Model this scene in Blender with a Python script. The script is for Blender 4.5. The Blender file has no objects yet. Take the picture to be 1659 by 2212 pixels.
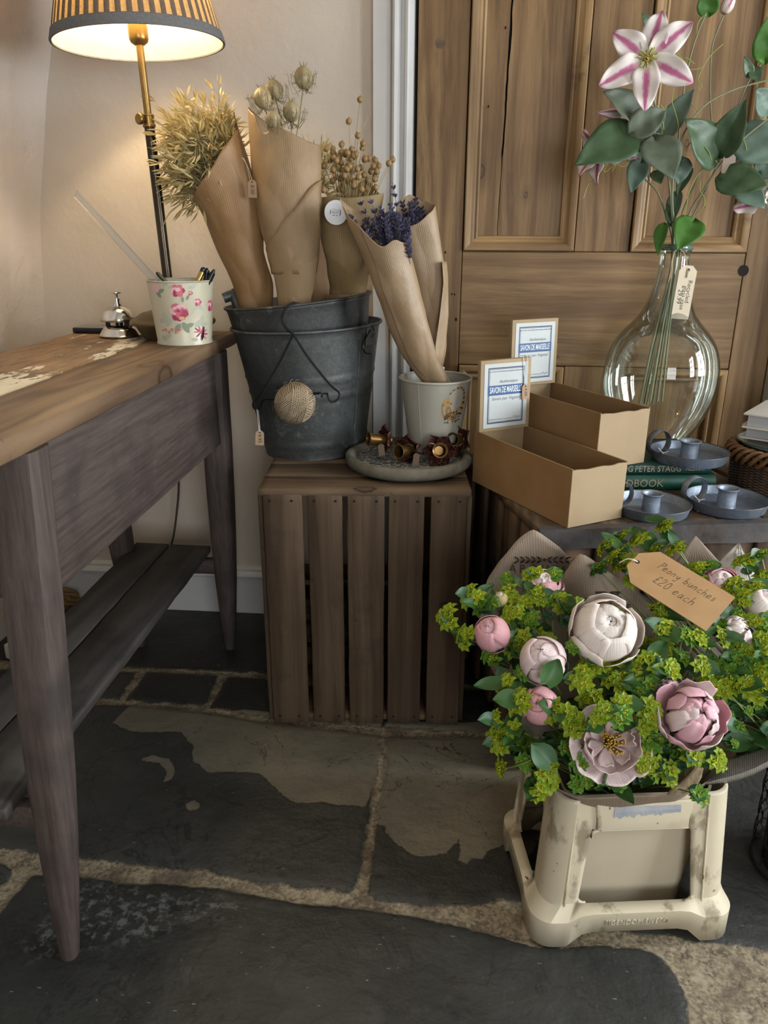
import bpy, bmesh, math, random
import numpy as np
from mathutils import Vector, Matrix, Euler, noise as mnoise
random.seed(7)
PI = math.pi
SC = bpy.context.scene
COL = SC.collection

# ------------------------------------------------------------------ camera
F_PX, PITCH, YAW, ROLL, CAM_H = 1690.0, .3465, .0835, -.0044, 1.0
def cam_axes():
    cy, sy = math.cos(YAW), math.sin(YAW)
    right = Vector((cy, sy, 0)); f0 = Vector((-sy, cy, 0)); z = Vector((0, 0, 1))
    fwd = f0*math.cos(PITCH) - z*math.sin(PITCH)
    down = -(z*math.cos(PITCH) + f0*math.sin(PITCH))
    return right*math.cos(ROLL)+down*math.sin(ROLL), -right*math.sin(ROLL)+down*math.cos(ROLL), fwd
RT, DN, FW = cam_axes()
CAM = Vector((0, 0, CAM_H))
def ray(px, py): return FW + RT*((px-829.5)/F_PX) + DN*((py-1106)/F_PX)
# survey helpers: where the sight line through a measured point meets a known plane of the room
def onZ(px, py, z): d = ray(px, py); return CAM + d*((z-CAM_H)/d.z)
def onY(px, py, y): d = ray(px, py); return CAM + d*(y/d.y)
def onX(px, py, x): d = ray(px, py); return CAM + d*(x/d.x)
def onP(px, py, p0, n):
    d = ray(px, py); n = Vector(n); return CAM + d*((Vector(p0)-CAM).dot(n)/d.dot(n))

cd = bpy.data.cameras.new('camera'); cam = bpy.data.objects.new('camera', cd); COL.objects.link(cam)
cam.matrix_world = Matrix(((RT.x, -DN.x, -FW.x, 0), (RT.y, -DN.y, -FW.y, 0), (RT.z, -DN.z, -FW.z, CAM_H), (0, 0, 0, 1)))
cd.sensor_fit = 'VERTICAL'; cd.sensor_height = 36; cd.lens = F_PX/2212*36; cd.clip_start = .02
SC.camera = cam

# ------------------------------------------------------------------ objects
def link(name, me, parent=None, loc=None):
    o = bpy.data.objects.new(name, me); COL.objects.link(o)
    if parent is not None: o.parent = parent
    if loc is not None: o.location = loc
    return o
def tag(o, label, cat, group=None):
    o['label'] = label; o['category'] = cat
    if group: o['group'] = group
    return o
def thing(name, label, cat, loc=(0, 0, 0), rz=0, group=None, rot=None):
    o = bpy.data.objects.new(name, None); COL.objects.link(o)
    o.empty_display_size = .02
    o.location = loc; o.rotation_euler = rot if rot else (0, 0, rz)
    return tag(o, label, cat, group)
def structure(o): o['kind'] = 'structure'; return o
def kids(o, _c={}): return [c for c in bpy.data.objects if c.parent == o]
def copy_tree(o, parent=None):
    c = o.copy(); COL.objects.link(c)
    if parent: c.parent = parent
    for k in kids(o): copy_tree(k, c)
    return c

class MB:
    """collects faces of one part and links them as one mesh object"""
    def __init__(s): s.v = []; s.f = []; s.mi = []; s.m = 0; s.uv = None
    def add(s, vs, fs, mi=None):
        n = len(s.v); s.v += [tuple(v) for v in vs]
        s.f += [tuple(i+n for i in f) for f in fs]
        s.mi += [s.m if mi is None else mi]*len(fs); return s
    def box(s, c, d, rot=None, jit=0):
        x, y, z = d[0]/2, d[1]/2, d[2]/2
        vs = [Vector((a*x, b*y, e*z)) for e in (-1, 1) for a, b in ((-1, -1), (1, -1), (1, 1), (-1, 1))]
        if jit: vs = [v+Vector((random.uniform(-jit, jit), random.uniform(-jit, jit), random.uniform(-jit, jit))) for v in vs]
        if rot: R = Euler(rot).to_matrix(); vs = [R @ v for v in vs]
        c = Vector(c)
        return s.add([v+c for v in vs], [(3, 2, 1, 0), (4, 5, 6, 7), (0, 1, 5, 4), (1, 2, 6, 5), (2, 3, 7, 6), (3, 0, 4, 7)])
    def hexa(s, b, t):
        """solid from 4 bottom and 4 top corners"""
        return s.add(list(b)+list(t), [(3, 2, 1, 0), (4, 5, 6, 7), (0, 1, 5, 4), (1, 2, 6, 5), (2, 3, 7, 6), (3, 0, 4, 7)])
    def lathe(s, prof, n=48, c=(0, 0, 0), M=None, closed=False, wob=None):
        vs = []; c = Vector(c)
        for (r, z) in prof:
            for i in range(n):
                a = 2*PI*i/n; rr = r*(1+(wob(a, z) if wob else 0))
                vs.append(Vector((rr*math.cos(a), rr*math.sin(a), z)))
        vs = [(M @ v if M else v)+c for v in vs]
        fs = []; k = len(prof)
        for j in range(k if closed else k-1):
            jj = (j+1) % k
            for i in range(n):
                ii = (i+1) % n; fs.append((j*n+i, j*n+ii, jj*n+ii, jj*n+i))
        if not closed:
            if prof[0][0] > 1e-6: fs.append(tuple(reversed(range(n))))
            if prof[-1][0] > 1e-6: fs.append(tuple((k-1)*n+i for i in range(n)))
        return s.add(vs, fs)
    def tube(s, pts, r, n=8, closed=False, cap=True):
        pts = [Vector(p) for p in pts]; k = len(pts)
        rs = r if isinstance(r, (list, tuple)) else [r]*k
        vs = []; nrm = None
        for i, p in enumerate(pts):
            if closed: t = pts[(i+1) % k]-pts[i-1]
            else: t = pts[min(i+1, k-1)]-pts[max(i-1, 0)]
            if t.length < 1e-9: t = Vector((0, 0, 1))
            t.normalize()
            if nrm is None:
                nrm = t.cross(Vector((0, 0, 1)))
                if nrm.length < 1e-3: nrm = t.cross(Vector((1, 0, 0)))
            nrm = (nrm - t*nrm.dot(t)); nrm.normalize()
            b = t.cross(nrm)
            for j in range(n):
                a = 2*PI*j/n; vs.append(p+(nrm*math.cos(a)+b*math.sin(a))*rs[i])
        fs = []
        for i in range(k if closed else k-1):
            ii = (i+1) % k
            for j in range(n):
                jj = (j+1) % n; fs.append((i*n+j, i*n+jj, ii*n+jj, ii*n+j))
        if cap and not closed: fs += [tuple(reversed(range(n))), tuple((k-1)*n+j for j in range(n))]
        return s.add(vs, fs)
    def prism(s, poly, M, h):
        """2-D outline extruded by h along local z of M"""
        n = len(poly)
        vs = [M @ Vector((x, y, 0)) for x, y in poly]+[M @ Vector((x, y, h)) for x, y in poly]
        return s.add(vs, [tuple(reversed(range(n))), tuple(range(n, 2*n))]+[(i, (i+1) % n, n+(i+1) % n, n+i) for i in range(n)])
    def grid(s, rows, closed=False):
        n = len(rows[0]); vs = [p for r in rows for p in r]; fs = []
        for j in range(len(rows)-1):
            for i in range(n if closed else n-1):
                ii = (i+1) % n; fs.append((j*n+i, j*n+ii, (j+1)*n+ii, (j+1)*n+i))
        return s.add(vs, fs)
    def ball(s, c, r, n=10, m=6, sc=(1, 1, 1), M=None):
        prof = [(max(1e-4, math.sin(PI*j/m)*r), -math.cos(PI*j/m)*r) for j in range(m+1)]
        vs = []; c = Vector(c)
        for (rr, z) in prof:
            for i in range(n):
                a = 2*PI*i/n; v = Vector((rr*math.cos(a)*sc[0], rr*math.sin(a)*sc[1], z*sc[2]))
                vs.append((M @ v if M else v)+c)
        fs = [(j*n+i, j*n+(i+1) % n, (j+1)*n+(i+1) % n, (j+1)*n+i) for j in range(m) for i in range(n)]
        return s.add(vs, fs)
    def build(s, name, mat, parent=None, loc=None, smooth=True, angle=35, bevel=0, segs=2, solid=0, offset=0, sub=0, world=False):
        me = bpy.data.meshes.new(name)
        me.from_pydata(s.v, [], s.f)
        for m in (mat if isinstance(mat, (list, tuple)) else [mat]): me.materials.append(m)
        if any(s.mi): me.polygons.foreach_set('material_index', s.mi)
        bm = bmesh.new(); bm.from_mesh(me)
        bmesh.ops.remove_doubles(bm, verts=bm.verts, dist=1e-6)
        if not solid: bmesh.ops.recalc_face_normals(bm, faces=bm.faces)
        if bevel:
            es = [e for e in bm.edges if len(e.link_faces) == 2 and e.calc_face_angle(0) > .6]
            bmesh.ops.bevel(bm, geom=es, offset=bevel, segments=segs, affect='EDGES', profile=.6, clamp_overlap=True)
        bm.to_mesh(me); bm.free()
        if smooth:
            me.polygons.foreach_set('use_smooth', [True]*len(me.polygons))
            try: me.set_sharp_from_angle(angle=math.radians(angle))
            except Exception: pass
        o = link(name, me, parent, loc)
        if solid:
            md = o.modifiers.new('thickness', 'SOLIDIFY'); md.thickness = solid; md.offset = offset
        if sub:
            md = o.modifiers.new('smooth', 'SUBSURF'); md.levels = sub; md.render_levels = sub
        return o

def basis(p, zax, xhint=(1, 0, 0)):
    """matrix with origin p, z along zax and x near xhint"""
    z = Vector(zax).normalized(); x = Vector(xhint); x = x-z*x.dot(z)
    if x.length < 1e-4: x = Vector((0, 1, 0)) - z*z.y
    x.normalize(); y = z.cross(x)
    return Matrix(((x.x, y.x, z.x, p[0]), (x.y, y.y, z.y, p[1]), (x.z, y.z, z.z, p[2]), (0, 0, 0, 1)))
def frame(p, x, y):
    x = Vector(x).normalized(); y = Vector(y); y = (y-x*y.dot(x)).normalized(); z = x.cross(y)
    return Matrix(((x.x, y.x, z.x, p[0]), (x.y, y.y, z.y, p[1]), (x.z, y.z, z.z, p[2]), (0, 0, 0, 1)))
def catmull(pts, n):
    """n points along a smooth curve through pts"""
    pts = [Vector(p) for p in pts]; k = len(pts)-1; out = []
    if k == 1: return [pts[0].lerp(pts[1], i/(n-1)) for i in range(n)]
    for i in range(n):
        u = i/(n-1)*k; j = min(int(u), k-1); t = u-j
        p0 = pts[j-1] if j > 0 else pts[0]*2-pts[1]; p1 = pts[j]; p2 = pts[j+1]
        p3 = pts[j+2] if j+2 <= k else pts[k]*2-pts[k-1]
        out.append(.5*((2*p1)+(p2-p0)*t+(2*p0-5*p1+4*p2-p3)*t*t+(3*p1-p0-3*p2+p3)*t**3))
    return out
def lerp(a, b, t): return a+(b-a)*t
def interp(tab, t):
    for (a, x), (b, y) in zip(tab, tab[1:]):
        if t <= b: return x+(y-x)*(t-a)/(b-a) if b > a else y
    return tab[-1][1]
def nz(v, s=1.0): return mnoise.noise(Vector(v)*s)

def text_mesh(body, size, M, mat, name, parent, depth=.0004, align='CENTER', shear=0, sx=1, bold=0, smooth=False):
    cu = bpy.data.curves.new(name, 'FONT'); cu.body = body; cu.size = size; cu.align_x = align; cu.align_y = 'CENTER'
    cu.extrude = depth; cu.shear = shear; cu.offset = bold; cu.resolution_u = 3
    t = bpy.data.objects.new('tmp_text', cu); COL.objects.link(t)
    dg = bpy.context.evaluated_depsgraph_get()
    me = bpy.data.meshes.new_from_object(t.evaluated_get(dg))
    bpy.data.objects.remove(t); bpy.data.curves.remove(cu)
    me.transform(M @ Matrix.Diagonal((sx, 1, 1, 1))); me.materials.clear(); me.materials.append(mat); me.name = name
    return link(name, me, parent)

# ------------------------------------------------------------------ materials
class NT:
    def __init__(s, name):
        s.mat = bpy.data.materials.new(name); s.mat.use_nodes = True; s.t = s.mat.node_tree
        s.t.nodes.clear(); s.out = s.n('ShaderNodeOutputMaterial')
    def n(s, k, **kw):
        o = s.t.nodes.new(k)
        for a, b in kw.items(): setattr(o, a, b)
        return o
    def l(s, a, b): s.t.links.new(a, b)
    def put(s, sock, v):
        if hasattr(v, 'links') or isinstance(v, bpy.types.NodeSocket): s.l(v, sock)
        elif isinstance(v, (tuple, list)) and len(v) == 3 and sock.type == 'RGBA': sock.default_value = (*v, 1)
        else: sock.default_value = v
    def coord(s, scale=(1, 1, 1), rot=(0, 0, 0), rand=True, kind='Object', loc=(0, 0, 0)):
        c = s.n('ShaderNodeTexCoord'); m = s.n('ShaderNodeMapping')
        m.inputs['Scale'].default_value = scale; m.inputs['Rotation'].default_value = rot; m.inputs['Location'].default_value = loc
        s.l(c.outputs[kind], m.inputs['Vector'])
        if not rand: return m.outputs[0]
        oi = s.n('ShaderNodeObjectInfo'); a = s.n('ShaderNodeVectorMath', operation='ADD')
        k = s.math('MULTIPLY', oi.outputs['Random'], 37.0)
        s.l(m.outputs[0], a.inputs[0]); s.l(k, a.inputs[1]); return a.outputs[0]
    def noise(s, vec, scale=5, detail=4, rough=.55, dist=0):
        o = s.n('ShaderNodeTexNoise'); s.l(vec, o.inputs['Vector'])
        o.inputs['Scale'].default_value = scale; o.inputs['Detail'].default_value = detail
        o.inputs['Roughness'].default_value = rough; o.inputs['Distortion'].default_value = dist
        return o.outputs['Fac']
    def vor(s, vec, scale=5, feat='F1', out='Distance', rand=1):
        o = s.n('ShaderNodeTexVoronoi', feature=feat); s.l(vec, o.inputs['Vector']); o.inputs['Scale'].default_value = scale
        o.inputs['Randomness'].default_value = rand
        return o.outputs[out]
    def wave(s, vec, scale=5, dist=0, kind='BANDS', dirn='X', detail=2, dscale=1):
        o = s.n('ShaderNodeTexWave', wave_type=kind); s.l(vec, o.inputs['Vector'])
        if kind == 'BANDS': o.bands_direction = dirn
        else: o.rings_direction = dirn
        o.inputs['Scale'].default_value = scale; o.inputs['Distortion'].default_value = dist
        o.inputs['Detail'].default_value = detail; o.inputs['Detail Scale'].default_value = dscale
        return o.outputs['Fac']
    def ramp(s, fac, lo, hi, a=0.0, b=1.0):
        o = s.n('ShaderNodeMapRange'); s.put(o.inputs['Value'], fac)
        o.inputs['From Min'].default_value = lo; o.inputs['From Max'].default_value = hi
        o.inputs['To Min'].default_value = a; o.inputs['To Max'].default_value = b; return o.outputs[0]
    def math(s, op, a, b=0.0, c=0.0):
        o = s.n('ShaderNodeMath', operation=op); s.put(o.inputs[0], a); s.put(o.inputs[1], b); s.put(o.inputs[2], c); return o.outputs[0]
    def mix(s, fac, a, b, mode='MIX'):
        o = s.n('ShaderNodeMix', data_type='RGBA', blend_type=mode)
        s.put(o.inputs[0], fac); s.put(o.inputs[6], a); s.put(o.inputs[7], b); return o.outputs[2]
    def attr(s, name, out='Fac'): return s.n('ShaderNodeAttribute', attribute_name=name).outputs[out]
    def sep(s, vec):
        o = s.n('ShaderNodeSeparateXYZ'); s.l(vec, o.inputs[0]); return o.outputs
    def bump(s, h, strength=.3, dist=.002, prev=None):
        o = s.n('ShaderNodeBump'); o.inputs['Strength'].default_value = strength; o.inputs['Distance'].default_value = dist
        s.put(o.inputs['Height'], h)
        if prev is not None: s.l(prev, o.inputs['Normal'])
        return o.outputs[0]
    def bsdf(s, color, rough=.6, metal=0.0, normal=None, spec=.4, **kw):
        b = s.n('ShaderNodeBsdfPrincipled')
        s.put(b.inputs['Base Color'], color); s.put(b.inputs['Roughness'], rough); s.put(b.inputs['Metallic'], metal)
        b.inputs['Specular IOR Level'].default_value = spec
        if normal is not None: s.l(normal, b.inputs['Normal'])
        for k, v in kw.items(): s.put(b.inputs[k.replace('_', ' ')], v)
        s.l(b.outputs[0], s.out.inputs[0]); return b

def plain(name, c, rough=.5, metal=0.0, **kw):
    t = NT(name); t.bsdf(c, rough, metal, **kw); return t.mat
def mottled(name, c1, c2, scale=6, rough=.6, metal=0.0, bump=.15, bscale=60, layers=(), vec=(1, 1, 1), lo=.35, hi=.65, bd=.001, spec=.4, rot=(0, 0, 0), rand=True, **kw):
    """two-colour mottle with optional stain layers (colour, scale, lo, hi[, vec]) and a fine bump"""
    t = NT(name); v = t.coord(vec, rot, rand)
    col = t.mix(t.ramp(t.noise(v, scale, 5), lo, hi), c1, c2)
    for L in layers:
        vv = t.coord(L[4], rot, rand) if len(L) > 4 else v
        col = t.mix(t.ramp(t.noise(vv, L[1], 6, .6), L[2], L[3]), col, L[0])
    nn = t.bump(t.noise(v, bscale, 4), bump, bd) if bump else None
    t.bsdf(col, rough, metal, nn, spec, **kw); return t.mat
def wood(name, dark, light, axis='Z', fine=90, ring=14, rough=.6, knots=0.0, knotcol=(.05, .025, .012), bump=.25, layers=(), spec=.3, stretch=.045, rand=True, contrast=(.3, .72), fade=1.0):
    """grain running along one axis of the part, with growth bands, pores and optional knots"""
    t = NT(name); st = {'X': (stretch, 1, 1), 'Y': (1, stretch, 1), 'Z': (1, 1, stretch)}[axis]
    v = t.coord(st, rand=rand); raw = t.coord((1, 1, 1), rand=rand)
    warp = t.noise(t.coord(tuple(a*.5+.5*(.25 if a < 1 else 1) for a in st), rand=rand), 5, 2)
    add = t.n('ShaderNodeVectorMath', operation='ADD'); t.l(v, add.inputs[0])
    w2 = t.math('MULTIPLY', warp, .09); t.l(w2, add.inputs[1])
    bands = t.noise(add.outputs[0], ring, 2, .5)
    rings = t.math('ADD', t.math('MULTIPLY', t.math('SINE', t.math('MULTIPLY', bands, 75.0)), .5), .5)
    g = t.noise(add.outputs[0], fine, 6, .65)
    fac = t.math('ADD', t.math('MULTIPLY', rings, .35*fade), t.math('MULTIPLY', g, .65))
    col = t.mix(t.ramp(fac, *contrast), dark, light)
    broad = t.noise(raw, 3.5, 3)
    col = t.mix(t.ramp(broad, .35, .75, 0, .45), col, tuple(c*.55 for c in dark))
    if knots:
        kv = t.coord({'X': (.55, 1, 1), 'Y': (1, .55, 1), 'Z': (1, 1, .55)}[axis], rand=rand)
        k3 = t.sep(kv); ia = 'XYZ'.index(axis); ob = [i for i in range(3) if i != ia]
        cm = t.n('ShaderNodeCombineXYZ'); t.l(k3[ia], cm.inputs[0]); t.l(t.math('ADD', k3[ob[0]], k3[ob[1]]), cm.inputs[1])
        vn = t.n('ShaderNodeTexVoronoi', voronoi_dimensions='2D'); t.l(cm.outputs[0], vn.inputs['Vector']); vn.inputs['Scale'].default_value = knots
        cc = t.sep(vn.outputs['Color']); on = t.ramp(cc[0], .60, .61); sz = t.ramp(cc[1], 0, 1, .55, 1.5)
        rim = t.math('DIVIDE', t.math('ADD', vn.outputs['Distance'], t.math('MULTIPLY', t.noise(raw, 120, 3), .03)), sz)
        halo = t.math('MULTIPLY', t.ramp(rim, .06, .20, .5, 0), on); core = t.math('MULTIPLY', t.ramp(rim, .060, .072, 1, 0), on); inner = t.math('MULTIPLY', t.ramp(rim, .040, .056, .75, 0), on)
        col = t.mix(halo, col, tuple(a*.7 for a in dark)); col = t.mix(core, col, knotcol); col = t.mix(inner, col, tuple(.5*a+.25*b for a, b in zip(dark, light)))
    for L in layers:
        vv = t.coord(L[4], rand=rand) if len(L) > 4 else raw
        col = t.mix(t.ramp(t.noise(vv, L[1], 6, .62), L[2], L[3]), col, L[0])
    nn = t.bump(t.math('ADD', g, t.math('MULTIPLY', rings, .3)), bump, .0015)
    t.bsdf(col, rough, 0, nn, spec); return t.mat
def kraft(name, c, rib=(1, 0, 0), pitch=420, rough=.55, dark=.85, trans=.12):
    """ribbed brown kraft paper; ribs run across the given direction of the sheet's own UV map"""
    t = NT(name); uv = t.n('ShaderNodeUVMap').outputs[0]; x = t.sep(uv)
    w = t.math('SINE', t.math('MULTIPLY', x[0] if rib[0] else x[1], pitch*2*PI))
    oc = t.coord((1, 1, 1))
    n1 = t.noise(oc, 9, 4); n2 = t.noise(oc, 160, 3)
    col = t.mix(t.ramp(n1, .35, .7), c, tuple(a*dark for a in c))
    col = t.mix(t.ramp(w, -1, 1, 0, .12), col, tuple(a*.6 for a in c))
    col = t.mix(t.ramp(n2, .4, .75, 0, .18), col, tuple(a*.6 for a in c))
    nn = t.bump(w, .22, .0005); nn = t.bump(n1, .35, .012, nn)
    b = t.bsdf(col, t.ramp(n1, .3, .7, rough-.1, rough+.12), 0, nn, .45)
    if trans:
        tr = t.n('ShaderNodeBsdfTranslucent'); t.put(tr.inputs[0], tuple(a*.9 for a in c))
        ms = t.n('ShaderNodeMixShader'); ms.inputs[0].default_value = trans
        t.l(b.outputs[0], ms.inputs[1]); t.l(tr.outputs[0], ms.inputs[2]); t.l(ms.outputs[0], t.out.inputs[0])
    return t.mat
def leafmat(name, c, c2, rough=.45, trans=.25, scale=40, spec=.35):
    t = NT(name); v = t.coord((1, 1, 1)); n = t.noise(v, scale, 4)
    oi = t.n('ShaderNodeObjectInfo')
    col = t.mix(t.ramp(n, .35, .7), c, c2)
    col = t.mix(t.math('MULTIPLY', oi.outputs['Random'], .45), col, tuple(a*.6 for a in c))
    b = t.bsdf(col, rough, 0, t.bump(n, .2, .001), spec)
    tr = t.n('ShaderNodeBsdfTranslucent'); t.put(tr.inputs[0], col)
    ms = t.n('ShaderNodeMixShader'); ms.inputs[0].default_value = trans
    t.l(b.outputs[0], ms.inputs[1]); t.l(tr.outputs[0], ms.inputs[2]); t.l(ms.outputs[0], t.out.inputs[0])
    return t.mat
# ------------------------------------------------------------------ room
YW, XR, YF, ZC = 1.92, 1.95, -2.0, 2.12
t = NT('wall_plaster'); v = t.coord((1, 1, 1), rand=False)
n1 = t.noise(v, 2.2, 4); n2 = t.noise(v, 26, 5, .6); n3 = t.noise(v, 170, 3)
c = t.mix(t.ramp(n1, .3, .7), (.48, .432, .365), (.43, .382, .322))
c = t.mix(t.ramp(t.noise(v, 9, 5, .65), .66, .72, 0, .5), c, (.56, .52, .47))
nn = t.bump(n3, .12, .001); nn = t.bump(n2, .28, .006, nn); nn = t.bump(n1, .3, .03, nn)
t.bsdf(c, .85, 0, nn, .2); M_WALL = t.mat
t = NT('left_wall_plaster'); v = t.coord((1, 1, 1), rand=False)
n2 = t.noise(v, 30, 6, .7); n3 = t.noise(v, 140, 4)
c = t.mix(t.ramp(t.noise(v, 3, 4), .3, .7), (.50, .45, .40), (.43, .385, .34))
nn = t.bump(n3, .3, .002); nn = t.bump(n2, .5, .008, nn)
t.bsdf(c, .9, 0, nn, .2); M_WALL2 = t.mat
M_WHITE = mottled('white_gloss_paint', (.50, .50, .49), (.44, .44, .43), 4, .32, bump=.08, bscale=35, bd=.002)
M_CEIL = mottled('ceiling_paint', (.50, .475, .43), (.46, .44, .40), 3, .9, bump=.1)
M_DARK = plain('dark_void', (.006, .005, .005), .9)

# left wall: old plaster that leans in towards the top
prof = [(0, -1.13), (.4, -1.085), (.74, -1.042), (.885, -1.027), (1.044, -1.007), (1.289, -.956), (1.469, -.902), (1.75, -.80), (ZC+.02, -.66)]
m = MB(); rows = []
for j in range(57):
    y = lerp(YF, YW+.01, j/56); row = []
    for i in range(41):
        z = ZC*i/40*1.005; x = interp(prof, z)
        k = max(0, 1-(YW-y)/.07)**2
        x += .02*k + .006*nz((0, y*3, z*3))
        row.append((x, y, z))
    rows.append(row)
m.grid(rows); structure(m.build('wall_left', M_WALL2, angle=80))
m = MB()
m.box((-.74, YW+.06, ZC/2), (1.28, .12, ZC)); m.box((.33, YW+.06, 1.98), (.92, .12, .30)); m.box((1.42, YW+.06, ZC/2), (1.20, .12, ZC))
structure(m.build('wall_back', M_WALL, smooth=False))
m = MB(); m.box((.33, 2.13, 1.0), (1.3, .04, 2.1)); structure(m.build('door_blackout', M_DARK, smooth=False))  # unseen black sheet behind the doorway, added to block light leaking through the gap
m = MB(); m.box(((XR-1.3)/2, (YF+2.2)/2, ZC+.03), (XR+1.5, 4.4, .06)); structure(m.build('ceiling', M_CEIL, smooth=False))
# right wall with two sash windows, front wall with the shop window
def wall_with_holes(name, axis, pos, a0, a1, holes, mat, th=.14):
    m = MB(); xs = sorted({a0, a1} | {h[0] for h in holes} | {h[1] for h in holes}); zs = sorted({0, ZC} | {h[2] for h in holes} | {h[3] for h in holes})
    for i in range(len(xs)-1):
        for j in range(len(zs)-1):
            cx, cz = (xs[i]+xs[i+1])/2, (zs[j]+zs[j+1])/2
            if any(h[0] < cx < h[1] and h[2] < cz < h[3] for h in holes): continue
            d = (xs[i+1]-xs[i], th, zs[j+1]-zs[j])
            if axis == 'Y': m.box((cx, pos-th/2, cz), d)
            else: m.box((pos+th/2, cx, cz), (th, d[0], d[2]))
    structure(m.build(name, mat, smooth=False))
WR = [(.02, .62, .62, 1.72), (.86, 1.46, .62, 1.72)]
WF = [(.30, 1.55, .45, 1.75)]
wall_with_holes('wall_right', 'X', XR, YF-.1, YW+.15, WR, M_CEIL)
wall_with_holes('wall_front', 'Y', YF, -1.3, XR+.1, WF, M_CEIL)
M_SASH = plain('sash_paint', (.7, .7, .69), .4)
t = NT('window_glass'); g = t.n('ShaderNodeBsdfTransparent'); gl = t.n('ShaderNodeBsdfGlossy'); gl.inputs['Roughness'].default_value = .02
mx = t.n('ShaderNodeMixShader'); mx.inputs[0].default_value = .06; t.l(g.outputs[0], mx.inputs[1]); t.l(gl.outputs[0], mx.inputs[2]); t.l(mx.outputs[0], t.out.inputs[0]); M_PANE = t.mat
def window(name, axis, pos, a0, a1, z0, z1, nx, nz_):
    w = structure(thing(name, 'sash window', 'window')); del w['label'], w['category']
    m = MB()
    def bar(ac, zc, da, dz, th):
        if axis == 'X': m.box((pos+.07, ac, zc), (th, da, dz))
        else: m.box((ac, pos-.07, zc), (da, th, dz))
    bar((a0+a1)/2, z0+.025, a1-a0, .05, .06); bar((a0+a1)/2, z1-.025, a1-a0, .05, .06)
    bar(a0+.025, (z0+z1)/2, .05, z1-z0-.1, .06); bar(a1-.025, (z0+z1)/2, .05, z1-z0-.1, .06)
    for i in range(1, nx): bar(lerp(a0, a1, i/nx), (z0+z1)/2, .02, z1-z0-.1, .03)
    for j in range(1, nz_): bar((a0+a1)/2, lerp(z0, z1, j/nz_), a1-a0-.1, .022, .032)
    structure(m.build('window_frame', M_SASH, w, smooth=False))
    m = MB()
    if axis == 'X': m.box((pos+.075, (a0+a1)/2, (z0+z1)/2), (.004, a1-a0-.08, z1-z0-.08))
    else: m.box(((a0+a1)/2, pos-.075, (z0+z1)/2), (a1-a0-.08, .004, z1-z0-.08))
    structure(m.build('window_pane', M_PANE, w, smooth=False))
for i, h in enumerate(WR): window('window_%d' % (i+1), 'X', XR, *h, 2, 4)
window('window_3', 'Y', YF, *WF[0], 3, 3)

# ---- joinery on the back wall
def profile_run(name, prof, a, b, mat, axis='Z', parent=None):
    """moulded strip: outline (u, depth into the room) swept along an axis"""
    m = MB(); n = len(prof)
    if axis == 'Z': f = lambda u, d, s: (u, YW-d, s)
    elif axis == 'X': f = lambda u, d, s: (s, YW-d, u)
    else: f = lambda u, d, s: (interp(prof_left, s)+d, s, u)
    vs = [f(u, d, a) for u, d in prof]+[f(u, d, b) for u, d in prof]
    m.add(vs, [tuple(range(n)), tuple(range(2*n-1, n-1, -1))]+[(i, n+i, n+(i+1) % n, (i+1) % n) for i in range(n)])
    return structure(m.build(name, mat, parent, angle=25))
arch = [(-.187, -.005), (-.187, .020), (-.150, .022), (-.1495, .017), (-.147, .016), (-.145, .028), (-.140, .034), (-.134, .033), (-.131, .026), (-.126, .022),
        (-.120, .024), (-.117, .032), (-.112, .034), (-.108, .030), (-.106, .022), (-.100, .020), (-.1, -.06), (-.105, -.06)]
profile_run('trim_1', arch, 0, 1.86, M_WHITE)
arch2 = [(-(u)+.655, d) for u, d in arch][::-1]
profile_run('trim_2', arch2, 0, 1.86, M_WHITE)
bb = [(0, -.005), (0, .016), (.094, .016), (.097, .013), (.101, .013), (.105, .020), (.112, .022), (.118, .018), (.123, .012), (.130, .012), (.134, .009), (.137, -.005)]
profile_run('baseboard_back', bb, -1.13, -.187, M_WHITE, 'X')

# ---- old pine door
M_PINE = wood('stripped_pine', (.120, .064, .024), (.315, .196, .086), 'Z', 110, 4.5, .5, knots=8, knotcol=(.055, .027, .012), bump=.3, contrast=(.28, .74), fade=.5,
              layers=(((.10, .055, .028), 7, .64, .8, (1, 1, .3)), ((.05, .03, .018), 60, .72, .76)))
M_PINEX = wood('stripped_pine_rail', (.125, .068, .026), (.315, .198, .088), 'X', 110, 4.0, .5, knots=7, knotcol=(.055, .027, .012), bump=.3, contrast=(.26, .76), fade=.4,
               layers=(((.10, .055, .028), 7, .66, .8, (.3, 1, 1)), ((.05, .03, .018), 60, .73, .77)))
M_MOULD = wood('moulding_pine', (.16, .091, .037), (.38, .245, .115), 'Z', 80, 6, .45, bump=.25, contrast=(.2, .75), layers=(((.09, .05, .028), 14, .62, .75),))
M_MOULDX = wood('moulding_pine_cross', (.16, .091, .037), (.38, .245, .115), 'X', 80, 6, .45, bump=.25, contrast=(.2, .75), layers=(((.09, .05, .028), 14, .62, .75),))
door = structure(thing('door_1', 'x', 'door')); del door['label'], door['category']
DY = 1.945
def dpart(name, x0, x1, z0, z1, mat, y=DY, th=.032, bev=.0015):
    m = MB(); m.box((0, 0, 0), (x1-x0, th, z1-z0))
    return structure(m.build(name, mat, door, ((x0+x1)/2, y+th/2, (z0+z1)/2), bevel=bev, segs=1))
DX0, DX1 = -.093, .752
XS = (.0195, .2765, .4020, .6640); ZB, ZL0, ZL1, ZT = .17, .689, .9525, 1.70
dpart('door_stile', DX0, XS[0]-.0012, 0.004, 1.84, M_PINE); dpart('door_stile', XS[3]+.0014, DX1, .004, 1.84, M_PINE)
dpart('door_rail', XS[0], XS[3], ZL0, ZL1, M_PINEX); dpart('door_rail', XS[0], XS[3], .004, ZB, M_PINEX); dpart('door_rail', XS[0], XS[3], ZT, 1.84, M_PINEX)
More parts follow.
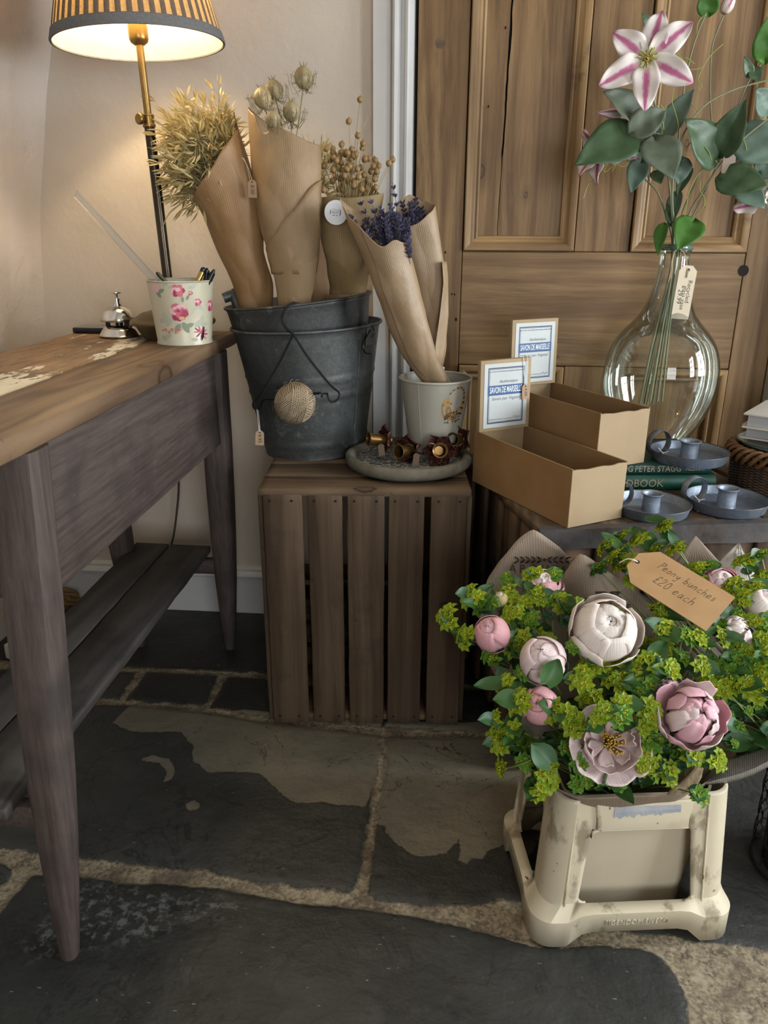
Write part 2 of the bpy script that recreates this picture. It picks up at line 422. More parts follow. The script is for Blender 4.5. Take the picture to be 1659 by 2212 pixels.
for z0, z1 in ((ZL1+.001, ZT-.001), (ZB+.001, ZL0-.001)): dpart('door_mullion', XS[1]+.0012, XS[2]-.0012, z0, z1, M_PINE)
for (x0, x1) in ((XS[0], XS[1]), (XS[2], XS[3])):
    for (z0, z1) in ((ZL1, ZT), (ZB, ZL0)):
        if x0 == XS[0] and z0 == ZL1:               # split panel: two boards either side of a long wandering crack
            zz = [lerp(z0, z1, i/60) for i in range(61)]
            cx = [.0985+.012*(z-z0)/(z1-z0)+.0045*nz((z*7, 0, 3))+.0016*nz((z*40, 5, 0)) for z in zz]
            wd = [.0006+.0018*abs(nz((z*9, 2, 1)))+(.0012 if .2 < (z-z0) < .55 else 0) for z in zz]
            for side in (0, 1):
                m = MB()
                if side == 0: pl = [(x0, z0)]+[(a-w, z) for a, w, z in zip(cx, wd, zz)]+[(x0, z1)]
                else: pl = [(x1, z1)]+[(a+w, z) for a, w, z in list(zip(cx, wd, zz))[::-1]]+[(x1, z0)]
                xc = sum(p[0] for p in pl)/len(pl)
                m.prism([(p[0]-xc, p[1]-1.3) for p in pl], frame((0, 0, 0), (1, 0, 0), (0, 0, 1)), .008)
                structure(m.build('door_panel', M_PINE, door, (xc, DY+.024, 1.3), smooth=False))
            dpart('crack_shade_sheet', x0+.01, x1-.01, z0, z1, M_DARK, DY+.0255, .004, 0)  # black sheet put behind the split, stands in for shade inside the crack
        else: dpart('door_panel', x0, x1, z0, z1, M_PINE, DY+.018, .010, 0)
        # bolection moulding round the panel: swept profile with mitred corners
        pr = [(.0017, -.001), (.0017, -.0075), (.004, -.010), (.011, -.0095), (.017, -.006), (.020, -.001), (.0225, .001), (.0225, .003), (.026, .0045), (.030, .003), (.034, .006), (.0355, .017), (.0355, .020), (.0017, .020)]
        for side in range(4):
            m = MB(); n = len(pr); vs = []
            for end in (0, 1):
                for u, d in pr:
                    if side == 0: p = (x0+u, DY+d, (z0+u) if end == 0 else (z1-u))
                    if side == 1: p = (x1-u, DY+d, (z0+u) if end == 0 else (z1-u))
                    if side == 2: p = ((x0+u) if end == 0 else (x1-u), DY+d, z0+u)
                    if side == 3: p = ((x0+u) if end == 0 else (x1-u), DY+d, z1-u)
                    vs.append(p)
            cc = (sum(p[0] for p in vs)/len(vs), DY, sum(p[2] for p in vs)/len(vs))
            m.add([(a-cc[0], b-cc[1], e-cc[2]) for a, b, e in vs], [tuple(range(n)), tuple(range(2*n-1, n-1, -1))]+[(i, n+i, n+(i+1) % n, (i+1) % n) for i in range(n)])
            structure(m.build('door_moulding', M_MOULD if side < 2 else M_MOULDX, door, cc, angle=28))
m = MB()
M_HOLE = plain('keyhole_dark', (.008, .006, .005), .9)
m.prism([(.0115*math.cos(a*PI/12), .0125*math.sin(a*PI/12)) for a in range(24)], frame((.6645, DY-.0004, .9145), (1, 0, 0), (0, 0, 1)), .0012)
structure(m.build('spindle_hole', M_HOLE, door, smooth=False))
m = MB(); M_PLUG = wood('wood_plug', (.10, .06, .035), (.2, .125, .07), 'X', 90, 9, .6)
pk = onY(952, 92, DY)
m.prism([(.0105*math.cos(a*PI/10), .0115*math.sin(a*PI/10)) for a in range(20)], frame((pk.x, DY+.0003, pk.z), (1, 0, 0), (0, 0, 1)), .001)
structure(m.build('filled_keyhole', M_PLUG, door, smooth=False))
m = MB()
for px, py, r in ((1030, 100, .0024), (985, 690, .003), (1055, 230, .002), (962, 545, .002), (976, 635, .0018), (982, 636, .0018), (1092, 60, .0022)):
    p = onY(px, py, DY); m.prism([(r*math.cos(a*PI/5), r*1.5*math.sin(a*PI/5)) for a in range(10)], frame((p.x, DY-.0003, p.z), (1, 0, 0), (0, 0, 1)), .0006)
structure(m.build('nail_hole', M_HOLE, door, smooth=False))

# ------------------------------------------------------------------ flagstone floor
def P2(pts): return [tuple(onZ(x, y, 0)[:2]) for x, y in pts]
stones = [P2(s) for s in (
    [(-400, 1390), (0, 1425), (236, 1438), (560, 1450), (1000, 1475), (1300, 1490), (1300, 1318), (560, 1310), (-400, 1290)],
    [(-300, 1440), (150, 1446), (295, 1451), (257, 1508), (200, 1503), (-300, 1490)],
    [(318, 1450), (470, 1459), (448, 1512), (440, 1522), (272, 1510)],
    [(490, 1461), (900, 1484), (1250, 1500), (1250, 1590), (900, 1572), (560, 1545), (455, 1526), (463, 1512)],
    [(-400, 1520), (60, 1515), (200, 1521), (275, 1522), (450, 1538), (560, 1558), (822, 1588), (819, 1620), (806, 1700), (783, 1850), (766, 1918), (756, 1924), (630, 1911), (564, 1904), (464, 1884), (430, 1876), (398, 1874), (318, 1869), (219, 1856), (146, 1847), (0, 1827), (-400, 1790)],
    [(838, 1592), (836, 1640), (824, 1700), (806, 1840), (792, 1931), (835, 1944), (895, 1951), (995, 1954), (1034, 1951), (1088, 1941), (1140, 1945), (1300, 1960), (1300, 1590)],
    [(152, 1888), (239, 1901), (245, 1907), (331, 1907), (464, 1917), (564, 1934), (663, 1951), (782, 1962), (895, 1977), (1100, 2025), (1150, 2044), (1290, 2040), (1380, 2046), (1432, 2066), (1462, 2110), (1480, 2160), (1488, 2230), (1500, 2700), (-800, 2700), (-60, 2040), (0, 1967), (70, 1890)],
    [(-200, 1860), (0, 1862), (25, 1875), (10, 1905), (-60, 1960), (-300, 1990)],
    [(1310, 1960), (1270, 2000), (1450, 2020), (1659, 2048), (1900, 2070), (1900, 1600), (1310, 1590)])]
smears = [P2(s) for s in (
    [(242, 1562), (285, 1580), (391, 1582), (418, 1616), (414, 1642), (451, 1668), (520, 1668), (563, 1672), (590, 1699), (637, 1735), (703, 1735), (789, 1744), (808, 1700), (822, 1620), (822, 1560), (560, 1535), (430, 1532), (285, 1520)],
    [(834, 1560), (822, 1700), (809, 1781), (830, 1785), (833, 1800), (855, 1821), (895, 1847), (961, 1847), (988, 1811), (995, 1830), (987, 1860), (1010, 1870), (1014, 1848), (1034, 1856), (1054, 1840), (1094, 1817), (1140, 1850), (1180, 1800), (1180, 1560)],
    [(300, 1640), (330, 1632), (365, 1640), (376, 1662), (370, 1685), (352, 1690), (362, 1668), (345, 1650), (318, 1645)],
    [(402, 1738), (418, 1730), (430, 1738), (428, 1750), (405, 1750)])]
chips = [P2(s) for s in ([(165, 1895), (300, 1915), (470, 1935), (540, 1955), (500, 1985), (400, 1990), (340, 2030), (180, 2052), (60, 2075), (40, 2040), (130, 1960)],)]
def sdf(P, poly):
    """signed distance, positive inside"""
    A = np.array(poly); B = np.roll(A, -1, 0); d = np.full(len(P), 1e9); ins = np.zeros(len(P), bool)
    for a, b in zip(A, B):
        e = b-a; w = P-a; tt = np.clip((w@e)/max(e@e, 1e-12), 0, 1); d = np.minimum(d, np.linalg.norm(w-tt[:, None]*e, axis=1))
        if abs(e[1]) > 1e-12:
            c = ((a[1] > P[:, 1]) != (b[1] > P[:, 1])) & (P[:, 0] < e[0]*(P[:, 1]-a[1])/e[1]+a[0]); ins ^= c
    return np.where(ins, d, -d)
fx = np.concatenate([np.linspace(-1.3, -.95, 8)[:-1], np.linspace(-.95, .85, 270), np.linspace(.85, XR+.1, 14)[1:]])
fy = np.concatenate([np.linspace(YF-.1, .52, 14)[:-1], np.linspace(.52, 1.95, 215), [2.05, 2.2]])
GX, GY = np.meshgrid(fx, fy); PP = np.stack([GX.ravel(), GY.ravel()], 1)
ds = np.max([sdf(PP, s) for s in stones], 0); dm = np.max([sdf(PP, s) for s in smears], 0); dc = np.max([sdf(PP, s) for s in chips], 0)
sid = np.argmax([sdf(PP, s) for s in stones], 0)
h = np.array([mnoise.noise((x*14, y*14, 0))*.5+mnoise.noise((x*45, y*45, 3))*.25 for x, y in PP])
zz = np.clip(ds/.006, -1, 1)*.0025-.0025 + np.where(ds < 0, h*.003, h*.0010) + np.where(dc > 0, -np.minimum(dc/.02, 1)*.003*(h > .05), 0)
zz = np.minimum(zz, .0008)
m = MB(); nx_ = len(fx); ny_ = len(fy)
m.v = [(x, y, z) for (x, y), z in zip(PP, zz)]
m.f = [(j*nx_+i, j*nx_+i+1, (j+1)*nx_+i+1, (j+1)*nx_+i) for j in range(ny_-1) for i in range(nx_-1)]; m.mi = [0]*len(m.f)
t = NT('flagstones'); v = t.coord((1, 1, 1), rand=False)
nA = t.noise(v, 30, 6, .65); nB = t.noise(v, 7, 5, .6); nC = t.noise(v, 160, 4, .6); nD = t.noise(v, 60, 5, .7)
jit = t.math('MULTIPLY', t.math('SUBTRACT', nA, .5), .022)
S = t.math('ADD', t.attr('stone'), t.math('MULTIPLY', jit, 1.15)); SM = t.math('ADD', t.attr('smear'), jit)
sr = t.attr('slab')
st = t.mix(t.ramp(nB, .3, .7), (.011, .0118, .010), (.028, .0285, .025))
st = t.mix(t.ramp(t.noise(v, 16, 6, .7), .55, .75, 0, .6), st, (.050, .050, .044))
st = t.mix(t.ramp(sr, 0, 1, 0, .45), st, (.062, .062, .057))
spk = t.vor(v, 55); st = t.mix(t.ramp(t.math('ADD', spk, t.math('MULTIPLY', nD, .35)), .20, .23, .8, 0), st, (.16, .16, .145))
fl = t.vor(t.coord((1, 3.5, 1), (0, 0, .6), rand=False), 16); st = t.mix(t.ramp(fl, .05, .065, .7, 0), st, (.17, .17, .155))
lay = t.noise(v, 5, 5, .6, .8); lay = t.math('ABSOLUTE', t.math('SUBTRACT', lay, .5)); st = t.mix(t.ramp(lay, .004, .011, .55, 0), st, (.012, .012, .012))
chipm = t.math('MULTIPLY', t.ramp(t.attr('chip'), -.01, .02), t.ramp(nD, .5, .6)); st = t.mix(t.math('MULTIPLY', chipm, .8), st, (.12, .125, .12))
sm = t.mix(t.ramp(nB, .3, .7), (.118, .109, .082), (.168, .144, .100)); sm = t.mix(t.ramp(nD, .5, .75, 0, .35), sm, (.080, .072, .052))
sm = t.mix(t.ramp(lay, .001, .0045, .85, 0), sm, (.035, .028, .02))
edge = t.math('ABSOLUTE', SM); smm = t.ramp(SM, -.0012, .0012)
st = t.mix(t.ramp(edge, 0, .006, .45, 0), st, (.02, .018, .014))
col = t.mix(smm, st, sm)
mo = t.mix(t.ramp(nD, .35, .65), (.07, .054, .035), (.23, .185, .118)); mo = t.mix(t.ramp(nC, .45, .6, 0, .6), mo, (.33, .275, .185)); mo = t.mix(t.ramp(t.noise(v, 13, 4, .6), .50, .62, 0, .75), mo, (.075, .055, .038)); mo = t.mix(t.ramp(t.noise(v, 24, 5, .6), .60, .68, 0, .6), mo, (.36, .31, .215))
mask = t.ramp(S, -.003, .002); col = t.mix(mask, mo, col)
hgt = t.math('ADD', t.math('MULTIPLY', nD, .5), t.math('MULTIPLY', nC, .3))
nn = t.bump(hgt, .35, .004); nn = t.bump(t.math('ADD', t.math('MULTIPLY', smm, .5), t.math('MULTIPLY', mask, .9)), .6, .003, nn); nn = t.bump(nB, .5, .02, nn); nn = t.bump(t.ramp(fl, .045, .06, 1, 0), .4, .002, nn)
rgh = t.mix(mask, (.9, .9, .9), t.mix(smm, (.5, .5, .5), (.62, .62, .62)))
t.bsdf(col, rgh, 0, nn, .4)
fo = m.build('floor', t.mat, angle=60); structure(fo)
me = fo.data
assert len(me.vertices) == len(PP)
for nm, arr in (('stone', ds), ('smear', dm), ('chip', dc), ('slab', ((sid*7) % 10)/10.0)):
    a = me.attributes.new(nm, 'FLOAT', 'POINT'); a.data.foreach_set('value', np.asarray(arr, np.float32))
# ------------------------------------------------------------------ helpers for planks and posts
def plank(name, mat, parent, a, b, w, h, up=(0, 0, 1), wob=.0012, seed=0, segs=24, bevel=.0015, rough_ends=.001, loc=True):
    """board from a to b, w across and h thick, with slightly uneven worn edges"""
    a, b = Vector(a), Vector(b); x = (b-a); L = x.length; x.normalize(); up = Vector(up); y = up.cross(x).normalized(); z = x.cross(y)
    c = (a+b)/2 if loc else Vector((0, 0, 0)); m = MB(); rows = []
    for i in range(segs+1):
        t = i/segs; row = []
        for (sy, sz) in ((-1, -1), (1, -1), (1, 1), (-1, 1)):
            e = Vector((seed*7.3+sy*11, sz*5.1, t*L*14))
            dy = wob*nz(e)*1.6; dz = wob*nz(e+Vector((40, 0, 0)))*.8
            dx = rough_ends*nz(e+Vector((0, 50, 0))) if i in (0, segs) else 0
            row.append(a+x*(t*L+dx)+y*(sy*w/2+dy)+z*(sz*h/2+dz)-c)
        rows.append(row)
    m.grid(rows, closed=True); n = 4*segs
    m.f.append((3, 2, 1, 0)); m.f.append((n, n+1, n+2, n+3)); m.mi += [0, 0]
    return m.build(name, mat, parent, c, bevel=bevel, segs=1, angle=50)
def post(name, mat, parent, secs, n=20, yaw=0):
    """loft of rounded-square sections (centre, half size, squareness)"""
    m = MB(); rows = []; c0 = Vector(secs[0][0])
    for (c, r, k) in secs:
        row = []
        for i in range(n):
            a = 2*PI*(i+.5)/n; ca, sa = math.cos(a), math.sin(a)
            d = (abs(ca)**k+abs(sa)**k)**(-1/k)
            row.append(Vector(c)-c0+Vector((ca*d*r, sa*d*r, 0)))
        rows.append(row)
    m.grid(rows, closed=True); q = len(secs)-1
    m.f += [tuple(reversed(range(n))), tuple(q*n+i for i in range(n))]; m.mi += [0, 0]
    return m.build(name, mat, parent, c0, angle=45)

# ------------------------------------------------------------------ the old side table
M_TOPF = wood('worn_table_wood', (.085, .050, .028), (.215, .138, .078), 'Y', 70, 7, .55, knots=4, contrast=(.22, .78), bump=.35,
              layers=(((.05, .036, .026), 6, .58, .74), ((.27, .18, .10), 9, .66, .76, (1, .3, 1)), ((.045, .045, .043), 34, .67, .72)))
t = NT('flaking_table_paint'); v = t.coord((1, .16, 1), rand=False); r = t.coord((1, 1, 1), rand=False)
g = t.noise(v, 70, 6, .65); c = t.mix(t.ramp(g, .3, .72), (.095, .052, .027), (.25, .155, .082))
c = t.mix(t.ramp(t.noise(r, 5, 4), .5, .66, 0, .8), c, (.048, .042, .036))
zone = t.noise(t.coord((1, .30, 1), rand=False, loc=(.35, 0, 0)), 7.5, 3); fine = t.noise(t.coord((1, .35, 1), rand=False), 75, 5, .7)
pm = t.ramp(t.math('ADD', t.math('MULTIPLY', zone, 1.25), t.math('MULTIPLY', fine, .55)), .955, .975)
c = t.mix(pm, c, t.mix(t.ramp(fine, .4, .7), (.40, .35, .25), (.52, .47, .36)))
nn = t.bump(g, .3, .0015); nn = t.bump(pm, .5, .001, nn); t.bsdf(c, t.ramp(fine, .3, .7, .5, .75), 0, nn, .35); M_TOPB = t.mat
def painted(name, axis):
    st = {'X': (.05, 1, 1), 'Y': (1, .05, 1), 'Z': (1, 1, .05)}[axis]
    t = NT(name); v = t.coord(st); r = t.coord((1, 1, 1))
    g = t.noise(v, 130, 6, .7); c = t.mix(t.ramp(g, .3, .7), (.036, .026, .022), (.092, .067, .057))
    c = t.mix(t.ramp(t.noise(r, 7, 5, .6), .5, .68, 0, .75), c, (.026, .022, .020))
    c = t.mix(t.ramp(t.noise(r, 30, 5, .7), .66, .74, 0, .6), c, (.15, .115, .10))
    sp = t.noise(t.coord(tuple(.3 if s < 1 else 1 for s in st)), 48, 5, .7)
    c = t.mix(t.ramp(sp, .765, .78), c, (.5, .46, .34))
    nn = t.bump(g, .45, .0018); nn = t.bump(t.noise(r, 60, 4), .2, .001, nn); t.bsdf(c, .62, 0, nn, .35); return t.mat
M_PAY = painted('worn_mauve_paint', 'Y'); M_PAZ = painted('worn_mauve_leg_paint', 'Z')
M_SHELF = wood('grey_shelf_boards', (.028, .025, .022), (.082, .074, .066), 'Y', 90, 6, .6, bump=.3, contrast=(.15, .85), layers=(((.17, .16, .15), 50, .71, .76), ((.022, .02, .018), 8, .58, .72)))
TZ = .78
tb = thing('side_table', 'long narrow old wooden side table with splayed tapering legs and slatted lower shelf', 'table', (-.66, 1.26, 0))
def at(o, p): return Vector(p)-Vector((-.66, 1.26, 0))
T0 = Vector((-.66, 1.26, 0))
plank('top_board', M_TOPF, tb, Vector((-.5575, .725, TZ-.0145))-T0, Vector((-.5575, 1.790, TZ-.0145))-T0, .134, .029, wob=.0012, seed=1, segs=50, bevel=.003)['label'] = 'bare brown front board of the top'
o = plank('top_board', M_TOPB, tb, Vector((-.7385, .72, TZ-.0152))-T0, Vector((-.7385, 1.782, TZ-.0152))-T0, .217, .028, wob=.0012, seed=2, segs=50, bevel=.003)
o['label'] = 'back board of the top with flaking cream paint'
plank('apron', M_PAY, tb, Vector((-.513, .86, .651))-T0, Vector((-.513, 1.665, .651))-T0, .022, .201, wob=.001, seed=3)
plank('apron', M_PAY, tb, Vector((-.80, .86, .655))-T0, Vector((-.80, 1.665, .655))-T0, .02, .19, seed=4)
plank('end_rail', M_PAY, tb, Vector((-.525, 1.668, .655))-T0, Vector((-.79, 1.668, .655))-T0, .02, .19, seed=5)
plank('end_rail', M_PAY, tb, Vector((-.525, .857, .655))-T0, Vector((-.79, .857, .655))-T0, .02, .19, seed=6)
for (tx, ty, fx_, fy_) in ((-.513, 1.665, -.533, 1.712), (-.513, .868, -.527, .816), (-.797, 1.665, -.765, 1.705), (-.797, .868, -.775, .816)):
    secs = [(Vector((lerp(fx_, tx, z/.752), lerp(fy_, ty, z/.752), z))-T0, r, k) for z, r, k in ((0, .0125, 2.2), (.004, .0135, 2.2), (.05, .0165, 2.4), (.12, .0205, 2.8), (.2, .0245, 3.2), (.3, .0275, 3.6), (.42, .0295, 4), (.55, .030, 4.5), (.752, .029, 5))]
    post('leg', M_PAZ, tb, secs)
SZ = .27
plank('shelf_board', M_SHELF, tb, Vector((-.6215, .80, SZ-.009))-T0, Vector((-.6215, 1.733, SZ-.009))-T0, .099, .018, wob=.0016, seed=8, segs=40)
plank('shelf_board', M_SHELF, tb, Vector((-.717, .80, SZ-.009))-T0, Vector((-.717, 1.735, SZ-.009))-T0, .083, .018, wob=.0016, seed=9, segs=40)
plank('shelf_bearer', M_PAY, tb, Vector((-.53, 1.692, SZ-.036))-T0, Vector((-.785, 1.692, SZ-.036))-T0, .022, .036, seed=10)
plank('shelf_bearer', M_PAY, tb, Vector((-.53, .838, SZ-.036))-T0, Vector((-.785, .838, SZ-.036))-T0, .022, .036, seed=11)

# ------------------------------------------------------------------ lamp
M_BRASS = mottled('aged_brass', (.30, .19, .065), (.20, .12, .04), 12, .32, .9, bump=.05)
M_BRONZE = mottled('dark_bronze', (.060, .046, .030), (.035, .027, .018), 10, .28, .85, bump=.05)
M_LAMPBASE = mottled('dull_gilt_lamp_base', (.115, .082, .040), (.08, .055, .027), 9, .42, .55, bump=.06)
def shademat(name, c, tr):
    t = NT(name); v = t.coord((1, 1, 1)); n = t.noise(v, 240, 3); col = t.mix(t.ramp(n, .35, .65), c, tuple(a*.82 for a in c))
    d = t.n('ShaderNodeBsdfDiffuse'); t.put(d.inputs[0], col); s = t.n('ShaderNodeBsdfTranslucent'); t.put(s.inputs[0], col)
    m = t.n('ShaderNodeMixShader'); m.inputs[0].default_value = tr; t.l(d.outputs[0], m.inputs[1]); t.l(s.outputs[0], m.inputs[2]); t.l(m.outputs[0], t.out.inputs[0]); return t.mat
M_PLEAT1 = shademat('cream_pleat', (.64, .53, .34), .70); M_PLEAT2 = shademat('taupe_pleat', (.21, .16, .115), .38)
M_LINING = shademat('shade_lining', (.84, .77, .62), .55); M_TRIM = shademat('grey_shade_trim', (.15, .145, .14), .06)
LY = 1.66
Lb = onY(377, 726, LY); Lb.z = TZ
lamp = thing('table_lamp', 'brass table lamp with pleated striped shade, lit, at the back of the side table', 'lamp', Lb)
top = onY(301, 92, LY); ax = (top-Lb).normalized(); LM = basis((0, 0, 0), ax, (1, 0, 0))
def on_axis(h): return ax*h
zlip = onY(300, 694, LY).z-TZ
rl = (onY(377, 694, LY)-onY(289, 694, LY)).length
m = MB(); m.lathe([(rl*.68, 0), (rl*.70, .002), (rl*.74, .006), (rl*.86, zlip-.008), (rl*.97, zlip-.003), (rl, zlip+.002), (rl*.97, zlip+.006), (rl*.90, zlip+.007), (rl*.84, zlip+.012), (rl*.72, zlip+.019), (rl*.5, zlip+.024), (rl*.25, zlip+.027), (.014, zlip+.030), (.0145, zlip+.04), (.0001, zlip+.04)], 56)
m.build('lamp_base', M_LAMPBASE, lamp, angle=40)
h1 = (onY(322, 272, LY)-Lb).length; h2 = (onY(319, 247, LY)-Lb).length; h3 = (onY(302, 97, LY)-Lb).length; h4 = (onY(298, 57, LY)-Lb).length
m = MB(); m.tube([on_axis(zlip+.035), on_axis(h1)], .0100, 20); m.build('lower_tube', M_BRONZE, lamp)
m = MB(); m.tube([on_axis(h1), on_axis(h3+.004)], .0072, 20); m.build('upper_rod', M_BRASS, lamp)
m = MB(); m.lathe([(.0112, h1-.003), (.0125, h1-.002), (.0125, h1+.002), (.0112, h1+.003), (.0112, h2-.004), (.012, h2-.003), (.012, h2-.001), (.0105, h2), (.007, h2)], 28, M=LM)
col = m.build('height_collar', M_BRASS, lamp)
kp = on_axis((h1+h2)/2)+Vector((-.008, -.012, 0))
m = MB(); m.lathe([(.0035, -.006), (.0035, .002), (.0095, .003), (.0105, .005), (.0105, .009), (.0085, .011), (.0001, .0112)], 24, c=kp, M=basis((0, 0, 0), (-.45, -.9, .05)))
m.build('clamp_knob', M_BRASS, col)
m = MB(); m.lathe([(.009, h3-.001), (.016, h3+.004), (.0185, h3+.010), (.0185, h4), (.017, h4+.006), (.0165, h4+.03), (.0001, h4+.031)], 32, M=LM)
m.build('bulb_holder', M_BRASS, lamp)
# shade
rl_, rr_ = onY(117, 78, LY), onY(468, 112, LY); hs = ((rl_+rr_)/2-Lb).dot(ax); R0 = (rr_-rl_).length/2; R1 = R0*.60; HS = .25
sh = thing('x', 'x', 'x'); bpy.data.objects.remove(sh)
m = MB(); NP = 50; rows = []
for j in range(13):
    t_ = j/12; row = []
    for i in range(NP*8):
        a = 2*PI*i/(NP*8); r = lerp(R0, R1, t_)*(1+.0045*(1 if (i//4) % 2 else -1)*(1 if i % 4 in (1, 2) else .4)) if 0 < j < 12 else lerp(R0, R1, t_)
        row.append(LM @ Vector((r*math.cos(a), r*math.sin(a), hs+t_*HS)))
    rows.append(row)
m.grid(rows, closed=True)
for q in range(len(m.f)): m.mi[q] = (q % (NP*8))//4 % 2
shade = m.build('lampshade', [M_PLEAT1, M_PLEAT2], lamp, smooth=False, solid=.0006, offset=1)
m = MB(); m.lathe([(lerp(R0, R1, k/10)-.0022, hs+HS*k/10+.0005) for k in range(11)], 96, M=LM); m.f = m.f[:-2]; m.mi = m.mi[:-2]
m.build('shade_lining', M_LINING, shade)
m = MB(); m.lathe([(R0-.0015, hs-.0015), (R0+.0022, hs-.0015), (R0+.003, hs+.001), (R0-R0*.4*.017/HS*1+.003, hs+.0165), (R0-R0*.4*.017/HS+.001, hs+.0175), (R0-.0012, hs+.004)], 96, M=LM, closed=True)
m.build('shade_trim', M_TRIM, shade)
m = MB()
for k in range(3): a = 2*PI*k/3+.4; m.tube([LM @ Vector((0, 0, h4+.02)), LM @ Vector((lerp(R0, R1, .35)*math.cos(a), lerp(R0, R1, .35)*math.sin(a), hs+HS*.35))], .0013, 6)
m.build('shade_carrier', M_BRASS, lamp)
t = NT('lit_bulb'); e = t.n('ShaderNodeEmission'); e.inputs[0].default_value = (1, .74, .42, 1); e.inputs[1].default_value = 25; t.l(e.outputs[0], t.out.inputs[0]); M_BULB = t.mat
m = MB(); m.lathe([(.008, 0), (.012, .006), (.02, .02), (.027, .038), (.028, .05), (.022, .066), (.01, .075), (.0001, .077)], 24, c=LM @ Vector((0, 0, h4+.030)), M=LM)
bulb = m.build('bulb', M_BULB, lamp); bulb.visible_shadow = True
pl = bpy.data.lights.new('bulb_light', 'POINT'); pl.energy = 9.5; pl.color = (1, .77, .46); pl.shadow_soft_size = .03
po = bpy.data.objects.new('bulb_light', pl); COL.objects.link(po); po.location = Lb+LM.to_3x3() @ Vector((0, 0, h4+.115))
M_CABLE = plain('brown_cable', (.05, .033, .02), .5)
m = MB(); m.tube(catmull([(-.02, rl+.002, .006), (-.06, .13, .004), (-.07, .16, -.08), (-.075, .165, -.28), (-.09, .17, -.44), (-.14, .17, -.60), (-.28, .17, -.72), (-.40, .17, -.765)], 60), .0028, 8)
m.build('power_cord', M_CABLE, lamp)

# ------------------------------------------------------------------ things on the table
def decal(m, poly, f, M2=None, mi=None):
    """flat printed shape laid on a curved surface: outline in surface units mapped by f"""
    n = len(poly); cx = sum(p[0] for p in poly)/n; cy_ = sum(p[1] for p in poly)/n
    vs = [f(cx, cy_)]
    mid = [((p[0]+cx)/2, (p[1]+cy_)/2) for p in poly]
    vs += [f(*p) for p in mid]+[f(*p) for p in poly]
    fs = [(0, 1+i, 1+(i+1) % n) for i in range(n)]+[(1+i, 1+n+i, 1+n+(i+1) % n, 1+(i+1) % n) for i in range(n)]
    m.add(vs, fs, mi)
def blob(cx, cy_, rx, ry, n=14, rot=0, lob=0, amp=.15, sharp=0):
    pts = []
    for i in range(n):
        a = 2*PI*i/n; r = 1+amp*math.cos(lob*a) if lob else 1
        x, y = rx*r*math.cos(a), ry*r*math.sin(a)
        if sharp: y *= 1-sharp*max(0, x/rx)**2
        pts.append((cx+x*math.cos(rot)-y*math.sin(rot), cy_+x*math.sin(rot)+y*math.cos(rot)))
    return pts
M_CUP = mottled('pale_green_enamel', (.49, .452, .33), (.425, .392, .285), 9, .33, bump=.06, layers=(((.33, .32, .22), 22, .66, .78),))
cupc = Vector((-.545, 1.592, TZ))
cup = thing('pen_cup', 'cream tin cup printed with pink roses, on the side table', 'cup', cupc)
CB, CT, CH = .0545, .0655, .0
CH = onY(395, 607, 1.535).z-TZ
m = MB(); m.lathe([(.0001, .003), (CB-.002, .003), (CB-.001, .0), (CB+.001, .0005), (CB+.001, .004), (CB, .006), (lerp(CB, CT, .5), CH*.5), (CT, CH-.003), (CT-.0016, CH-.003), (CB-.003, .006), (.0001, .006)], 64)
m.build('cup_body', M_CUP, cup)
m = MB(); m.lathe([(CT+.0018*math.cos(a), CH-.002+.0018*math.sin(a)) for a in [2*PI*k/10 for k in range(10)]], 64, closed=True)
m.build('rolled_rim', mottled('cream_rim', (.42, .40, .31), (.30, .26, .18), 40, .4, bump=0), cup)
def cupf(u, v_, off=.0004):
    """u metres round from the side facing the room, v metres up"""
    r = lerp(CB, CT, v_/CH)+off; a = -PI/2+.32+u/r
    return Vector((r*math.cos(a), r*math.sin(a), v_))
Rm = [plain('rose_deep', (.30, .035, .075), .4), plain('rose_mid', (.47, .12, .16), .4), plain('rose_pale', (.62, .36, .36), .4), plain('print_leaf', (.20, .22, .15), .4), plain('print_leaf_pale', (.36, .37, .28), .4), plain('print_peach', (.55, .30, .17), .4)]
def cf(o): return lambda u, v_: cupf(u, v_, o)
m = MB(); rr = random.Random(3)
def rose(u, v_, r):
    for k in range(9):
        a = 2*PI*k/9+rr.random()*.7; decal(m, blob(u+r*.55*math.cos(a)*rr.uniform(.85, 1.1), v_+r*.46*math.sin(a), r*.48, r*.42, 12, a, 3, .06), cf(.0005+.00004*k), mi=0 if math.sin(a) < -.1 else (1, 2, 1)[k % 3])
    for k in range(6):
        a = 2*PI*k/6+.4; decal(m, blob(u+r*.36*math.cos(a), v_+r*.10+r*.34*math.sin(a), r*.34, r*.28, 9, a), cf(.0008), mi=2 if k in (1, 2, 3) else 1)
    decal(m, blob(u-r*.12, v_+r*.18, r*.36, r*.28, 10), cf(.0011), mi=1); decal(m, blob(u, v_+r*.15, r*.2, r*.13, 8), cf(.0014), mi=0)
    decal(m, blob(u-r*.35, v_+r*.42, r*.25, r*.16, 8, .5), cf(.0013), mi=2); decal(m, blob(u+r*.3, v_-r*.62, r*.34, r*.2, 8), cf(.0013), mi=5)
def leafd(u, v_, l, rot, mi=3): decal(m, blob(u, v_, l, l*.5, 10, rot, sharp=.5), cf(.0003), mi=mi)
rose(-.008, .066, .0185)
for (u, v_, r) in ((-.006, .107, .014), (.032, .084, .0085), (.018, .102, .005), (.068, .075, .013)):
    for k in range(6): a = 2*PI*k/6; decal(m, blob(u+r*.46*math.cos(a), v_+r*.36*math.sin(a), r*.55, r*.46, 10, a, 3, .06), cf(.0005+.00004*k), mi=(0, 1, 1, 2, 0, 1)[k])
    decal(m, blob(u, v_+r*.15, r*.4, r*.3, 8), cf(.0009), mi=2)
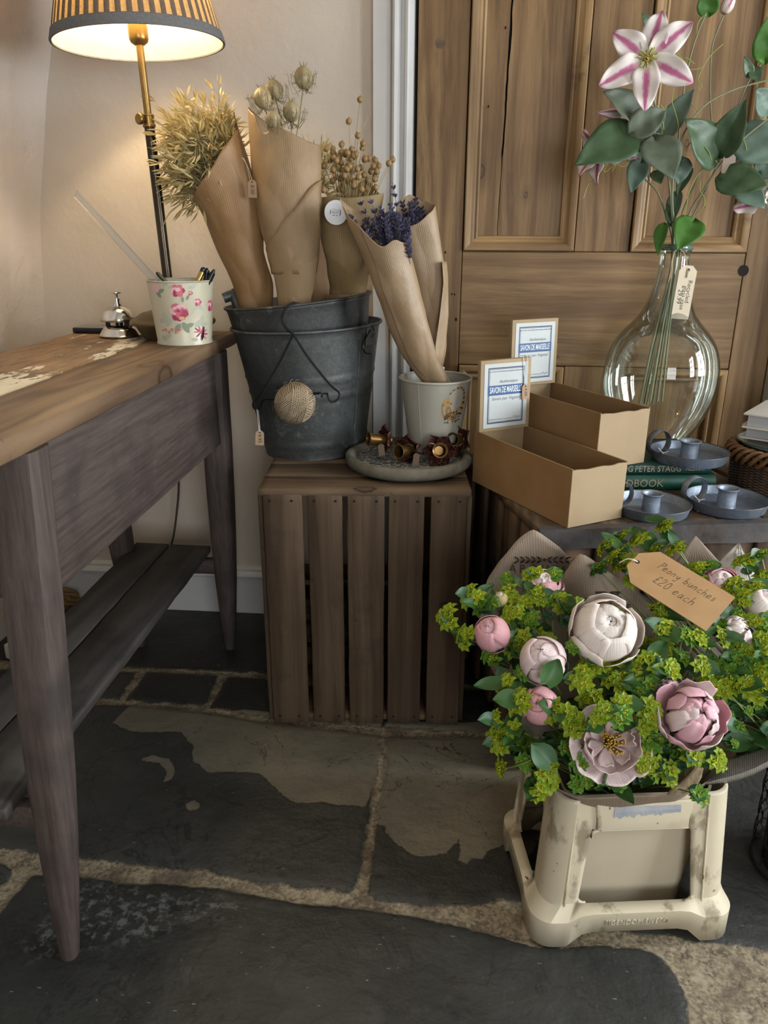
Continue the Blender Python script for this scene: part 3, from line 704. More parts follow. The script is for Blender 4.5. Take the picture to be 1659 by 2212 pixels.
for (u, v_, l, ro, mi) in ((-.035, .058, .010, 2.6, 4), (-.042, .050, .011, 3.5, 4), (-.030, .045, .010, 3.9, 4), (.004, .036, .012, 5.2, 3), (-.012, .034, .011, 4.2, 3), (.012, .040, .009, .3, 3), (.030, .043, .010, .8, 4), (.040, .050, .009, 1.4, 4), (.045, .040, .010, .1, 4), (.028, .074, .008, 3.8, 4), (.038, .073, .008, 5.6, 4),
                           (.002, .090, .006, 4.7, 3), (.012, .094, .006, 1.0, 3), (-.047, .100, .009, 5.4, 3), (-.040, .106, .008, .4, 3), (.030, .118, .008, .6, 4), (.022, .113, .008, 3.3, 4), (-.028, .119, .007, .4, 4), (-.020, .114, .006, 3.8, 4), (-.034, .020, .009, .4, 4), (-.045, .015, .007, 2.5, 4), (.020, .012, .007, 3, 4)): leafd(u, v_, l, ro, mi)
for (u, v_) in ((-.055, .118), (-.050, .110), (-.060, .112)): decal(m, blob(u, v_, .008, .006, 9, 1, 3, .2), cf(.0005), mi=2)
for k in range(9): a = -.4+k*.33; decal(m, blob(.036+.010*math.cos(a*2.1), .022+.010*math.sin(a*1.7), .0075, .0017, 8, a*2), cf(.0005), mi=0 if k % 2 else 1)
for k in range(12): decal(m, blob(-.044+.0035*k, .030+.003*math.sin(k*1.3), .0035, .0018, 7, k), cf(.0005), mi=5 if k % 2 else 1)
def vine(pts):
    c = catmull([(a, b, 0) for a, b in pts], 16)
    for p, q in zip(c, c[1:]): d = (q-p); n_ = Vector((-d.y, d.x, 0)).normalized()*.0005; decal(m, [(p.x-n_.x, p.y-n_.y), (q.x-n_.x, q.y-n_.y), (q.x+n_.x, q.y+n_.y), (p.x+n_.x, p.y+n_.y)], cf(.0002), mi=4)
vine([(-.04, .052), (-.025, .048), (-.004, .044), (.02, .045), (.045, .038)]); vine([(-.004, .1), (-.002, .093), (-.006, .082)]); vine([(.032, .082), (.024, .07), (.01, .055)])
m.build('rose_print', Rm, cup, smooth=False)
# pens and ruler standing in the cup
def pen(name, label, cat, px0, py0, px1, py1, y0, y1, r, parts, ln=None):
    a = onY(px1, py1, y1); top_ = onY(px0, py0, y0); d = (a-top_).normalized(); b = top_+d*(ln or (top_.z-TZ-.009)/-d.z)
    o = thing(name, label, cat, b); Mx = basis((0, 0, 0), top_-b, (1, 0, 0)); L = (top_-b).length
    for pn, pr, mt in parts: m = MB(); m.lathe([(rr_*r, t_*L) for t_, rr_ in pr], 16, M=Mx); m.build(pn, mt, o)
    return o
M_BLK = plain('black_plastic', (.006, .006, .007), .25); M_GOLD = plain('gold_metal', (.42, .28, .09), .22, 1.0); M_DGRN = plain('dark_green_plastic', (.012, .03, .018), .3)
pen('pen', 'gold barrelled pen standing in the rose printed cup', 'pen', 441, 577, 428, 606, 1.575, 1.57, .0052, [('barrel', [(0, .3), (.03, .8), (.05, 1), (.93, 1), (.94, .9)], M_GOLD), ('cap', [(.935, .95), (.975, .95), (.99, .7), (1, .2), (1, .001)], M_BLK)])
pen('pen', 'black pen leaning next to the gold pen in the rose printed cup', 'pen', 447, 579, 445, 606, 1.59, 1.585, .0045, [('barrel', [(0, .3), (.05, .9), (.8, 1), (.95, 1), (1, .5), (1, .001)], M_BLK), ('clip', [(.8, 1.25), (.97, 1.25), (.98, .5)], M_BLK)])
pen('pen', 'thin black pen slanting to the rim beside the bucket in the rose printed cup', 'pen', 463, 582, 452, 606, 1.585, 1.58, .0042, [('barrel', [(0, .3), (.05, .9), (.85, 1), (.97, .9), (1, .4), (1, .001)], M_BLK), ('clip', [(.84, 1.3), (.95, 1.3), (.96, .5)], M_BLK)])
pen('pen', 'dark green pen lying low against the ruler in the rose printed cup', 'pen', 338, 589, 356, 607, 1.60, 1.59, .0042, [('barrel', [(0, .3), (.1, .9), (.95, 1), (1, .5), (1, .001)], M_DGRN), ('grip', [(.02, .9), (.2, 1.15), (.21, .9)], M_BLK)], .085)
M_ACR = NT('clear_acrylic'); M_ACR.bsdf((.93, .94, .95), .06, 0, None, .5, Transmission_Weight=.86, IOR=1.3); M_ACR = M_ACR.mat
a = onY(335, 606, 1.585); b = onY(164, 418, 1.60); d = (b-a).normalized(); a2 = a-d*((a.z-TZ-.03)/d.z*.82)
L = (b-a2).length
o = thing('ruler', 'long clear plastic ruler leaning out of the rose printed cup', 'ruler', a2)
Mx = basis((0, 0, 0), d, (0.75, -.4, .6))
m = MB(); m.hexa([Mx @ Vector((x, y, 0)) for x, y in ((-.0085, -.0012), (.0085, -.0012), (.0085, .0012), (-.0085, .0012))], [Mx @ Vector((x, y, L)) for x, y in ((-.0085, -.0012), (.0085, -.0012), (.0085, .0012), (-.0085, .0012))])
m.build('ruler_blade', M_ACR, o, bevel=.0003, segs=1)
m = MB()
for k in range(int(L/.002)-4):
    ln = .0035 if k % 5 else .006
    m.box(Mx @ Vector((.0082-ln/2, -.00125, .006+k*.002)), (.0001, .0001, .0001)) if False else m.add([Mx @ Vector((.0082-e*ln, -.0013, .006+k*.002+f_)) for e, f_ in ((0, 0), (1, 0), (1, .0002), (0, .0002))], [(0, 1, 2, 3)])
m.build('scale_marks', M_BLK, o, smooth=False)
# reception bell
M_CHROME = plain('polished_nickel', (.62, .60, .56), .08, 1.0); M_DKMET = plain('dark_metal', (.03, .028, .026), .35, .8)
bc = Vector((-.716, 1.674, TZ)); k = .94
bell = thing('reception_bell', 'shiny nickel reception bell with push button, on the side table', 'bell', (bc.x, bc.y, TZ))
m = MB(); m.lathe([(.0455*k, 0), (.0475*k, .0015), (.0475*k, .0035), (.045*k, .006), (.040*k, .013), (.033*k, .021), (.028*k, .0235), (.0001, .0238)], 56); m.build('bell_base', M_CHROME, bell)
m = MB(); m.lathe([(.008, .0235), (.008, .034), (.0001, .034)], 20); m.box((.021, -.010, .0275), (.010, .006, .014)); m.box((-.02, -.012, .0275), (.008, .006, .014)); m.build('striker_post', M_DKMET, bell)
m = MB(); m.lathe([(.0365*k, .0335), (.0395*k, .0325), (.0405*k, .0345), (.0395*k, .040), (.036*k, .049), (.029*k, .0575), (.019*k, .0625), (.008*k, .0645), (.0001, .065)], 56); m.build('dome', M_CHROME, bell)
m = MB(); m.lathe([(.0085, .064), (.0085, .068), (.0055, .0685), (.0055, .075), (.0065, .0755), (.0065, .079), (.003, .080), (.003, .086), (.0035, .088), (.009, .0895), (.0115, .0905), (.0115, .092), (.006, .0925), (.0001, .0925)], 24); m.build('push_button', M_CHROME, bell)
# phone lying behind the bell
pa, pb_ = onZ(158, 712, TZ), onZ(300, 703, TZ)
ph = thing('mobile_phone', 'black mobile phone lying flat behind the nickel bell', 'phone', (-.768, 1.7455, TZ), .02)
m = MB(); q = []
for (cx, cy_) in ((.066, .0285), (-.066, .0285), (-.066, -.0285), (.066, -.0285)):
    a0 = math.atan2(cy_, cx); a0 = {(1, 1): 0, (-1, 1): PI/2, (-1, -1): PI, (1, -1): 1.5*PI}[(1 if cx > 0 else -1, 1 if cy_ > 0 else -1)]
    for s in range(6): a_ = a0+PI/2*s/5; q.append((cx+.010*math.cos(a_), cy_*.9+.009*math.sin(a_)))
m.prism(q, Matrix.Identity(4), .0115); m.build('phone_case', M_BLK, ph, bevel=.003, segs=3)
m = MB(); m.prism([(x*.95, y*.92) for x, y in q], Matrix.Translation((0, 0, .0113)), .0005); m.build('screen', plain('phone_screen', (.05, .052, .055), .12), ph, smooth=False)

# extension socket and scrap of wood on the floor under the table
M_SOCK = mottled('ivory_plastic', (.55, .52, .44), (.48, .45, .38), 10, .4, bump=0)
sk = thing('extension_socket', 'white plastic extension socket on the floor under the side table', 'power strip', (-.985, 1.735, 0), 1.18)
m = MB(); m.box((0, 0, .02), (.30, .062, .04)); m.build('socket_body', M_SOCK, sk, bevel=.006, segs=3)
m = MB()
for kx in (-.11, -.04, .03, .10):
    for dx, dy, w_, h_ in ((0, .012, .004, .010), (-.011, -.008, .008, .004), (.011, -.008, .008, .004)): m.box((kx+dx, dy, .0402), (w_, h_, .0008))
m.build('socket_holes', M_BLK, sk, smooth=False)
M_SCRAP = wood('scrap_wood', (.09, .05, .02), (.23, .14, .06), 'X', 60, 8, .6)
o = plank('wood_block', M_SCRAP, None, (-1.075, 1.80, .03), (-1.03, 1.885, .03), .08, .06, seed=20); tag(o, 'brown wooden block on the floor by the skirting under the side table', 'wood block')
# ------------------------------------------------------------------ apple crate standing on end
def cratewood(name, axis, d=(.046, .029, .017), l=(.150, .102, .061)):
    return wood(name, d, l, axis, 100, 5, .75, fade=.6, knots=5.5, knotcol=(.018, .011, .008), bump=.35, contrast=(.2, .85), spec=.2,
                layers=(((.030, .022, .017), 5, .55, .72), ((.16, .125, .09), 70, .70, .76, (1, 1, .25) if axis == 'Z' else (.25, 1, 1)), ((.022, .016, .012), 26, .68, .75)))
M_CRZ, M_CRX = cratewood('crate_slat_wood', 'Z'), cratewood('crate_board_wood', 'X', (.060, .038, .022), (.20, .135, .08))
M_CRY = cratewood('crate_side_wood', 'Y')
CO = Vector((-.352, 1.400, 0)); CA = math.atan2(.032, .396)
cr = thing('apple_crate', 'old slatted wooden apple crate standing on end between table and chest', 'crate', CO, CA)
CW, CD, CZ = .394, .415, .53
def cb(name, mat, a, b, w, h, up, seed, **k): return plank(name, mat, cr, a, b, w, h, up, seed=seed, wob=.0011, **k)
for i, (x0, x1) in enumerate(((0, .0755), (.086, .153), (.1625, .2345), (.243, .312), (.325, .394))):
    cb('front_slat', M_CRZ, ((x0+x1)/2, .005, .004+.002*(i % 2)), ((x0+x1)/2, .005, CZ-.010-.001*(i % 3)), x1-x0, .010, (0, -1, 0), 30+i, segs=30)
for i, (y0, y1) in enumerate(((.001, .088), (.091, .180), (.183, .285), (.288, CD-.002))):
    cb('top_board', M_CRX, (-.008, (y0+y1)/2, CZ-.007), (CW+.008, (y0+y1)/2, CZ-.007), y1-y0, .014, (0, 0, 1), 40+i, segs=30)
for i, (y0, y1) in enumerate(((.012, .12), (.125, .24), (.245, CD-.002))):
    cb('bottom_board', M_CRX, (.0, (y0+y1)/2, .012), (CW, (y0+y1)/2, .012), y1-y0, .014, (0, 0, 1), 46+i)
for sx, x in ((0, -.006), (1, CW+.006)):
    for i, (y0, y1) in enumerate(((.012, .058), (.085, .17), (.19, .27), (.285, CD-.004))):
        cb('side_slat', M_CRZ, (x, (y0+y1)/2, .003), (x, (y0+y1)/2, CZ-.015), y1-y0, .010, (1, 0, 0), 50+i+10*sx)
for i, z in enumerate((.055, .115, .175)):
    cb('back_slat', M_CRX, (0, CD-.008, z), (CW, CD-.008, z), .044, .010, (0, -1, 0), 80+i)
for i, (z0, z1) in enumerate(((.030, .075), (.088, .135), (.145, .200))):
    cb('inner_slat', M_CRX, (.004, .20, (z0+z1)/2), (CW-.004, .20, (z0+z1)/2), z1-z0, .009, (0, -1, 0), 84+i)
M_NAIL = plain('rusty_nail', (.012, .009, .008), .6, .5)
for x in (.015, .055, .10, .14, .178, .22, .256, .30, .34, .38):
    for z in (CZ-.022, .022):
        m = MB(); m.lathe([(.0024, 0), (.0026, .0006), (.0001, .001)], 8, M=basis((0, 0, 0), (0, -1, 0))); m.build('nail_head', M_NAIL, cr, (x+.002*nz((x*90, z, 0)), -.0004, z))
# ------------------------------------------------------------------ galvanised buckets, one inside the other
def zinc(name, a=(.070, .079, .077), b=(.14, .15, .146)):
    t = NT(name); v = t.coord((1, 1, 1)); n1 = t.noise(v, 11, 5, .65); n2 = t.noise(v, 60, 5, .7); n3 = t.vor(v, 170)
    c = t.mix(t.ramp(n1, .3, .7), a, b); c = t.mix(t.ramp(n3, .1, .6, .0, .35), c, tuple(x*.6 for x in a))
    c = t.mix(t.ramp(t.noise(v, 15, 6, .75), .57, .66, 0, .7), c, (.24, .245, .225)); c = t.mix(t.ramp(t.noise(v, 70, 4, .7), .68, .74, 0, .7), c, (.26, .265, .25)); c = t.mix(t.ramp(t.noise(v, 6, 6, .7), .6, .68, 0, .7), c, (.035, .037, .037))
    nn = t.bump(n2, .12, .001); nn = t.bump(n1, .25, .006, nn)
    t.bsdf(c, t.ramp(n2, .3, .7, .38, .62), t.ramp(n1, .3, .7, .55, .75), nn, .4); return t.mat
M_ZINC, M_ZINC2 = zinc('weathered_zinc'), zinc('weathered_zinc_dark', (.050, .053, .053), (.10, .103, .10))
BY = 1.715; DYB = .015
bcx = onY(683, 985, BY).x; rb = .1125
zr = (onY(505, 704, BY).z+onY(822, 694, BY).z)/2; rt = (onY(822, 699, BY)-onY(505, 699, BY)).length/2*.985
bx_top = (onY(505, 699, BY).x+onY(822, 699, BY).x)/2
lean = Vector((bx_top-bcx, 0, zr-CZ)).normalized(); BM = basis((0, 0, 0), lean, (1, 0, 0)); BHt = (zr-CZ)
bk = thing('zinc_bucket', 'dark grey galvanised bucket standing on the crate, holding another bucket inside', 'bucket', (bcx, BY, CZ))
def br(h): return lerp(rb, rt, h/BHt)
def wob(a, z): return .006*nz((math.cos(a)*1.5, math.sin(a)*1.5, z*9))*min(1, z/.1)
prof = [(.0001, .006), (rb-.004, .006), (rb-.002, 0), (rb+.001, 0)]
for f in np.linspace(.02, .965, 40):
    h = f*BHt; r = br(h)
    for b0 in (.50, .63, .115): r += .0022*math.exp(-((f-b0)/.010)**2)
    prof.append((r, h))
prof += [(rt+.001, BHt-.004)]+[(rt+.003+.0032*math.cos(a), BHt-.001+.0032*math.sin(a)) for a in np.linspace(-2, 3.6, 9)]+[(rt-.003, BHt-.006)]+[(br(f*BHt)-.0028, f*BHt) for f in (.9, .6, .3, .03)]+[(.0001, .0085)]
m = MB(); m.lathe(prof, 96, M=BM, wob=wob); m.build('bucket_body', M_ZINC, bk, angle=50)
# side seam and the right-hand ear with its ring
sa = -.62; m = MB(); m.tube([BM @ Vector(((br(h)+.0008)*math.cos(sa), (br(h)+.0008)*math.sin(sa), h)) for h in np.linspace(.01, BHt*.97, 14)], .0016, 6); m.build('side_seam', M_ZINC, bk)
def ear(parent, h, a, r, mat, k=1.0):
    m = MB(); p = BM @ Vector((r*math.cos(a), r*math.sin(a), h)); n_ = Vector((math.cos(a), math.sin(a), 0)); s = Vector((-math.sin(a), math.cos(a), 0))
    Mx = frame(p+n_*.0015, s, (0, 0, 1)); poly = [(.016*k*math.cos(t_), .012+.016*k*math.sin(t_)) for t_ in np.linspace(0, PI, 9)]+[(-.020*k, -.018), (.020*k, -.018)]
    m.prism(poly, Mx, .0035); o = m.build('handle_ear', mat, parent, bevel=.0008, segs=1)
    m = MB(); c0 = p+n_*.003+Vector((0, 0, .010)); m.tube([c0+(n_*.2+s)*.0105*math.cos(t_)*.9+Vector((0, 0, .0115*math.sin(t_))) for t_ in np.linspace(0, 2*PI, 20)[:-1]], .0022, 7, closed=True); m.build('ear_loop', M_DKMET, o)
ear(bk, BHt-.024, -.42, br(BHt-.024)+.001, M_ZINC)
m = MB(); ccs = [BM @ Vector(((rt+.004)*math.cos(a), (rt+.004)*math.sin(a), BHt-.010-dz)) for a, dz in ((-.45, 0), (-.55, .012), (-.62, .030), (-.58, .044), (-.48, .048))]
m.tube(catmull(ccs, 24), .0016, 7); m.build('bail_wire', M_DKMET, bk)
# inner bucket, slightly tilted
zi = (onY(500, 655, BY-.02).z+onY(797, 638, BY-.02).z)/2; ri = (onY(808, 646, BY)-onY(496, 652, BY)).length/2*.985
pL, pR = onY(498, 653, BY), onY(808, 637, BY); icx = (pL.x+pR.x)/2
tilt = math.atan2(pR.z-pL.z, pR.x-pL.x); IH = zi-CZ-.012
ib = thing('zinc_bucket', 'upper galvanised bucket nested in the one on the crate, full of wrapped dried flowers', 'bucket', (bcx+.004, BY, CZ+.012))
IM = basis((0, 0, 0), Vector((icx-bcx-.004, 0, IH)).normalized(), (1, 0, 0)) @ Matrix.Rotation(-tilt*.4, 4, 'Y')
def ir(h): return lerp(rb-.010, ri, h/IH)
pi_ = [(.0001, .004), (rb-.014, .004), (rb-.010, 0)]+[(min(ir(f*IH), (br(f*IH+.012)-.006) if f*IH+.012 < BHt else 9), f*IH) for f in np.linspace(.03, .97, 24)]+[(ri+.001, IH-.004)]+[(ri+.002+.0028*math.cos(a), IH-.001+.0028*math.sin(a)) for a in np.linspace(-2, 3.6, 9)]+[(ri-.003, IH-.005)]+[(min(ir(f*IH), (br(f*IH+.012)-.006) if f*IH+.012 < BHt else 9)-.0022, f*IH) for f in (.9, .75, .5, .25, .04)]+[(.0001, .007)]
m = MB(); m.lathe(pi_, 96, M=IM); m.build('bucket_body', M_ZINC2, ib, angle=50)
# left lug with the rolled grip end, seen at the top left of the rim
lp = onY(497, 640, BY-.03)-Vector((bcx+.004, BY, CZ+.012))
m = MB(); m.tube(catmull([lp+Vector((.036, -.012, -.060)), lp+Vector((.026, -.012, -.038)), lp+Vector((.017, -.008, -.018)), lp+Vector((.010, -.003, .000)), lp+Vector((.010, .004, .012))], 16), [lerp(.014, .008, i/15) for i in range(16)], 12); m.build('handle_ear', M_ZINC, ib)
m = MB(); m.tube([lp+Vector((-.013, -.006, -.004)), lp+Vector((.000, -.002, .001)), lp+Vector((.014, .010, .006)), lp+Vector((.020, .03, .008))], [.0105, .0112, .0108, .009], 14); m.build('rolled_grip', M_ZINC, ib)

# wire hanger carrying a ball of twine
M_WIRE = plain('black_wire', (.010, .009, .009), .45, .6)
hw0 = onY(632, 656, 1.551+DYB)
hg = thing('wire_string_holder', 'black bent wire holder hooked over the front rim of the nested buckets', 'holder', hw0)
def hp(px, py, y): return onY(px, py, y+DYB)-hw0
wy = 1.535
m = MB()
m.tube(catmull([hp(652, 668, 1.565), hp(647, 657, 1.551), hp(630, 655, 1.542), hp(615, 670, 1.536), hp(610, 690, wy), hp(620, 710, wy), hp(634, 722, wy)], 40), .0021, 8)
m.tube(catmull([hp(634, 722, wy), hp(600, 790, 1.53), hp(562, 850, 1.52), hp(547, 870, 1.515), hp(550, 883, 1.512), hp(562, 880, 1.512), hp(567, 866, 1.512), hp(576, 862, 1.510), hp(598, 863, 1.505)], 60), .0019, 8)
m.tube(catmull([hp(634, 722, wy), hp(668, 775, 1.53), hp(712, 830, 1.522), hp(732, 848, 1.518), hp(730, 862, 1.514), hp(716, 868, 1.512), hp(709, 858, 1.512), hp(707, 849, 1.511)], 50), .0021, 8)
m.tube(catmull([hp(709, 850, 1.511), hp(697, 851, 1.510), hp(695, 858, 1.509), hp(694, 849, 1.508), hp(676, 849, 1.505)], 24), .0017, 8)
m.tube([hp(578, 862, 1.508), hp(690, 850, 1.508)], .0017, 8)
m.build('wire_frame', M_WIRE, hg)
M_TWINE = mottled('jute_twine', (.34, .27, .185), (.22, .17, .11), 30, .9, bump=.4, bscale=220, spec=.1)
tc = onY(637, 871, 1.505+DYB); TR = .0415
tw = thing('ball_of_twine', 'ball of natural jute twine on the black wire holder', 'twine', tc)
rr = random.Random(5)
m = MB(); m.ball((0, 0, 0), TR*.93, 24, 16); m.build('core', M_TWINE, tw)
def winding(name, axis, r, turns, n, seed, spread):
    q = random.Random(seed); m = MB(); Mx = basis((0, 0, 0), axis, (0, 0, 1)).to_3x3()
    for k in range(turns):
        th = lerp(-spread, spread, (k+.5)/turns); c0 = r*math.sin(th); rr_ = r*math.cos(th); ph = q.random()*.25-.12
        pts = []
        for i in range(n):
            a = 2*PI*i/n; pts.append(Mx @ Vector((rr_*math.cos(a), rr_*math.sin(a), c0+.006*math.sin(a+ph)+.001*nz((a*2, k*3, seed)))))
        pts = [p.normalized()*r*(1+.012*nz((i*.6, k*1.7, seed))) for i, p in enumerate(pts)]
        m.tube(pts, .00125, 6, closed=True)
    m.build(name, M_TWINE, tw)
winding('winding', (.75, -.25, .62), TR*.955, 20, 44, 1, 1.25); winding('winding', (-.55, .2, .8), TR*.99, 13, 44, 2, .55); winding('winding', (.95, .25, -.25), TR*1.0, 9, 44, 3, .42)
m = MB()
for k in range(70):
    d = Vector((rr.gauss(0, 1), rr.gauss(0, 1), rr.gauss(0, 1))).normalized(); t1 = d.orthogonal().normalized(); p = d*TR*.98
    m.tube([p, p+d*.005+t1*.003, p+d*.006+t1*(.007+.005*rr.random())], .00018, 3, cap=False)
m.build('loose_fibres', M_TWINE, tw)

M_CARD = mottled('kraft_card', (.36, .25, .155), (.31, .21, .125), 30, .75, bump=.08, bscale=200)
M_INK = plain('black_ink', (.012, .011, .010), .7); M_STR = plain('white_string', (.62, .60, .55), .8)
def tagcard(parent, name, c, x, y, w, h, mat, txt=None, size=.008, rot=0, hole=True, txts=None, font_dx=0):
    """swing ticket: card with clipped top corners, punched eyelet and printed price; x/y are its right and up directions"""
    Mx = frame(c, x, y); k = w*.28; m = MB()
    m.prism([(-w/2, -h/2), (w/2, -h/2), (w/2, h/2-k), (w/2-k, h/2), (-w/2+k, h/2), (-w/2, h/2-k)], Mx @ Matrix.Translation((0, 0, -.0004)), .0008)
    o = m.build(name, mat, parent, smooth=False)
    if hole:
        m = MB(); m.prism([(w*.09*math.cos(a), h/2-w*.24+w*.09*math.sin(a)) for a in np.linspace(0, 2*PI, 13)[:-1]], Mx @ Matrix.Translation((0, 0, .0004)), .00015); m.build('eyelet', M_INK, o, smooth=False)
    for (s, px, py, sz) in (txts or ([(txt, 0, -h*.05, size)] if txt else [])):
        text_mesh(s, sz, Mx @ Matrix.Translation((px, py, .00045)) @ Matrix.Rotation(rot, 4, 'Z'), M_INK, 'lettering', o, .00008)
    return o
ts = onY(555, 884, 1.510+DYB)
tg = thing('price_tag', 'small card price tag reading 9.95 hanging from the wire string holder', 'price tag', ts)
tagcard(tg, 'card', onY(561, 946, 1.508+DYB)-ts, (1, .05, -.04), (-.03, .1, 1), .0175, .030, M_CARD, '9.95', .0105, -PI/2+.1)
m = MB(); m.tube(catmull([(0, 0, 0), onY(557, 905, 1.509+DYB)-ts, onY(560, 932, 1.507+DYB)-ts], 12), .0007, 5); m.tube(catmull([(.002, 0, -.002), onY(560, 908, 1.509+DYB)-ts, onY(562, 932, 1.507+DYB)-ts], 12), .0006, 5); m.build('string', M_STR, tg)

# ------------------------------------------------------------------ stone tray with flower candle holders
t = NT('old_stone'); v = t.coord((1, 1, 1)); n1 = t.noise(v, 18, 6, .65); n2 = t.noise(v, 90, 5, .7)
c = t.mix(t.ramp(n1, .3, .7), (.085, .077, .056), (.165, .148, .11)); c = t.mix(t.ramp(n2, .5, .7, 0, .5), c, (.085, .08, .062)); c = t.mix(t.ramp(t.noise(v, 9, 4), .58, .68, 0, .6), c, (.26, .26, .24))
nn = t.bump(n2, .5, .003); nn = t.bump(n1, .5, .006, nn); t.bsdf(c, .9, 0, nn, .2); M_STONE = t.mat
t = NT('pebble_mosaic'); v = t.coord((1, 1, 1)); d = t.vor(v, 75, 'DISTANCE_TO_EDGE'); cc = t.vor(v, 75, 'F1', 'Color'); g = t.sep(cc)[0]
c = t.mix(g, (.035, .038, .042), (.11, .11, .105)); c = t.mix(t.ramp(d, .03, .09, 1, 0), c, (.33, .31, .26)); t.bsdf(c, .6, 0, t.bump(t.ramp(d, .02, .2), .5, .003), .4); M_MOS = t.mat
TX, TY = -.082, 1.585
tr = thing('stone_tray', 'round grey stone tray with pebble mosaic floor, on the crate beside the bucket', 'tray', (TX, TY, CZ))
def twob(a, z): return .018*nz((math.cos(a)*2.2, math.sin(a)*2.2, z*30))
m = MB(); m.lathe([(.0001, 0), (.106, 0), (.118, .003), (.1295, .010), (.1325, .018), (.1315, .026), (.127, .0305), (.118, .031), (.113, .026), (.111, .019), (.0001, .018)], 96, wob=twob); m.build('tray_body', M_STONE, tr, angle=60)
m = MB(); m.lathe([(.0001, .0205), (.107, .0205), (.1085, .0185), (.0001, .0183)], 64); m.build('mosaic_floor', M_MOS, tr)
TF = CZ+.0206
t = NT('rusty_bronze'); v = t.coord((1, 1, 1)); n1 = t.noise(v, 45, 5, .6)
t.bsdf(t.mix(t.ramp(n1, .3, .7), (.075, .028, .014), (.15, .068, .024)), t.ramp(n1, .3, .7, .28, .45), .75, t.bump(n1, .15, .002), .5); M_RUST = t.mat
t = NT('rusty_tube'); v = t.coord((1, 1, 1)); n1 = t.noise(v, 35, 4, .6)
t.bsdf(t.mix(t.ramp(n1, .3, .7), (.14, .075, .024), (.22, .125, .038)), .3, .8, t.bump(n1, .1, .002), .5); M_RTUBE = t.mat
t = NT('rusty_petal'); v = t.coord((1, 1, 1)); n1 = t.noise(v, 45, 5, .6)
t.bsdf(t.mix(t.ramp(n1, .3, .7), (.050, .016, .012), (.085, .032, .020)), .42, .6, t.bump(n1, .15, .002), .5); M_RPET = t.mat
rr = random.Random(11)
def holder(label, mouth, axis, k=1.0, length=.045, spin=0, tagc=None, lift=None):
    """candle holder: open tube rising out of a ring of cupped petals"""
    axis = Vector(axis).normalized()
    o = thing('flower_candle_holder', label, 'candle holder', (mouth.x, mouth.y, TF), 0, 'rusty flower candle holders on the stone tray')
    base = Vector((0, 0, mouth.z-TF))-axis*length*k
    Mx = basis(base, axis, (0, 0, 1)) @ Matrix.Rotation(spin, 4, 'Z')
    s = k; m = MB()
    L = length
    m.lathe([(.0001, .001*s), (.010*s, 0), (.0122*s, .003*s), (.0122*s, (L-.004)*s), (.0145*s, (L-.0025)*s), (.0150*s, (L-.001)*s), (.0143*s, L*s), (.0118*s, (L-.001)*s), (.0112*s, (L-.004)*s), (.0108*s, .002*s), (.0001, .002*s)], 32, M=Mx)
    m.build('candle_tube', M_RTUBE, o)
    for q in range(6):
        a = 2*PI*q/6; rows = []
        for j in range(7):
            u = j/6; w = .0150*s*math.sin(PI*min(.97, .18+.80*u))**.7*(1 if u < .98 else .6); rad = lerp(.009, .034, u)*s; hh = (.004+.017*u**1.5-.007*u**5)*s
            rows.append([Mx @ (Matrix.Rotation(a, 4, 'Z') @ Vector((rad-.004*s*(y*y), y*w, hh+.006*s*y*y))) for y in np.linspace(-1, 1, 7)])
        m = MB(); m.grid(rows); m.build('petal', M_RPET, o, solid=.0011*s, offset=0, angle=60)
    m = MB(); m.tube([Mx @ Vector((.0130*s*math.cos(a), .0130*s*math.sin(a), (.012+.004*math.sin(a))*s)) for a in np.linspace(0, 2*PI, 22)[:-1]], .0006, 5, closed=True); m.build('string', plain('brown_string', (.30, .19, .13), .8), o)
    if tagc is not None:
        c, x, y = tagc; c = c-Vector((mouth.x, mouth.y, TF)); tagcard(o, 'swing_tag', c, x, y, .0125, .024, plain('tag_brown', (.075, .048, .03), .8), None)
    return o
hl = lambda s: 'rusty flower candle holder '+s
holder(hl('lying at the left end of the tray, tube towards the bucket'), onY(795, 948, 1.565), (-.88, -.42, .16), 1.0, .052, .3, (onY(824, 972, 1.525), (.95, .2, .1), (.1, .35, .9)))
holder(hl('with open tube facing left, in front of its neighbours'), onY(860, 976, 1.523), (-.62, -.75, .12), 1.05, .042, .1, (onY(899, 992, 1.50), (.9, .1, -.15), (.15, .5, .85)))
holder(hl('front of the tray, mouth facing the room'), onY(951, 973, 1.512), (.08, -.95, .28), 1.06, .040, .5)
holder(hl('beside the cardboard box, mostly dark, mouth facing left'), onY(977, 950, 1.575), (-.40, -.86, .20), 1.0, .038, .2)
holder(hl('standing half hidden behind the front two, below the tin bucket'), onY(897, 954, 1.592), (-.30, -.50, .25), .95, .025, .8)

# ------------------------------------------------------------------ tin bucket with a pheasant
NYc = 1.632
pl_, pr_ = onY(862, 815, NYc), onY(1021, 812, NYc); nx0 = (pl_.x+pr_.x)/2; nrt = (pr_.x-pl_.x)/2; nzt = (pl_.z+pr_.z)/2
NB = TF-.0002; NH = nzt-NB
nrb = .050
M_TIN = mottled('sage_enamel', (.30, .285, .235), (.265, .25, .205), 5, .35, bump=.03)
tn = thing('tin_bucket', 'sage enamel tin bucket with pheasant picture, on the stone tray', 'bucket', (nx0, NYc, NB))
m = MB(); m.lathe([(.0001, .003), (nrb-.002, .003), (nrb-.001, 0), (nrb+.001, 0), (nrb+.0012, .004), (lerp(nrb, nrt, .95)-.002, NH*.95), (nrt-.002, NH-.003), (nrt-.0035, NH-.003), (nrb-.002, .006), (.0001, .006)], 72); m.build('bucket_body', M_TIN, tn)
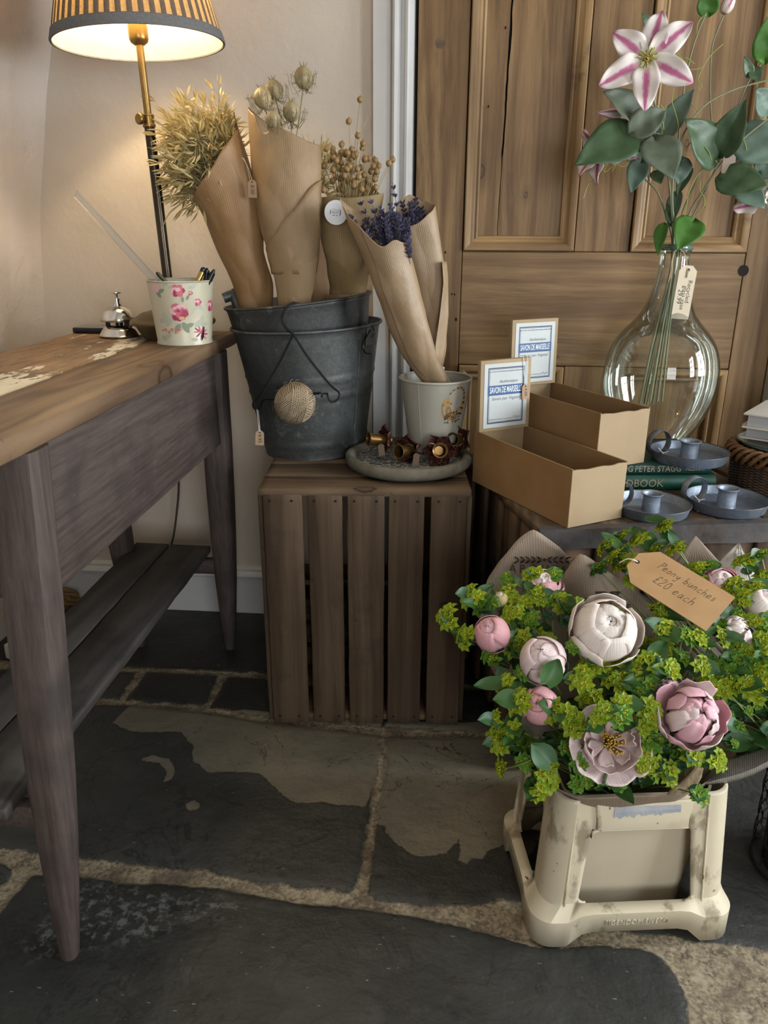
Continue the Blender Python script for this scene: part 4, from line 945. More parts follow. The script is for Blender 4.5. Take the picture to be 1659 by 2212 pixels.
m = MB(); m.lathe([(nrt-.002+.0026*math.cos(a), NH-.002+.0026*math.sin(a)) for a in [2*PI*k/10 for k in range(10)]], 72, closed=True); m.build('rolled_rim', mottled('sage_rim', (.36, .34, .285), (.30, .28, .23), 20, .35, bump=0), tn)
def nr(h): return lerp(nrb, nrt-.002, h/NH)
m = MB(); sa = -2.05; m.tube([Vector(((nr(h)+.0002)*math.cos(sa), (nr(h)+.0002)*math.sin(sa), h)) for h in np.linspace(.004, NH-.005, 8)], .0009, 6); m.build('side_seam', M_TIN, tn)
PHM = [plain('pheasant_tan', (.26, .145, .045), .5), plain('pheasant_dark', (.045, .026, .014), .5), plain('pheasant_gold', (.36, .22, .075), .5)]
pa_ = -PI/2+.62
def nf(o): return lambda u, v_: Vector(((nr(v_)+o)*math.cos(pa_+u/nr(v_)), (nr(v_)+o)*math.sin(pa_+u/nr(v_)), v_))
m = MB(); hb = NH-.092
body = [(-.026, .050), (-.027, .040), (-.025, .028), (-.019, .016), (-.010, .007), (.002, .004), (.012, .008), (.020, .018), (.027, .034), (.0285, .046), (.022, .036), (.012, .029), (.002, .026), (-.006, .027), (-.010, .032), (-.009, .040), (-.012, .048), (-.019, .054)]
decal(m, [(x, hb+y) for x, y in body], nf(.0003), mi=0)
decal(m, blob(-.016, hb+.050, .0085, .0085, 12), nf(.0006), mi=2); decal(m, [(-.009, hb+.050), (-.0035, hb+.0475), (-.009, hb+.0465)], nf(.0006), mi=1); decal(m, blob(-.0145, hb+.0515, .0014, .0014, 7), nf(.001), mi=1)
decal(m, [(-.018, hb+.058), (-.014, hb+.062), (-.013, hb+.057)], nf(.0006), mi=2)
tailc = catmull([(.020, .022, 0), (.027, .040, 0), (.0285, .058, 0), (.024, .072, 0), (.012, .080, 0), (-.004, .076, 0), (-.014, .066, 0)], 30)
for i in range(29):
    p, q = tailc[i], tailc[i+1]; d = (q-p).normalized(); n_ = Vector((-d.y, d.x, 0)); w0, w1 = [lerp(.0065, .0012, min(1, k/24)) for k in (i, i+1)]
    decal(m, [(p.x+n_.x*w0, hb+p.y+n_.y*w0), (q.x+n_.x*w1, hb+q.y+n_.y*w1), (q.x-n_.x*w1, hb+q.y-n_.y*w1), (p.x-n_.x*w0, hb+p.y-n_.y*w0)], nf(.0005), mi=1 if i % 3 == 0 else 2 if i % 3 == 1 else 0)
rr = random.Random(2)
for k in range(60):
    x = rr.uniform(-.018, .020); y = rr.uniform(.006, .030)
    if (x-.0)**2/.0005+(y-.018)**2/.00022 < 1: decal(m, blob(x, hb+y, .0022, .0011, 6, rr.uniform(-.6, .6)), nf(.0009), mi=1)
m.build('pheasant_print', PHM, tn, smooth=False)
# ------------------------------------------------------------------ paper sheets and wrapped bunches
def uv_sheet(name, rows, mat, parent, origin, closed=False, solid=.0005, angle=28, sub=0):
    """paper from a grid of points, with a UV map in metres so that the ribs keep their real pitch"""
    R, C = len(rows), len(rows[0]); m = MB()
    m.grid([[p-origin for p in r] for r in rows])
    us = [0.0]; mid = rows[R//2]
    for a, b in zip(mid, mid[1:]): us.append(us[-1]+(b-a).length)
    vv = [0.0]
    for a, b in zip(rows, rows[1:]): vv.append(vv[-1]+(b[C//2]-a[C//2]).length)
    me = bpy.data.meshes.new(name); me.from_pydata(m.v, [], m.f); me.materials.append(mat)
    uvl = me.uv_layers.new(name='UVMap'); lp = np.zeros(len(me.loops), np.int32); me.loops.foreach_get('vertex_index', lp)
    U = np.array([(us[i % C], vv[i//C]) for i in range(R*C)])[lp].ravel(); uvl.data.foreach_set('uv', U.astype(np.float32))
    me.polygons.foreach_set('use_smooth', [True]*len(me.polygons)); me.set_sharp_from_angle(angle=math.radians(angle))
    o = link(name, me, parent)
    md = o.modifiers.new('thickness', 'SOLIDIFY'); md.thickness = solid; md.offset = 0
    if sub: md = o.modifiers.new('smooth', 'SUBSURF'); md.levels = sub; md.render_levels = sub
    return o
def ridged(p, s, seed):
    return 1-2*abs(mnoise.noise(Vector(p)*s+Vector((seed*3.1, seed*7.7, seed))))-.5
class Wrap:
    """paper cone round a bunch; levels run from the foot to the rim: (left x,y, right x,y, distance)"""
    def __init__(s, levels, flat=.8):
        L = []; 
        for (xl, yl, xr, yr, Y) in levels:
            a, b = onY(xl, yl, Y), onY(xr, yr, Y); L.append(((a+b)/2, (b-a)/2))
        s.c = [x[0] for x in L]; s.h = [x[1] for x in L]; s.flat = flat; s.n = len(L)-1
        s.C = catmull(s.c, 61); s.Hh = catmull(s.h, 61)
    def cen(s, t):
        if t > 1: return s.C[60]+(s.C[60]-s.C[54])*((t-1)*10)
        u = max(t, 0)*60; i = min(int(u), 59); return s.C[i].lerp(s.C[i+1], u-i)
    def hw(s, t):
        if t > 1: return s.Hh[60]+(s.Hh[60]-s.Hh[54])*((t-1)*10)*.5
        u = max(t, 0)*60; i = min(int(u), 59); return s.Hh[i].lerp(s.Hh[i+1], u-i)
    def pt(s, a, t, k=1.0):
        h = s.hw(t); d = Vector((0, -1, 0))*h.length*s.flat
        return s.cen(t)+(h*math.cos(a)+d*math.sin(a))*k
    def paper(s, name, mat, parent, origin, rim, a0=-2.2, sweep=2*PI*1.12, crumple=.004, cs=16, seed=1, nt=84, na=120, solid=.0005, low=.0):
        rows = []
        for j in range(nt+1):
            row = []
            for i in range(na+1):
                u = i/na; a = a0+sweep*u; tm = rim(math.degrees(a) % 360, u); t = low+(tm-low)*j/nt
                k = 1.0+.035*u
                p = s.pt(a, t, k)
                n_ = (p-s.cen(t)); n_.z *= .2; n_.normalize()
                env = (.35+.9*(1-t)) if t < 1 else .3
                d = crumple*env*.7*ridged((p.x, p.y, p.z*.55), cs, seed)+crumple*.7*nz((p.x*7, p.y*7, p.z*5+seed))
                d -= crumple*env*1.25*(mnoise.voronoi(Vector((p.x*22+seed*3, p.y*22, p.z*14+p.x*8)))[0][0]-.35)
                row.append(p+n_*d)
            rows.append(row)
        return uv_sheet(name, rows, mat, parent, origin, solid=solid)
def tab(*pts):
    pts = sorted(pts); pts = [(pts[-1][0]-360, pts[-1][1])]+pts+[(pts[0][0]+360, pts[0][1])]
    def f(a, u): 
        for (x0, y0), (x1, y1) in zip(pts, pts[1:]):
            if x0 <= a <= x1:
                k = (a-x0)/max(x1-x0, 1e-6); k = k*k*(3-2*k); return y0+(y1-y0)*k
        return 1
    return f
M_K1 = kraft('brown_kraft_paper', (.285, .160, .066), pitch=330, trans=.10)
M_K2 = kraft('tan_kraft_paper', (.29, .192, .098), pitch=330, trans=.10)
M_K3 = kraft('olive_kraft_paper', (.25, .17, .075), pitch=330, trans=.10)
M_K4 = kraft('pale_kraft_paper', (.32, .220, .126), pitch=330, rough=.42, trans=.12)

# ---- oats
W = Wrap([(535, 790, 600, 790, 1.70), (515, 655, 592, 655, 1.67), (473, 545, 570, 540, 1.655), (440, 465, 556, 420, 1.65), (424, 432, 516, 286, 1.65)], .75)
O0 = W.cen(.1); oat = thing('oat_bunch', 'bunch of dried oats in brown paper at the left of the bucket, by the lamp', 'dried flowers', O0)
W.paper('paper_wrap', M_K1, oat, O0, tab((0, 1.0), (60, .985), (90, .97), (140, .985), (180, 1.0), (270, 1.05), (320, 1.10), (345, 1.12)), seed=1, crumple=.0075, cs=11)
M_OAT = leafmat('oat_husk', (.52, .42, .20), (.40, .32, .14), .5, .3); M_OATD = leafmat('oat_husk_green', (.36, .30, .13), (.44, .36, .165), .5, .25); M_STEM = leafmat('dry_stem', (.33, .27, .13), (.24, .2, .09), .6, .15)
def spikelet(m, p, d, L, w, rr):
    d = d.normalized(); s = d.orthogonal().normalized(); s = Matrix.Rotation(rr.uniform(0, 6.28), 3, d) @ s; n_ = d.cross(s)
    for sg in (-1, 1):
        e = (d+s*sg*.16).normalized(); q = p+s*sg*w*.12
        rows = []
        for u, ww in ((0, .15), (.22, .85), (.5, 1), (.8, .45), (1, .03)):
            c = q+e*L*u+s*sg*w*.35*math.sin(PI*u); rows.append([c-n_*w*.5*ww, c+s*sg*w*.28*ww, c+n_*w*.5*ww])
        m.grid(rows)
def panicle(name, parent, origin, root, tip, n, rr, mat, spread=.03, L=.026, w=.0052, droop=(0, 0, -1), stem=True):
    o = None
    mid = (root+tip)/2+Vector((0, 0, .012)); c = catmull([root, mid, tip], 14)
    m = MB(); m.tube([p-origin for p in c], [.0009]*10+[.0007, .0006, .0005, .0004], 4, cap=False)
    o = m.build(name, M_STEM, parent)
    m = MB()
    for k in range(n):
        u = rr.uniform(.55, 1.0); p = c[min(13, int(u*13))]
        off = Vector((rr.gauss(0, 1), rr.gauss(0, 1), rr.gauss(0, 1)))*spread*.45
        d = (tip-root).normalized()*rr.uniform(.1, .9)+Vector(droop)*rr.uniform(.0, .7)+off.normalized()*.7
        spikelet(m, p+off-origin, d, L*rr.uniform(.8, 1.15), w*rr.uniform(.8, 1.2), rr)
        m.tube([p-origin, p+off*.6-origin+Vector((0, 0, .003)), p+off-origin], .0004, 3, cap=False)
    m.build('husks', mat, o, angle=80); return o
rr = random.Random(21)
root = W.cen(.75)
for k in range(62):
    while True:
        x, y = rr.uniform(342, 515), rr.uniform(215, 440)
        e = ((x-430)/88)**2+((y-318)/112)**2
        if e < 1 and y < 440-(x-424)*1.45*(x > 424)-12: break
    if k < 6: x, y = ((392, 250), (372, 330), (360, 385), (410, 425), (480, 250), (500, 300))[k]
    Y = 1.655+rr.uniform(-.055, .06)*(1 if x < 430 else .35)+(.018 if x > 432 else 0)
    p = onY(x, y, Y); panicle('oat_stem', oat, O0, root+Vector((rr.uniform(-.02, .02), rr.uniform(-.02, .02), 0)), p, 19, rr, M_OAT if rr.random() < .72 else M_OATD, .036 if x < 432 else .021, .029, .0046, (-.45, 0, -.7))
panicle('oat_stem', oat, O0, W.cen(.98), onY(474, 170, 1.66), 9, rr, M_OAT, .020, .022, .0045, (-.2, 0, .5)); panicle('oat_stem', oat, O0, W.cen(.98), onY(398, 205, 1.66), 8, rr, M_OAT, .018, .022, .0045, (0, 0, -.5))
panicle('oat_stem', oat, O0, W.cen(.98), onY(480, 235, 1.67), 8, rr, M_OAT, .02, .022, .0045, (0, 0, .5)); panicle('oat_stem', oat, O0, W.cen(.9), onY(318, 318, 1.64), 6, rr, M_OATD, .014, .02, .004, (-.6, 0, -.4))
m = MB(); m.tube([p-O0 for p in catmull([onY(415, 415, 1.64), onY(390, 440, 1.63), onY(365, 462, 1.625), onY(348, 497, 1.62)], 20)], [.0016, .0024, .0028, .0028, .0026, .0022, .002, .0018, .0016, .0016, .0016, .0015, .0014, .0013, .0012, .0011, .001, .0008, .0005, .0003], 5); m.build('dry_leaf', M_OATD, oat)
tp = W.pt(math.radians(62), .80, 1.045)+Vector((0, -.006, 0)); tx = onY(545, 408, tp.y)
tagcard(oat, 'price_tag', tx-O0, (1, .12, -.02), (-.02, -.1, 1), .0165, .032, plain('tag_tan', (.25, .155, .085), .8), '8.00', .0098, -PI/2)
m = MB(); m.tube(catmull([onY(523, 340, 1.595)-O0, onY(530, 350, 1.597)-O0, onY(541, 394, tp.y)-O0], 14), .0006, 5); m.tube(catmull([onY(523, 340, 1.595)-O0, onY(534, 358, 1.597)-O0, onY(546, 394, tp.y)-O0], 14), .0006, 5); m.build('tag_string', plain('pale_string', (.42, .30, .19), .8), oat)

# ---- brown wrapped bunch behind (greenish oats)
W = Wrap([(645, 790, 705, 790, 1.76), (648, 650, 722, 650, 1.76), (640, 500, 716, 500, 1.76), (640, 435, 702, 428, 1.76)], .8)
O0 = W.cen(.1); ob = thing('oat_bunch', 'grey green oats in brown paper, mostly hidden behind the tall tan cone', 'dried flowers', O0)
W.paper('paper_wrap', M_K1, ob, O0, tab((0, 1), (180, 1), (270, 1.02)), seed=2)
for (x, y) in ((703, 312), (692, 335), (712, 330), (696, 385), (690, 410), (700, 360), (715, 350), (684, 330)):
    panicle('oat_stem', ob, O0, W.cen(.9), onY(x, y, 1.755), 10, rr, M_OATD, .03, .027, .005, (.3, 0, .1))

# ---- love-in-a-mist
W = Wrap([(600, 790, 650, 790, 1.655), (603, 652, 672, 652, 1.635), (587, 562, 684, 562, 1.63), (566, 480, 690, 440, 1.635), (549, 350, 692, 375, 1.645), (536, 232, 690, 314, 1.655)], .62)
O0 = W.cen(.1); ng = thing('seed_pod_bunch', 'bunch of papery seed pods in tall tan paper cone, middle of the bucket', 'dried flowers', O0)
W.paper('paper_wrap', M_K2, ng, O0, tab((0, 1.0), (50, .985), (95, .985), (118, .925), (140, .985), (180, 1.0), (230, .98), (300, .95)), seed=3, crumple=.0095, cs=11, na=130, nt=90)
# folded foot of the paper turned up in front
rows = []
for j in range(15):
    t_ = lerp(.03, .415, j/14); rows.append([])
    for i in range(25):
        a = math.radians(lerp(20, 150, i/24)); p = W.pt(a, t_, 1.11); d = (p-W.cen(t_)); d.z = 0
        rows[-1].append(p+d.normalized()*(.001+.0025*ridged(p, 22, 9)))
uv_sheet('turned_up_foot', rows, M_K2, ng, O0)
rows = []
for j in range(13):
    t_ = j/12; rows.append([])
    for i in range(19):
        u = i/18; x = lerp(lerp(580, 583, t_), 688, u); yb = lerp(lerp(600, 590, u), 586, .3); yt = lerp(522, 392, u**1.0) if True else 0
        y = lerp(yb, yt, t_); tt = min(1, max(.02, interp([(232, 1), (375, .8), (440, .62), (562, .40), (652, .2), (790, 0)], y)))
        a = math.acos(max(-1, min(1, (x-(.5*(interp([(314, 536), (440, 566), (562, 587), (652, 603)], y)+688)))/(.5*(690-interp([(314, 536), (440, 566), (562, 587), (652, 603)], y))))))
        p = W.pt(a, tt, 1.085); d = p-W.cen(tt); d.z = 0; rows[-1].append(p+d.normalized()*(.002+.003*ridged(p, 20, 4)))
uv_sheet('overlapping_fold', rows, M_K2, ng, O0)
M_POD = leafmat('papery_pod', (.46, .37, .22), (.38, .29, .14), .5, .3, 60); M_POD2 = leafmat('pod_seams', (.20, .17, .075), (.26, .2, .09), .6, .1)
rr = random.Random(33)
def nigella(px, py, Y, r, lean=(0, 0, 1), root=None):
    p = onY(px, py, Y); rt = root if root is not None else W.cen(.75)
    m = MB(); c = catmull([rt, (rt+p)/2+Vector((.004, 0, .0)), p-Vector(lean)*r], 12); m.tube([q-O0 for q in c], .0013, 6); st = m.build('pod_stem', M_STEM, ng)
    Mx = basis(p-O0, lean, (1, 0, 0)); m = MB()
    def wb(a, z): return .075*math.cos(5*a)*math.cos(min(1.4, abs(z)/r*1.1))
    m.lathe([(.0012, -r*1.12), (r*.50, -r*.95), (r*.84, -r*.5), (r*.97, 0), (r*.88, r*.45), (r*.62, r*.85), (r*.30, r*1.08), (.0005, r*1.14)], 40, M=Mx, wob=wb); pod = m.build('seed_pod', M_POD, st, angle=70)
    m = MB()
    for k in range(5):
        a = 2*PI*k/5; m.tube([Mx @ Vector((math.cos(a)*r*x, math.sin(a)*r*x, r*z)) for x, z in ((.25, 1.05), (.34, 1.3), (.52, 1.52))], [.0009, .0006, .0002], 4, cap=False)
        a += PI/5; m.tube([Mx @ Vector((math.cos(a)*r*x, math.sin(a)*r*x, r*z)) for x, z in ((.3, -1.0), (.80, -.5), (.92, 0), (.82, .45), (.55, .85))], .0007, 4, cap=False)
    m.build('pod_horns', M_POD2, pod); m = MB()
    for k in range(20):
        a = rr.uniform(0, 6.28); u = rr.uniform(.8, 1.7); e = Vector((math.cos(a), math.sin(a), 0)); pts = [Mx @ (e*r*.1+Vector((0, 0, -r*1.1)))]
        for q, (x, z) in enumerate(((.7, -1.0), (1.12, -.5), (1.25, .1))): pts.append(Mx @ (e*r*x*u*.85+Vector((rr.uniform(-.15, .15)*r, rr.uniform(-.15, .15)*r, r*z*u))))
        m.tube(pts, .00045, 3, cap=False)
        for q in (1, 2, 3):
            for s in (-1, 1): d = Vector((rr.gauss(0, 1), rr.gauss(0, 1), rr.gauss(.4, 1))).normalized(); m.tube([pts[q], pts[q]+d*r*.45], .0003, 3, cap=False)
    m.build('feathery_bracts', M_POD2, st)
for (x, y, Y, r, le) in ((655, 168, 1.64, .0175, (.02, 0, 1)), (592, 194, 1.65, .0160, (-.2, 0, 1)), (567, 212, 1.62, .0165, (-.15, 0, 1)), (629, 241, 1.63, .0165, (.1, -.2, 1)), (590, 258, 1.61, .0145, (.1, -.3, 1))): nigella(x, y, Y, r, le)

# ---- flax
W = Wrap([(700, 790, 742, 790, 1.725), (709, 648, 784, 645, 1.70), (704, 560, 806, 545, 1.66), (686, 428, 832, 418, 1.665)], .6)
O0 = W.cen(.1); fx_o = thing('flax_bunch', 'bunch of dried flax seed heads in olive brown paper with round white sticker', 'dried flowers', O0)
W.paper('paper_wrap', M_K3, fx_o, O0, tab((0, 1.0), (90, .985), (120, 1.0), (180, 1.0), (250, 1.01), (290, 1.09), (330, 1.0)), seed=5, crumple=.007, cs=12)
rows = []
for j in range(11):
    t_ = lerp(.05, .37, j/10); rows.append([])
    for i in range(21):
        a = math.radians(lerp(5, 165, i/20)); p = W.pt(a, t_, 1.10); d = p-W.cen(t_); d.z = 0; rows[-1].append(p+d.normalized()*(.001+.003*ridged(p, 24, 12)))
uv_sheet('turned_up_foot', rows, M_K3, fx_o, O0)
c = W.pt(math.radians(105), .86, 1.0); sp = onY(726, 459, c.y-.007)
Mx = frame(sp-O0, (1, .05, -.1), (.1, -.03, 1)); m = MB(); m.prism([(.0228*math.cos(a), .0228*math.sin(a)) for a in np.linspace(0, 2*PI, 41)[:-1]], Mx, .0004)
stk = m.build('round_sticker', plain('white_sticker', (.62, .62, .64), .45), fx_o, smooth=False)
m = MB(); q = random.Random(4)
for k in range(9):
    for s in range(5): x, y = (k-4)*.0019, (s-2)*.0028; m.prism(blob(x+q.uniform(-.0005, .0005), y, q.uniform(.0004, .0009), q.uniform(.0003, .0011), 6), Mx @ Matrix.Translation((0, 0, .0004)), .00005)
m.prism(blob(.0085, 0, .0007, .006, 8), Mx @ Matrix.Translation((0, 0, .0004)), .00005); m.prism(blob(-.011, 0, .0007, .005, 8), Mx @ Matrix.Translation((0, 0, .0004)), .00005)
m.build('sticker_print', M_INK, stk, smooth=False)
tpy = W.pt(math.radians(75), .5, 1.0).y-.006
tagcard(fx_o, 'price_tag', onY(764, 547, tpy)-O0, (1, .1, -.08), (-.06, -.1, 1), .0175, .030, plain('tag_tan2', (.34, .235, .145), .8), '9.00', .0098, -PI/2, hole=False)
M_FLAX = leafmat('flax_pod', (.27, .17, .065), (.20, .12, .045), .5, .05, 90); M_FST = leafmat('flax_stem', (.38, .28, .12), (.30, .21, .08), .6, .1)
rr = random.Random(8); podm = None
mm = MB(); mm.lathe([(.0012, -.0062), (.0035, -.0055), (.0058, -.002), (.0060, .001), (.0048, .0040), (.0022, .0058), (.0004, .0085)], 10, wob=lambda a, z: .06*math.cos(5*a))
pod0 = mm.build('seed_head', M_FLAX, None, angle=60); podm = pod0.data; bpy.data.objects.remove(pod0)
spots = [(778, 215, 1.70), (753, 262, 1.68), (773, 293, 1.68), (784, 310, 1.67), (783, 319, 1.69), (738, 312, 1.68), (705, 321, 1.67), (719, 322, 1.68), (720, 330, 1.67), (721, 341, 1.66), (848, 345, 1.66), (840, 353, 1.65), (818, 358, 1.68), (810, 346, 1.69), (807, 360, 1.66), (812, 378, 1.67), (810, 387, 1.66), (812, 405, 1.66), (788, 345, 1.68), (739, 328, 1.66), (760, 323, 1.68), (769, 333, 1.66)]
while len(spots) < 74:
    x, y = rr.gauss(752, 34), rr.uniform(328, 412)
    if 694 < x < 815 and not (x < 705 and y < 345): spots.append((x, y, rr.uniform(1.645, 1.71)))
for (x, y, Y) in spots:
    p = onY(x, y, Y); rt = W.cen(.55)+Vector((rr.uniform(-.025, .025), rr.uniform(-.015, .015), 0)); d = (p-W.pt(0, .9, 0)); 
    m = MB(); c = catmull([rt, rt.lerp(p, .55)+Vector((-d.x*.12, 0, .006)), p], 9); m.tube([q-O0 for q in c], .00065, 4, cap=False); st = m.build('flax_stem', M_FST, fx_o)
    o = link('seed_head', podm, st, p-O0); o.rotation_euler = (rr.uniform(-.5, .5), rr.uniform(-.5, .5), rr.uniform(0, 6))
m = MB(); m.tube([q-O0 for q in catmull([W.cen(.6), onY(770, 330, 1.69), onY(792, 262, 1.70), onY(804, 243, 1.70)], 12)], .0007, 4); m.build('flax_stem', M_FST, fx_o)

# ---- lavender, two bunches in the tin bucket
M_LAV = leafmat('lavender_floret', (.070, .064, .120), (.044, .040, .075), .6, .15, 120); M_LST = leafmat('lavender_stem', (.17, .165, .11), (.12, .12, .085), .6, .1)
def lav_spike(seed, whorls, gap):
    q = random.Random(seed); m = MB(); z = 0
    for k in range(whorls):
        for i in range(9):
            a = q.uniform(0, 6.28); e = Vector((math.cos(a), math.sin(a), 0)); d = (e*.75+Vector((0, 0, .75))).normalized(); s = d.orthogonal().normalized(); n_ = d.cross(s); L = q.uniform(.006, .0095)
            b = Vector((0, 0, z+q.uniform(0, .003))); rows = []
            for u, w in ((0, .4), (.45, 1), (.8, 1.05), (1, .35)): c = b+d*L*u; rows.append([c+(s*math.cos(t_)+n_*math.sin(t_))*.0015*w for t_ in (0, 2.09, 4.19)])
            m.grid(rows, closed=True)
        z += gap*q.uniform(.8, 1.2)
    o = m.build('flower_spike', M_LAV, None, angle=70); me = o.data; bpy.data.objects.remove(o); return me, z
spikes = [lav_spike(s, w, g) for s, w, g in ((1, 4, .0075), (2, 5, .0075), (3, 3, .016), (4, 6, .007), (5, 4, .014))]
def lavender(bunch, W, O0, tips, rr, rt_t=.35):
    for (x, y, Y, k) in tips:
        me, ln = spikes[k]; p = onY(x, y, Y); rt = W.cen(rt_t)+Vector((rr.uniform(-.012, .012), rr.uniform(-.010, .010), 0)); d = (p-rt).normalized()
        base = p-d*ln; m = MB(); c = catmull([rt, (rt+base)/2+Vector((rr.uniform(-.004, .004), 0, .003)), p-d*.002], 8); m.tube([q-O0 for q in c], .0007, 4, cap=False); st = m.build('lavender_stem', M_LST, bunch)
        o = link('flower_spike', me, st); o.matrix_local = basis(base-O0, d, (math.cos(x), math.sin(y), 0))
LY1, LY2 = 1.565, 1.615
W = Wrap([(930, 868, 972, 868, 1.615), (926, 845, 976, 840, 1.605), (868, 770, 946, 775, 1.590), (822, 660, 926, 700, 1.575), (790, 570, 906, 620, 1.565), (764, 505, 890, 555, 1.560), (734, 428, 884, 520, 1.558)], .62)
O0 = W.cen(.1); l1 = thing('lavender_bunch', 'front bunch of dried lavender in brown paper leaning in the tin bucket', 'dried flowers', O0)
W.paper('paper_wrap', M_K4, l1, O0, tab((0, 1.0), (45, .945), (92, .83), (140, .92), (180, 1.0), (235, .985), (300, 1.0)), seed=6, crumple=.006, cs=11, na=130, nt=84, a0=math.radians(92), sweep=math.radians(392))
rr = random.Random(14); tips = [(847, 388, 1.60, 2), (845, 440, 1.59, 1), (798, 425, 1.585, 4), (805, 440, 1.58, 2), (776, 428, 1.58, 4), (752, 455, 1.57, 2), (757, 472, 1.57, 4), (775, 492, 1.565, 2), (775, 515, 1.555, 4), (822, 445, 1.59, 0), (835, 460, 1.58, 1), (750, 450, 1.57, 2), (790, 470, 1.57, 4)]
for k in range(50):
    x = rr.gauss(838, 27); y = rr.uniform(448, 535)
    if y-445 < abs(x-840)*.5: y += 25
    x = min(max(x, 782), 880); tips.append((x, y, rr.uniform(1.535, 1.60), rr.choice((0, 1, 3, 0, 1))))
lavender(l1, W, O0, tips, rr)
W2 = Wrap([(940, 862, 968, 862, 1.655), (936, 806, 957, 803, 1.652), (908, 720, 966, 715, 1.640), (890, 610, 962, 605, 1.630), (872, 530, 950, 500, 1.625), (862, 500, 942, 444, 1.625)], .6)
O1 = W2.cen(.1); l2 = thing('lavender_bunch', 'rear bunch of dried lavender in paper, on the door side of the tin bucket', 'dried flowers', O1)
W2.paper('paper_wrap', M_K4, l2, O1, tab((0, 1.0), (45, .975), (90, .95), (150, 1.02), (180, 1.10), (225, 1.36), (255, 1.33), (300, 1.12), (335, 1.03)), seed=7, crumple=.0065, cs=12, na=130, nt=84, low=.0)
tips = []
for k in range(20): x = rr.gauss(893, 13); tips.append((min(max(x, 868), 912), rr.uniform(430, 500), rr.uniform(1.60, 1.64), rr.choice((0, 1, 3))))
tips.append((894, 434, 1.615, 1)); lavender(l2, W2, O1, tips, rr)
rows = []
for j in range(25):
    t_ = j/24; y = lerp(565, 795, t_); xr = interp([(0, 965), (.15, 968), (.5, 969), (.8, 962), (1, 955)], t_); xl = interp([(0, 955), (.2, 958), (.5, 950), (.8, 940), (1, 944)], t_)
    rows.append([onY(lerp(xl, xr, i/9), y, 1.60+.02*(i/9)+.0015*ridged((i*.05, t_, 0), 3, 3)) for i in range(10)])
uv_sheet('loose_flap', rows, M_K4, l2, O1)
m = MB(); ctr = W2.cen(.22)
for k in range(4): m.tube([ctr-O1+Vector((.0135*math.cos(a), .011*math.sin(a), .002*k-.003+.002*math.sin(a*2+k))) for a in np.linspace(0, 2*PI, 18)[:-1]], .0009, 5, closed=True)
m.tube(catmull([ctr-O1+Vector((.006, -.012, 0)), ctr-O1+Vector((.02, -.02, -.012)), ctr-O1+Vector((.028, -.02, -.028))], 8), .0008, 5); m.build('string_tie', M_STR, l2)
# ------------------------------------------------------------------ old wooden chest
T = .51
A = Vector((.168, 1.289, 0)); wv = Vector((.983, .185, 0)).normalized(); uv_ = Vector((-.27, .963, 0)).normalized(); WL, DL = .50, .50
M_CH = wood('chest_wood', (.050, .030, .018), (.155, .098, .055), 'Z', 70, 6, .65, knots=5, bump=.4, contrast=(.2, .85), layers=(((.028, .02, .015), 7, .55, .7), ((.20, .15, .10), 60, .68, .74)))
M_CHT = wood('chest_top_wood', (.055, .036, .024), (.19, .125, .072), 'Y', 70, 6, .6, bump=.4, contrast=(.2, .85), layers=(((.035, .028, .022), 9, .55, .7), ((.26, .17, .09), 12, .64, .72)))
M_BAND = mottled('worn_iron_band', (.050, .046, .044), (.095, .088, .082), 14, .5, .35, bump=.3, bscale=70, layers=(((.20, .20, .20), 55, .66, .72, (.3, 1, 1)), ((.045, .025, .016), 9, .58, .7)), bd=.003)
ch = thing('wooden_chest', 'old dark wooden chest with iron banded edge, behind the peony bunches', 'chest', A)
P_ = lambda a, b, z: wv*a+uv_*b+Vector((0, 0, z))
for i in range(5):
    a0, a1 = WL*i/5+.001, WL*(i+1)/5-.001; plank('front_board', M_CH, ch, P_((a0+a1)/2, .010, .02), P_((a0+a1)/2, .010, T-.018), a1-a0, .018, -uv_, seed=100+i, wob=.0012)
for i in range(5):
    b0, b1 = lerp(.02, DL, i/5)+.001, lerp(.02, DL, (i+1)/5)-.001; plank('side_board', M_CH, ch, P_(.010, (b0+b1)/2, .02), P_(.010, (b0+b1)/2, T-.018), b1-b0, .018, -wv, seed=110+i, wob=.0012)
    plank('side_board', M_CH, ch, P_(WL-.010, (b0+b1)/2, .02), P_(WL-.010, (b0+b1)/2, T-.018), b1-b0, .018, wv, seed=116+i, wob=.0012)
plank('back_board', M_CH, ch, P_(.01, DL-.01, .26), P_(WL-.01, DL-.01, .26), .48, .016, uv_, seed=122)
for i in range(6):
    a0, a1 = lerp(-.004, WL+.004, i/6)+.0008, lerp(-.004, WL+.004, (i+1)/6)-.0008
    o = plank('top_board', M_CHT, ch, P_((a0+a1)/2, .004, T-.009), P_((a0+a1)/2, DL, T-.009), a1-a0, .018, seed=130+i, wob=.0008, segs=30)
m = MB(); pr = [(-.004, T-.036), (-.004, T+.0012), (.018, T+.0012), (.018, T+.0002), (-.001, T+.0002), (-.001, T-.036)]
rows = []
for k in range(41):
    a = lerp(-.006, WL+.006, k/40); e = .0012*nz((a*30, 0, 1)); rows.append([P_(a, b-.002+e*(1 if b < 0 else .3), z+.0012*nz((a*24, b*50, z*40))*(1 if z > T-.03 else 1.6)) for b, z in pr])
m.grid(rows, closed=True); m.build('iron_band', M_BAND, ch, angle=50)
for (a, b) in ((.03, .03), (WL-.03, .03), (.03, DL-.03), (WL-.03, DL-.03)): m = MB(); m.box(P_(a, b, .012), (.05, .05, .024)); m.build('foot', M_CH, ch, bevel=.003)
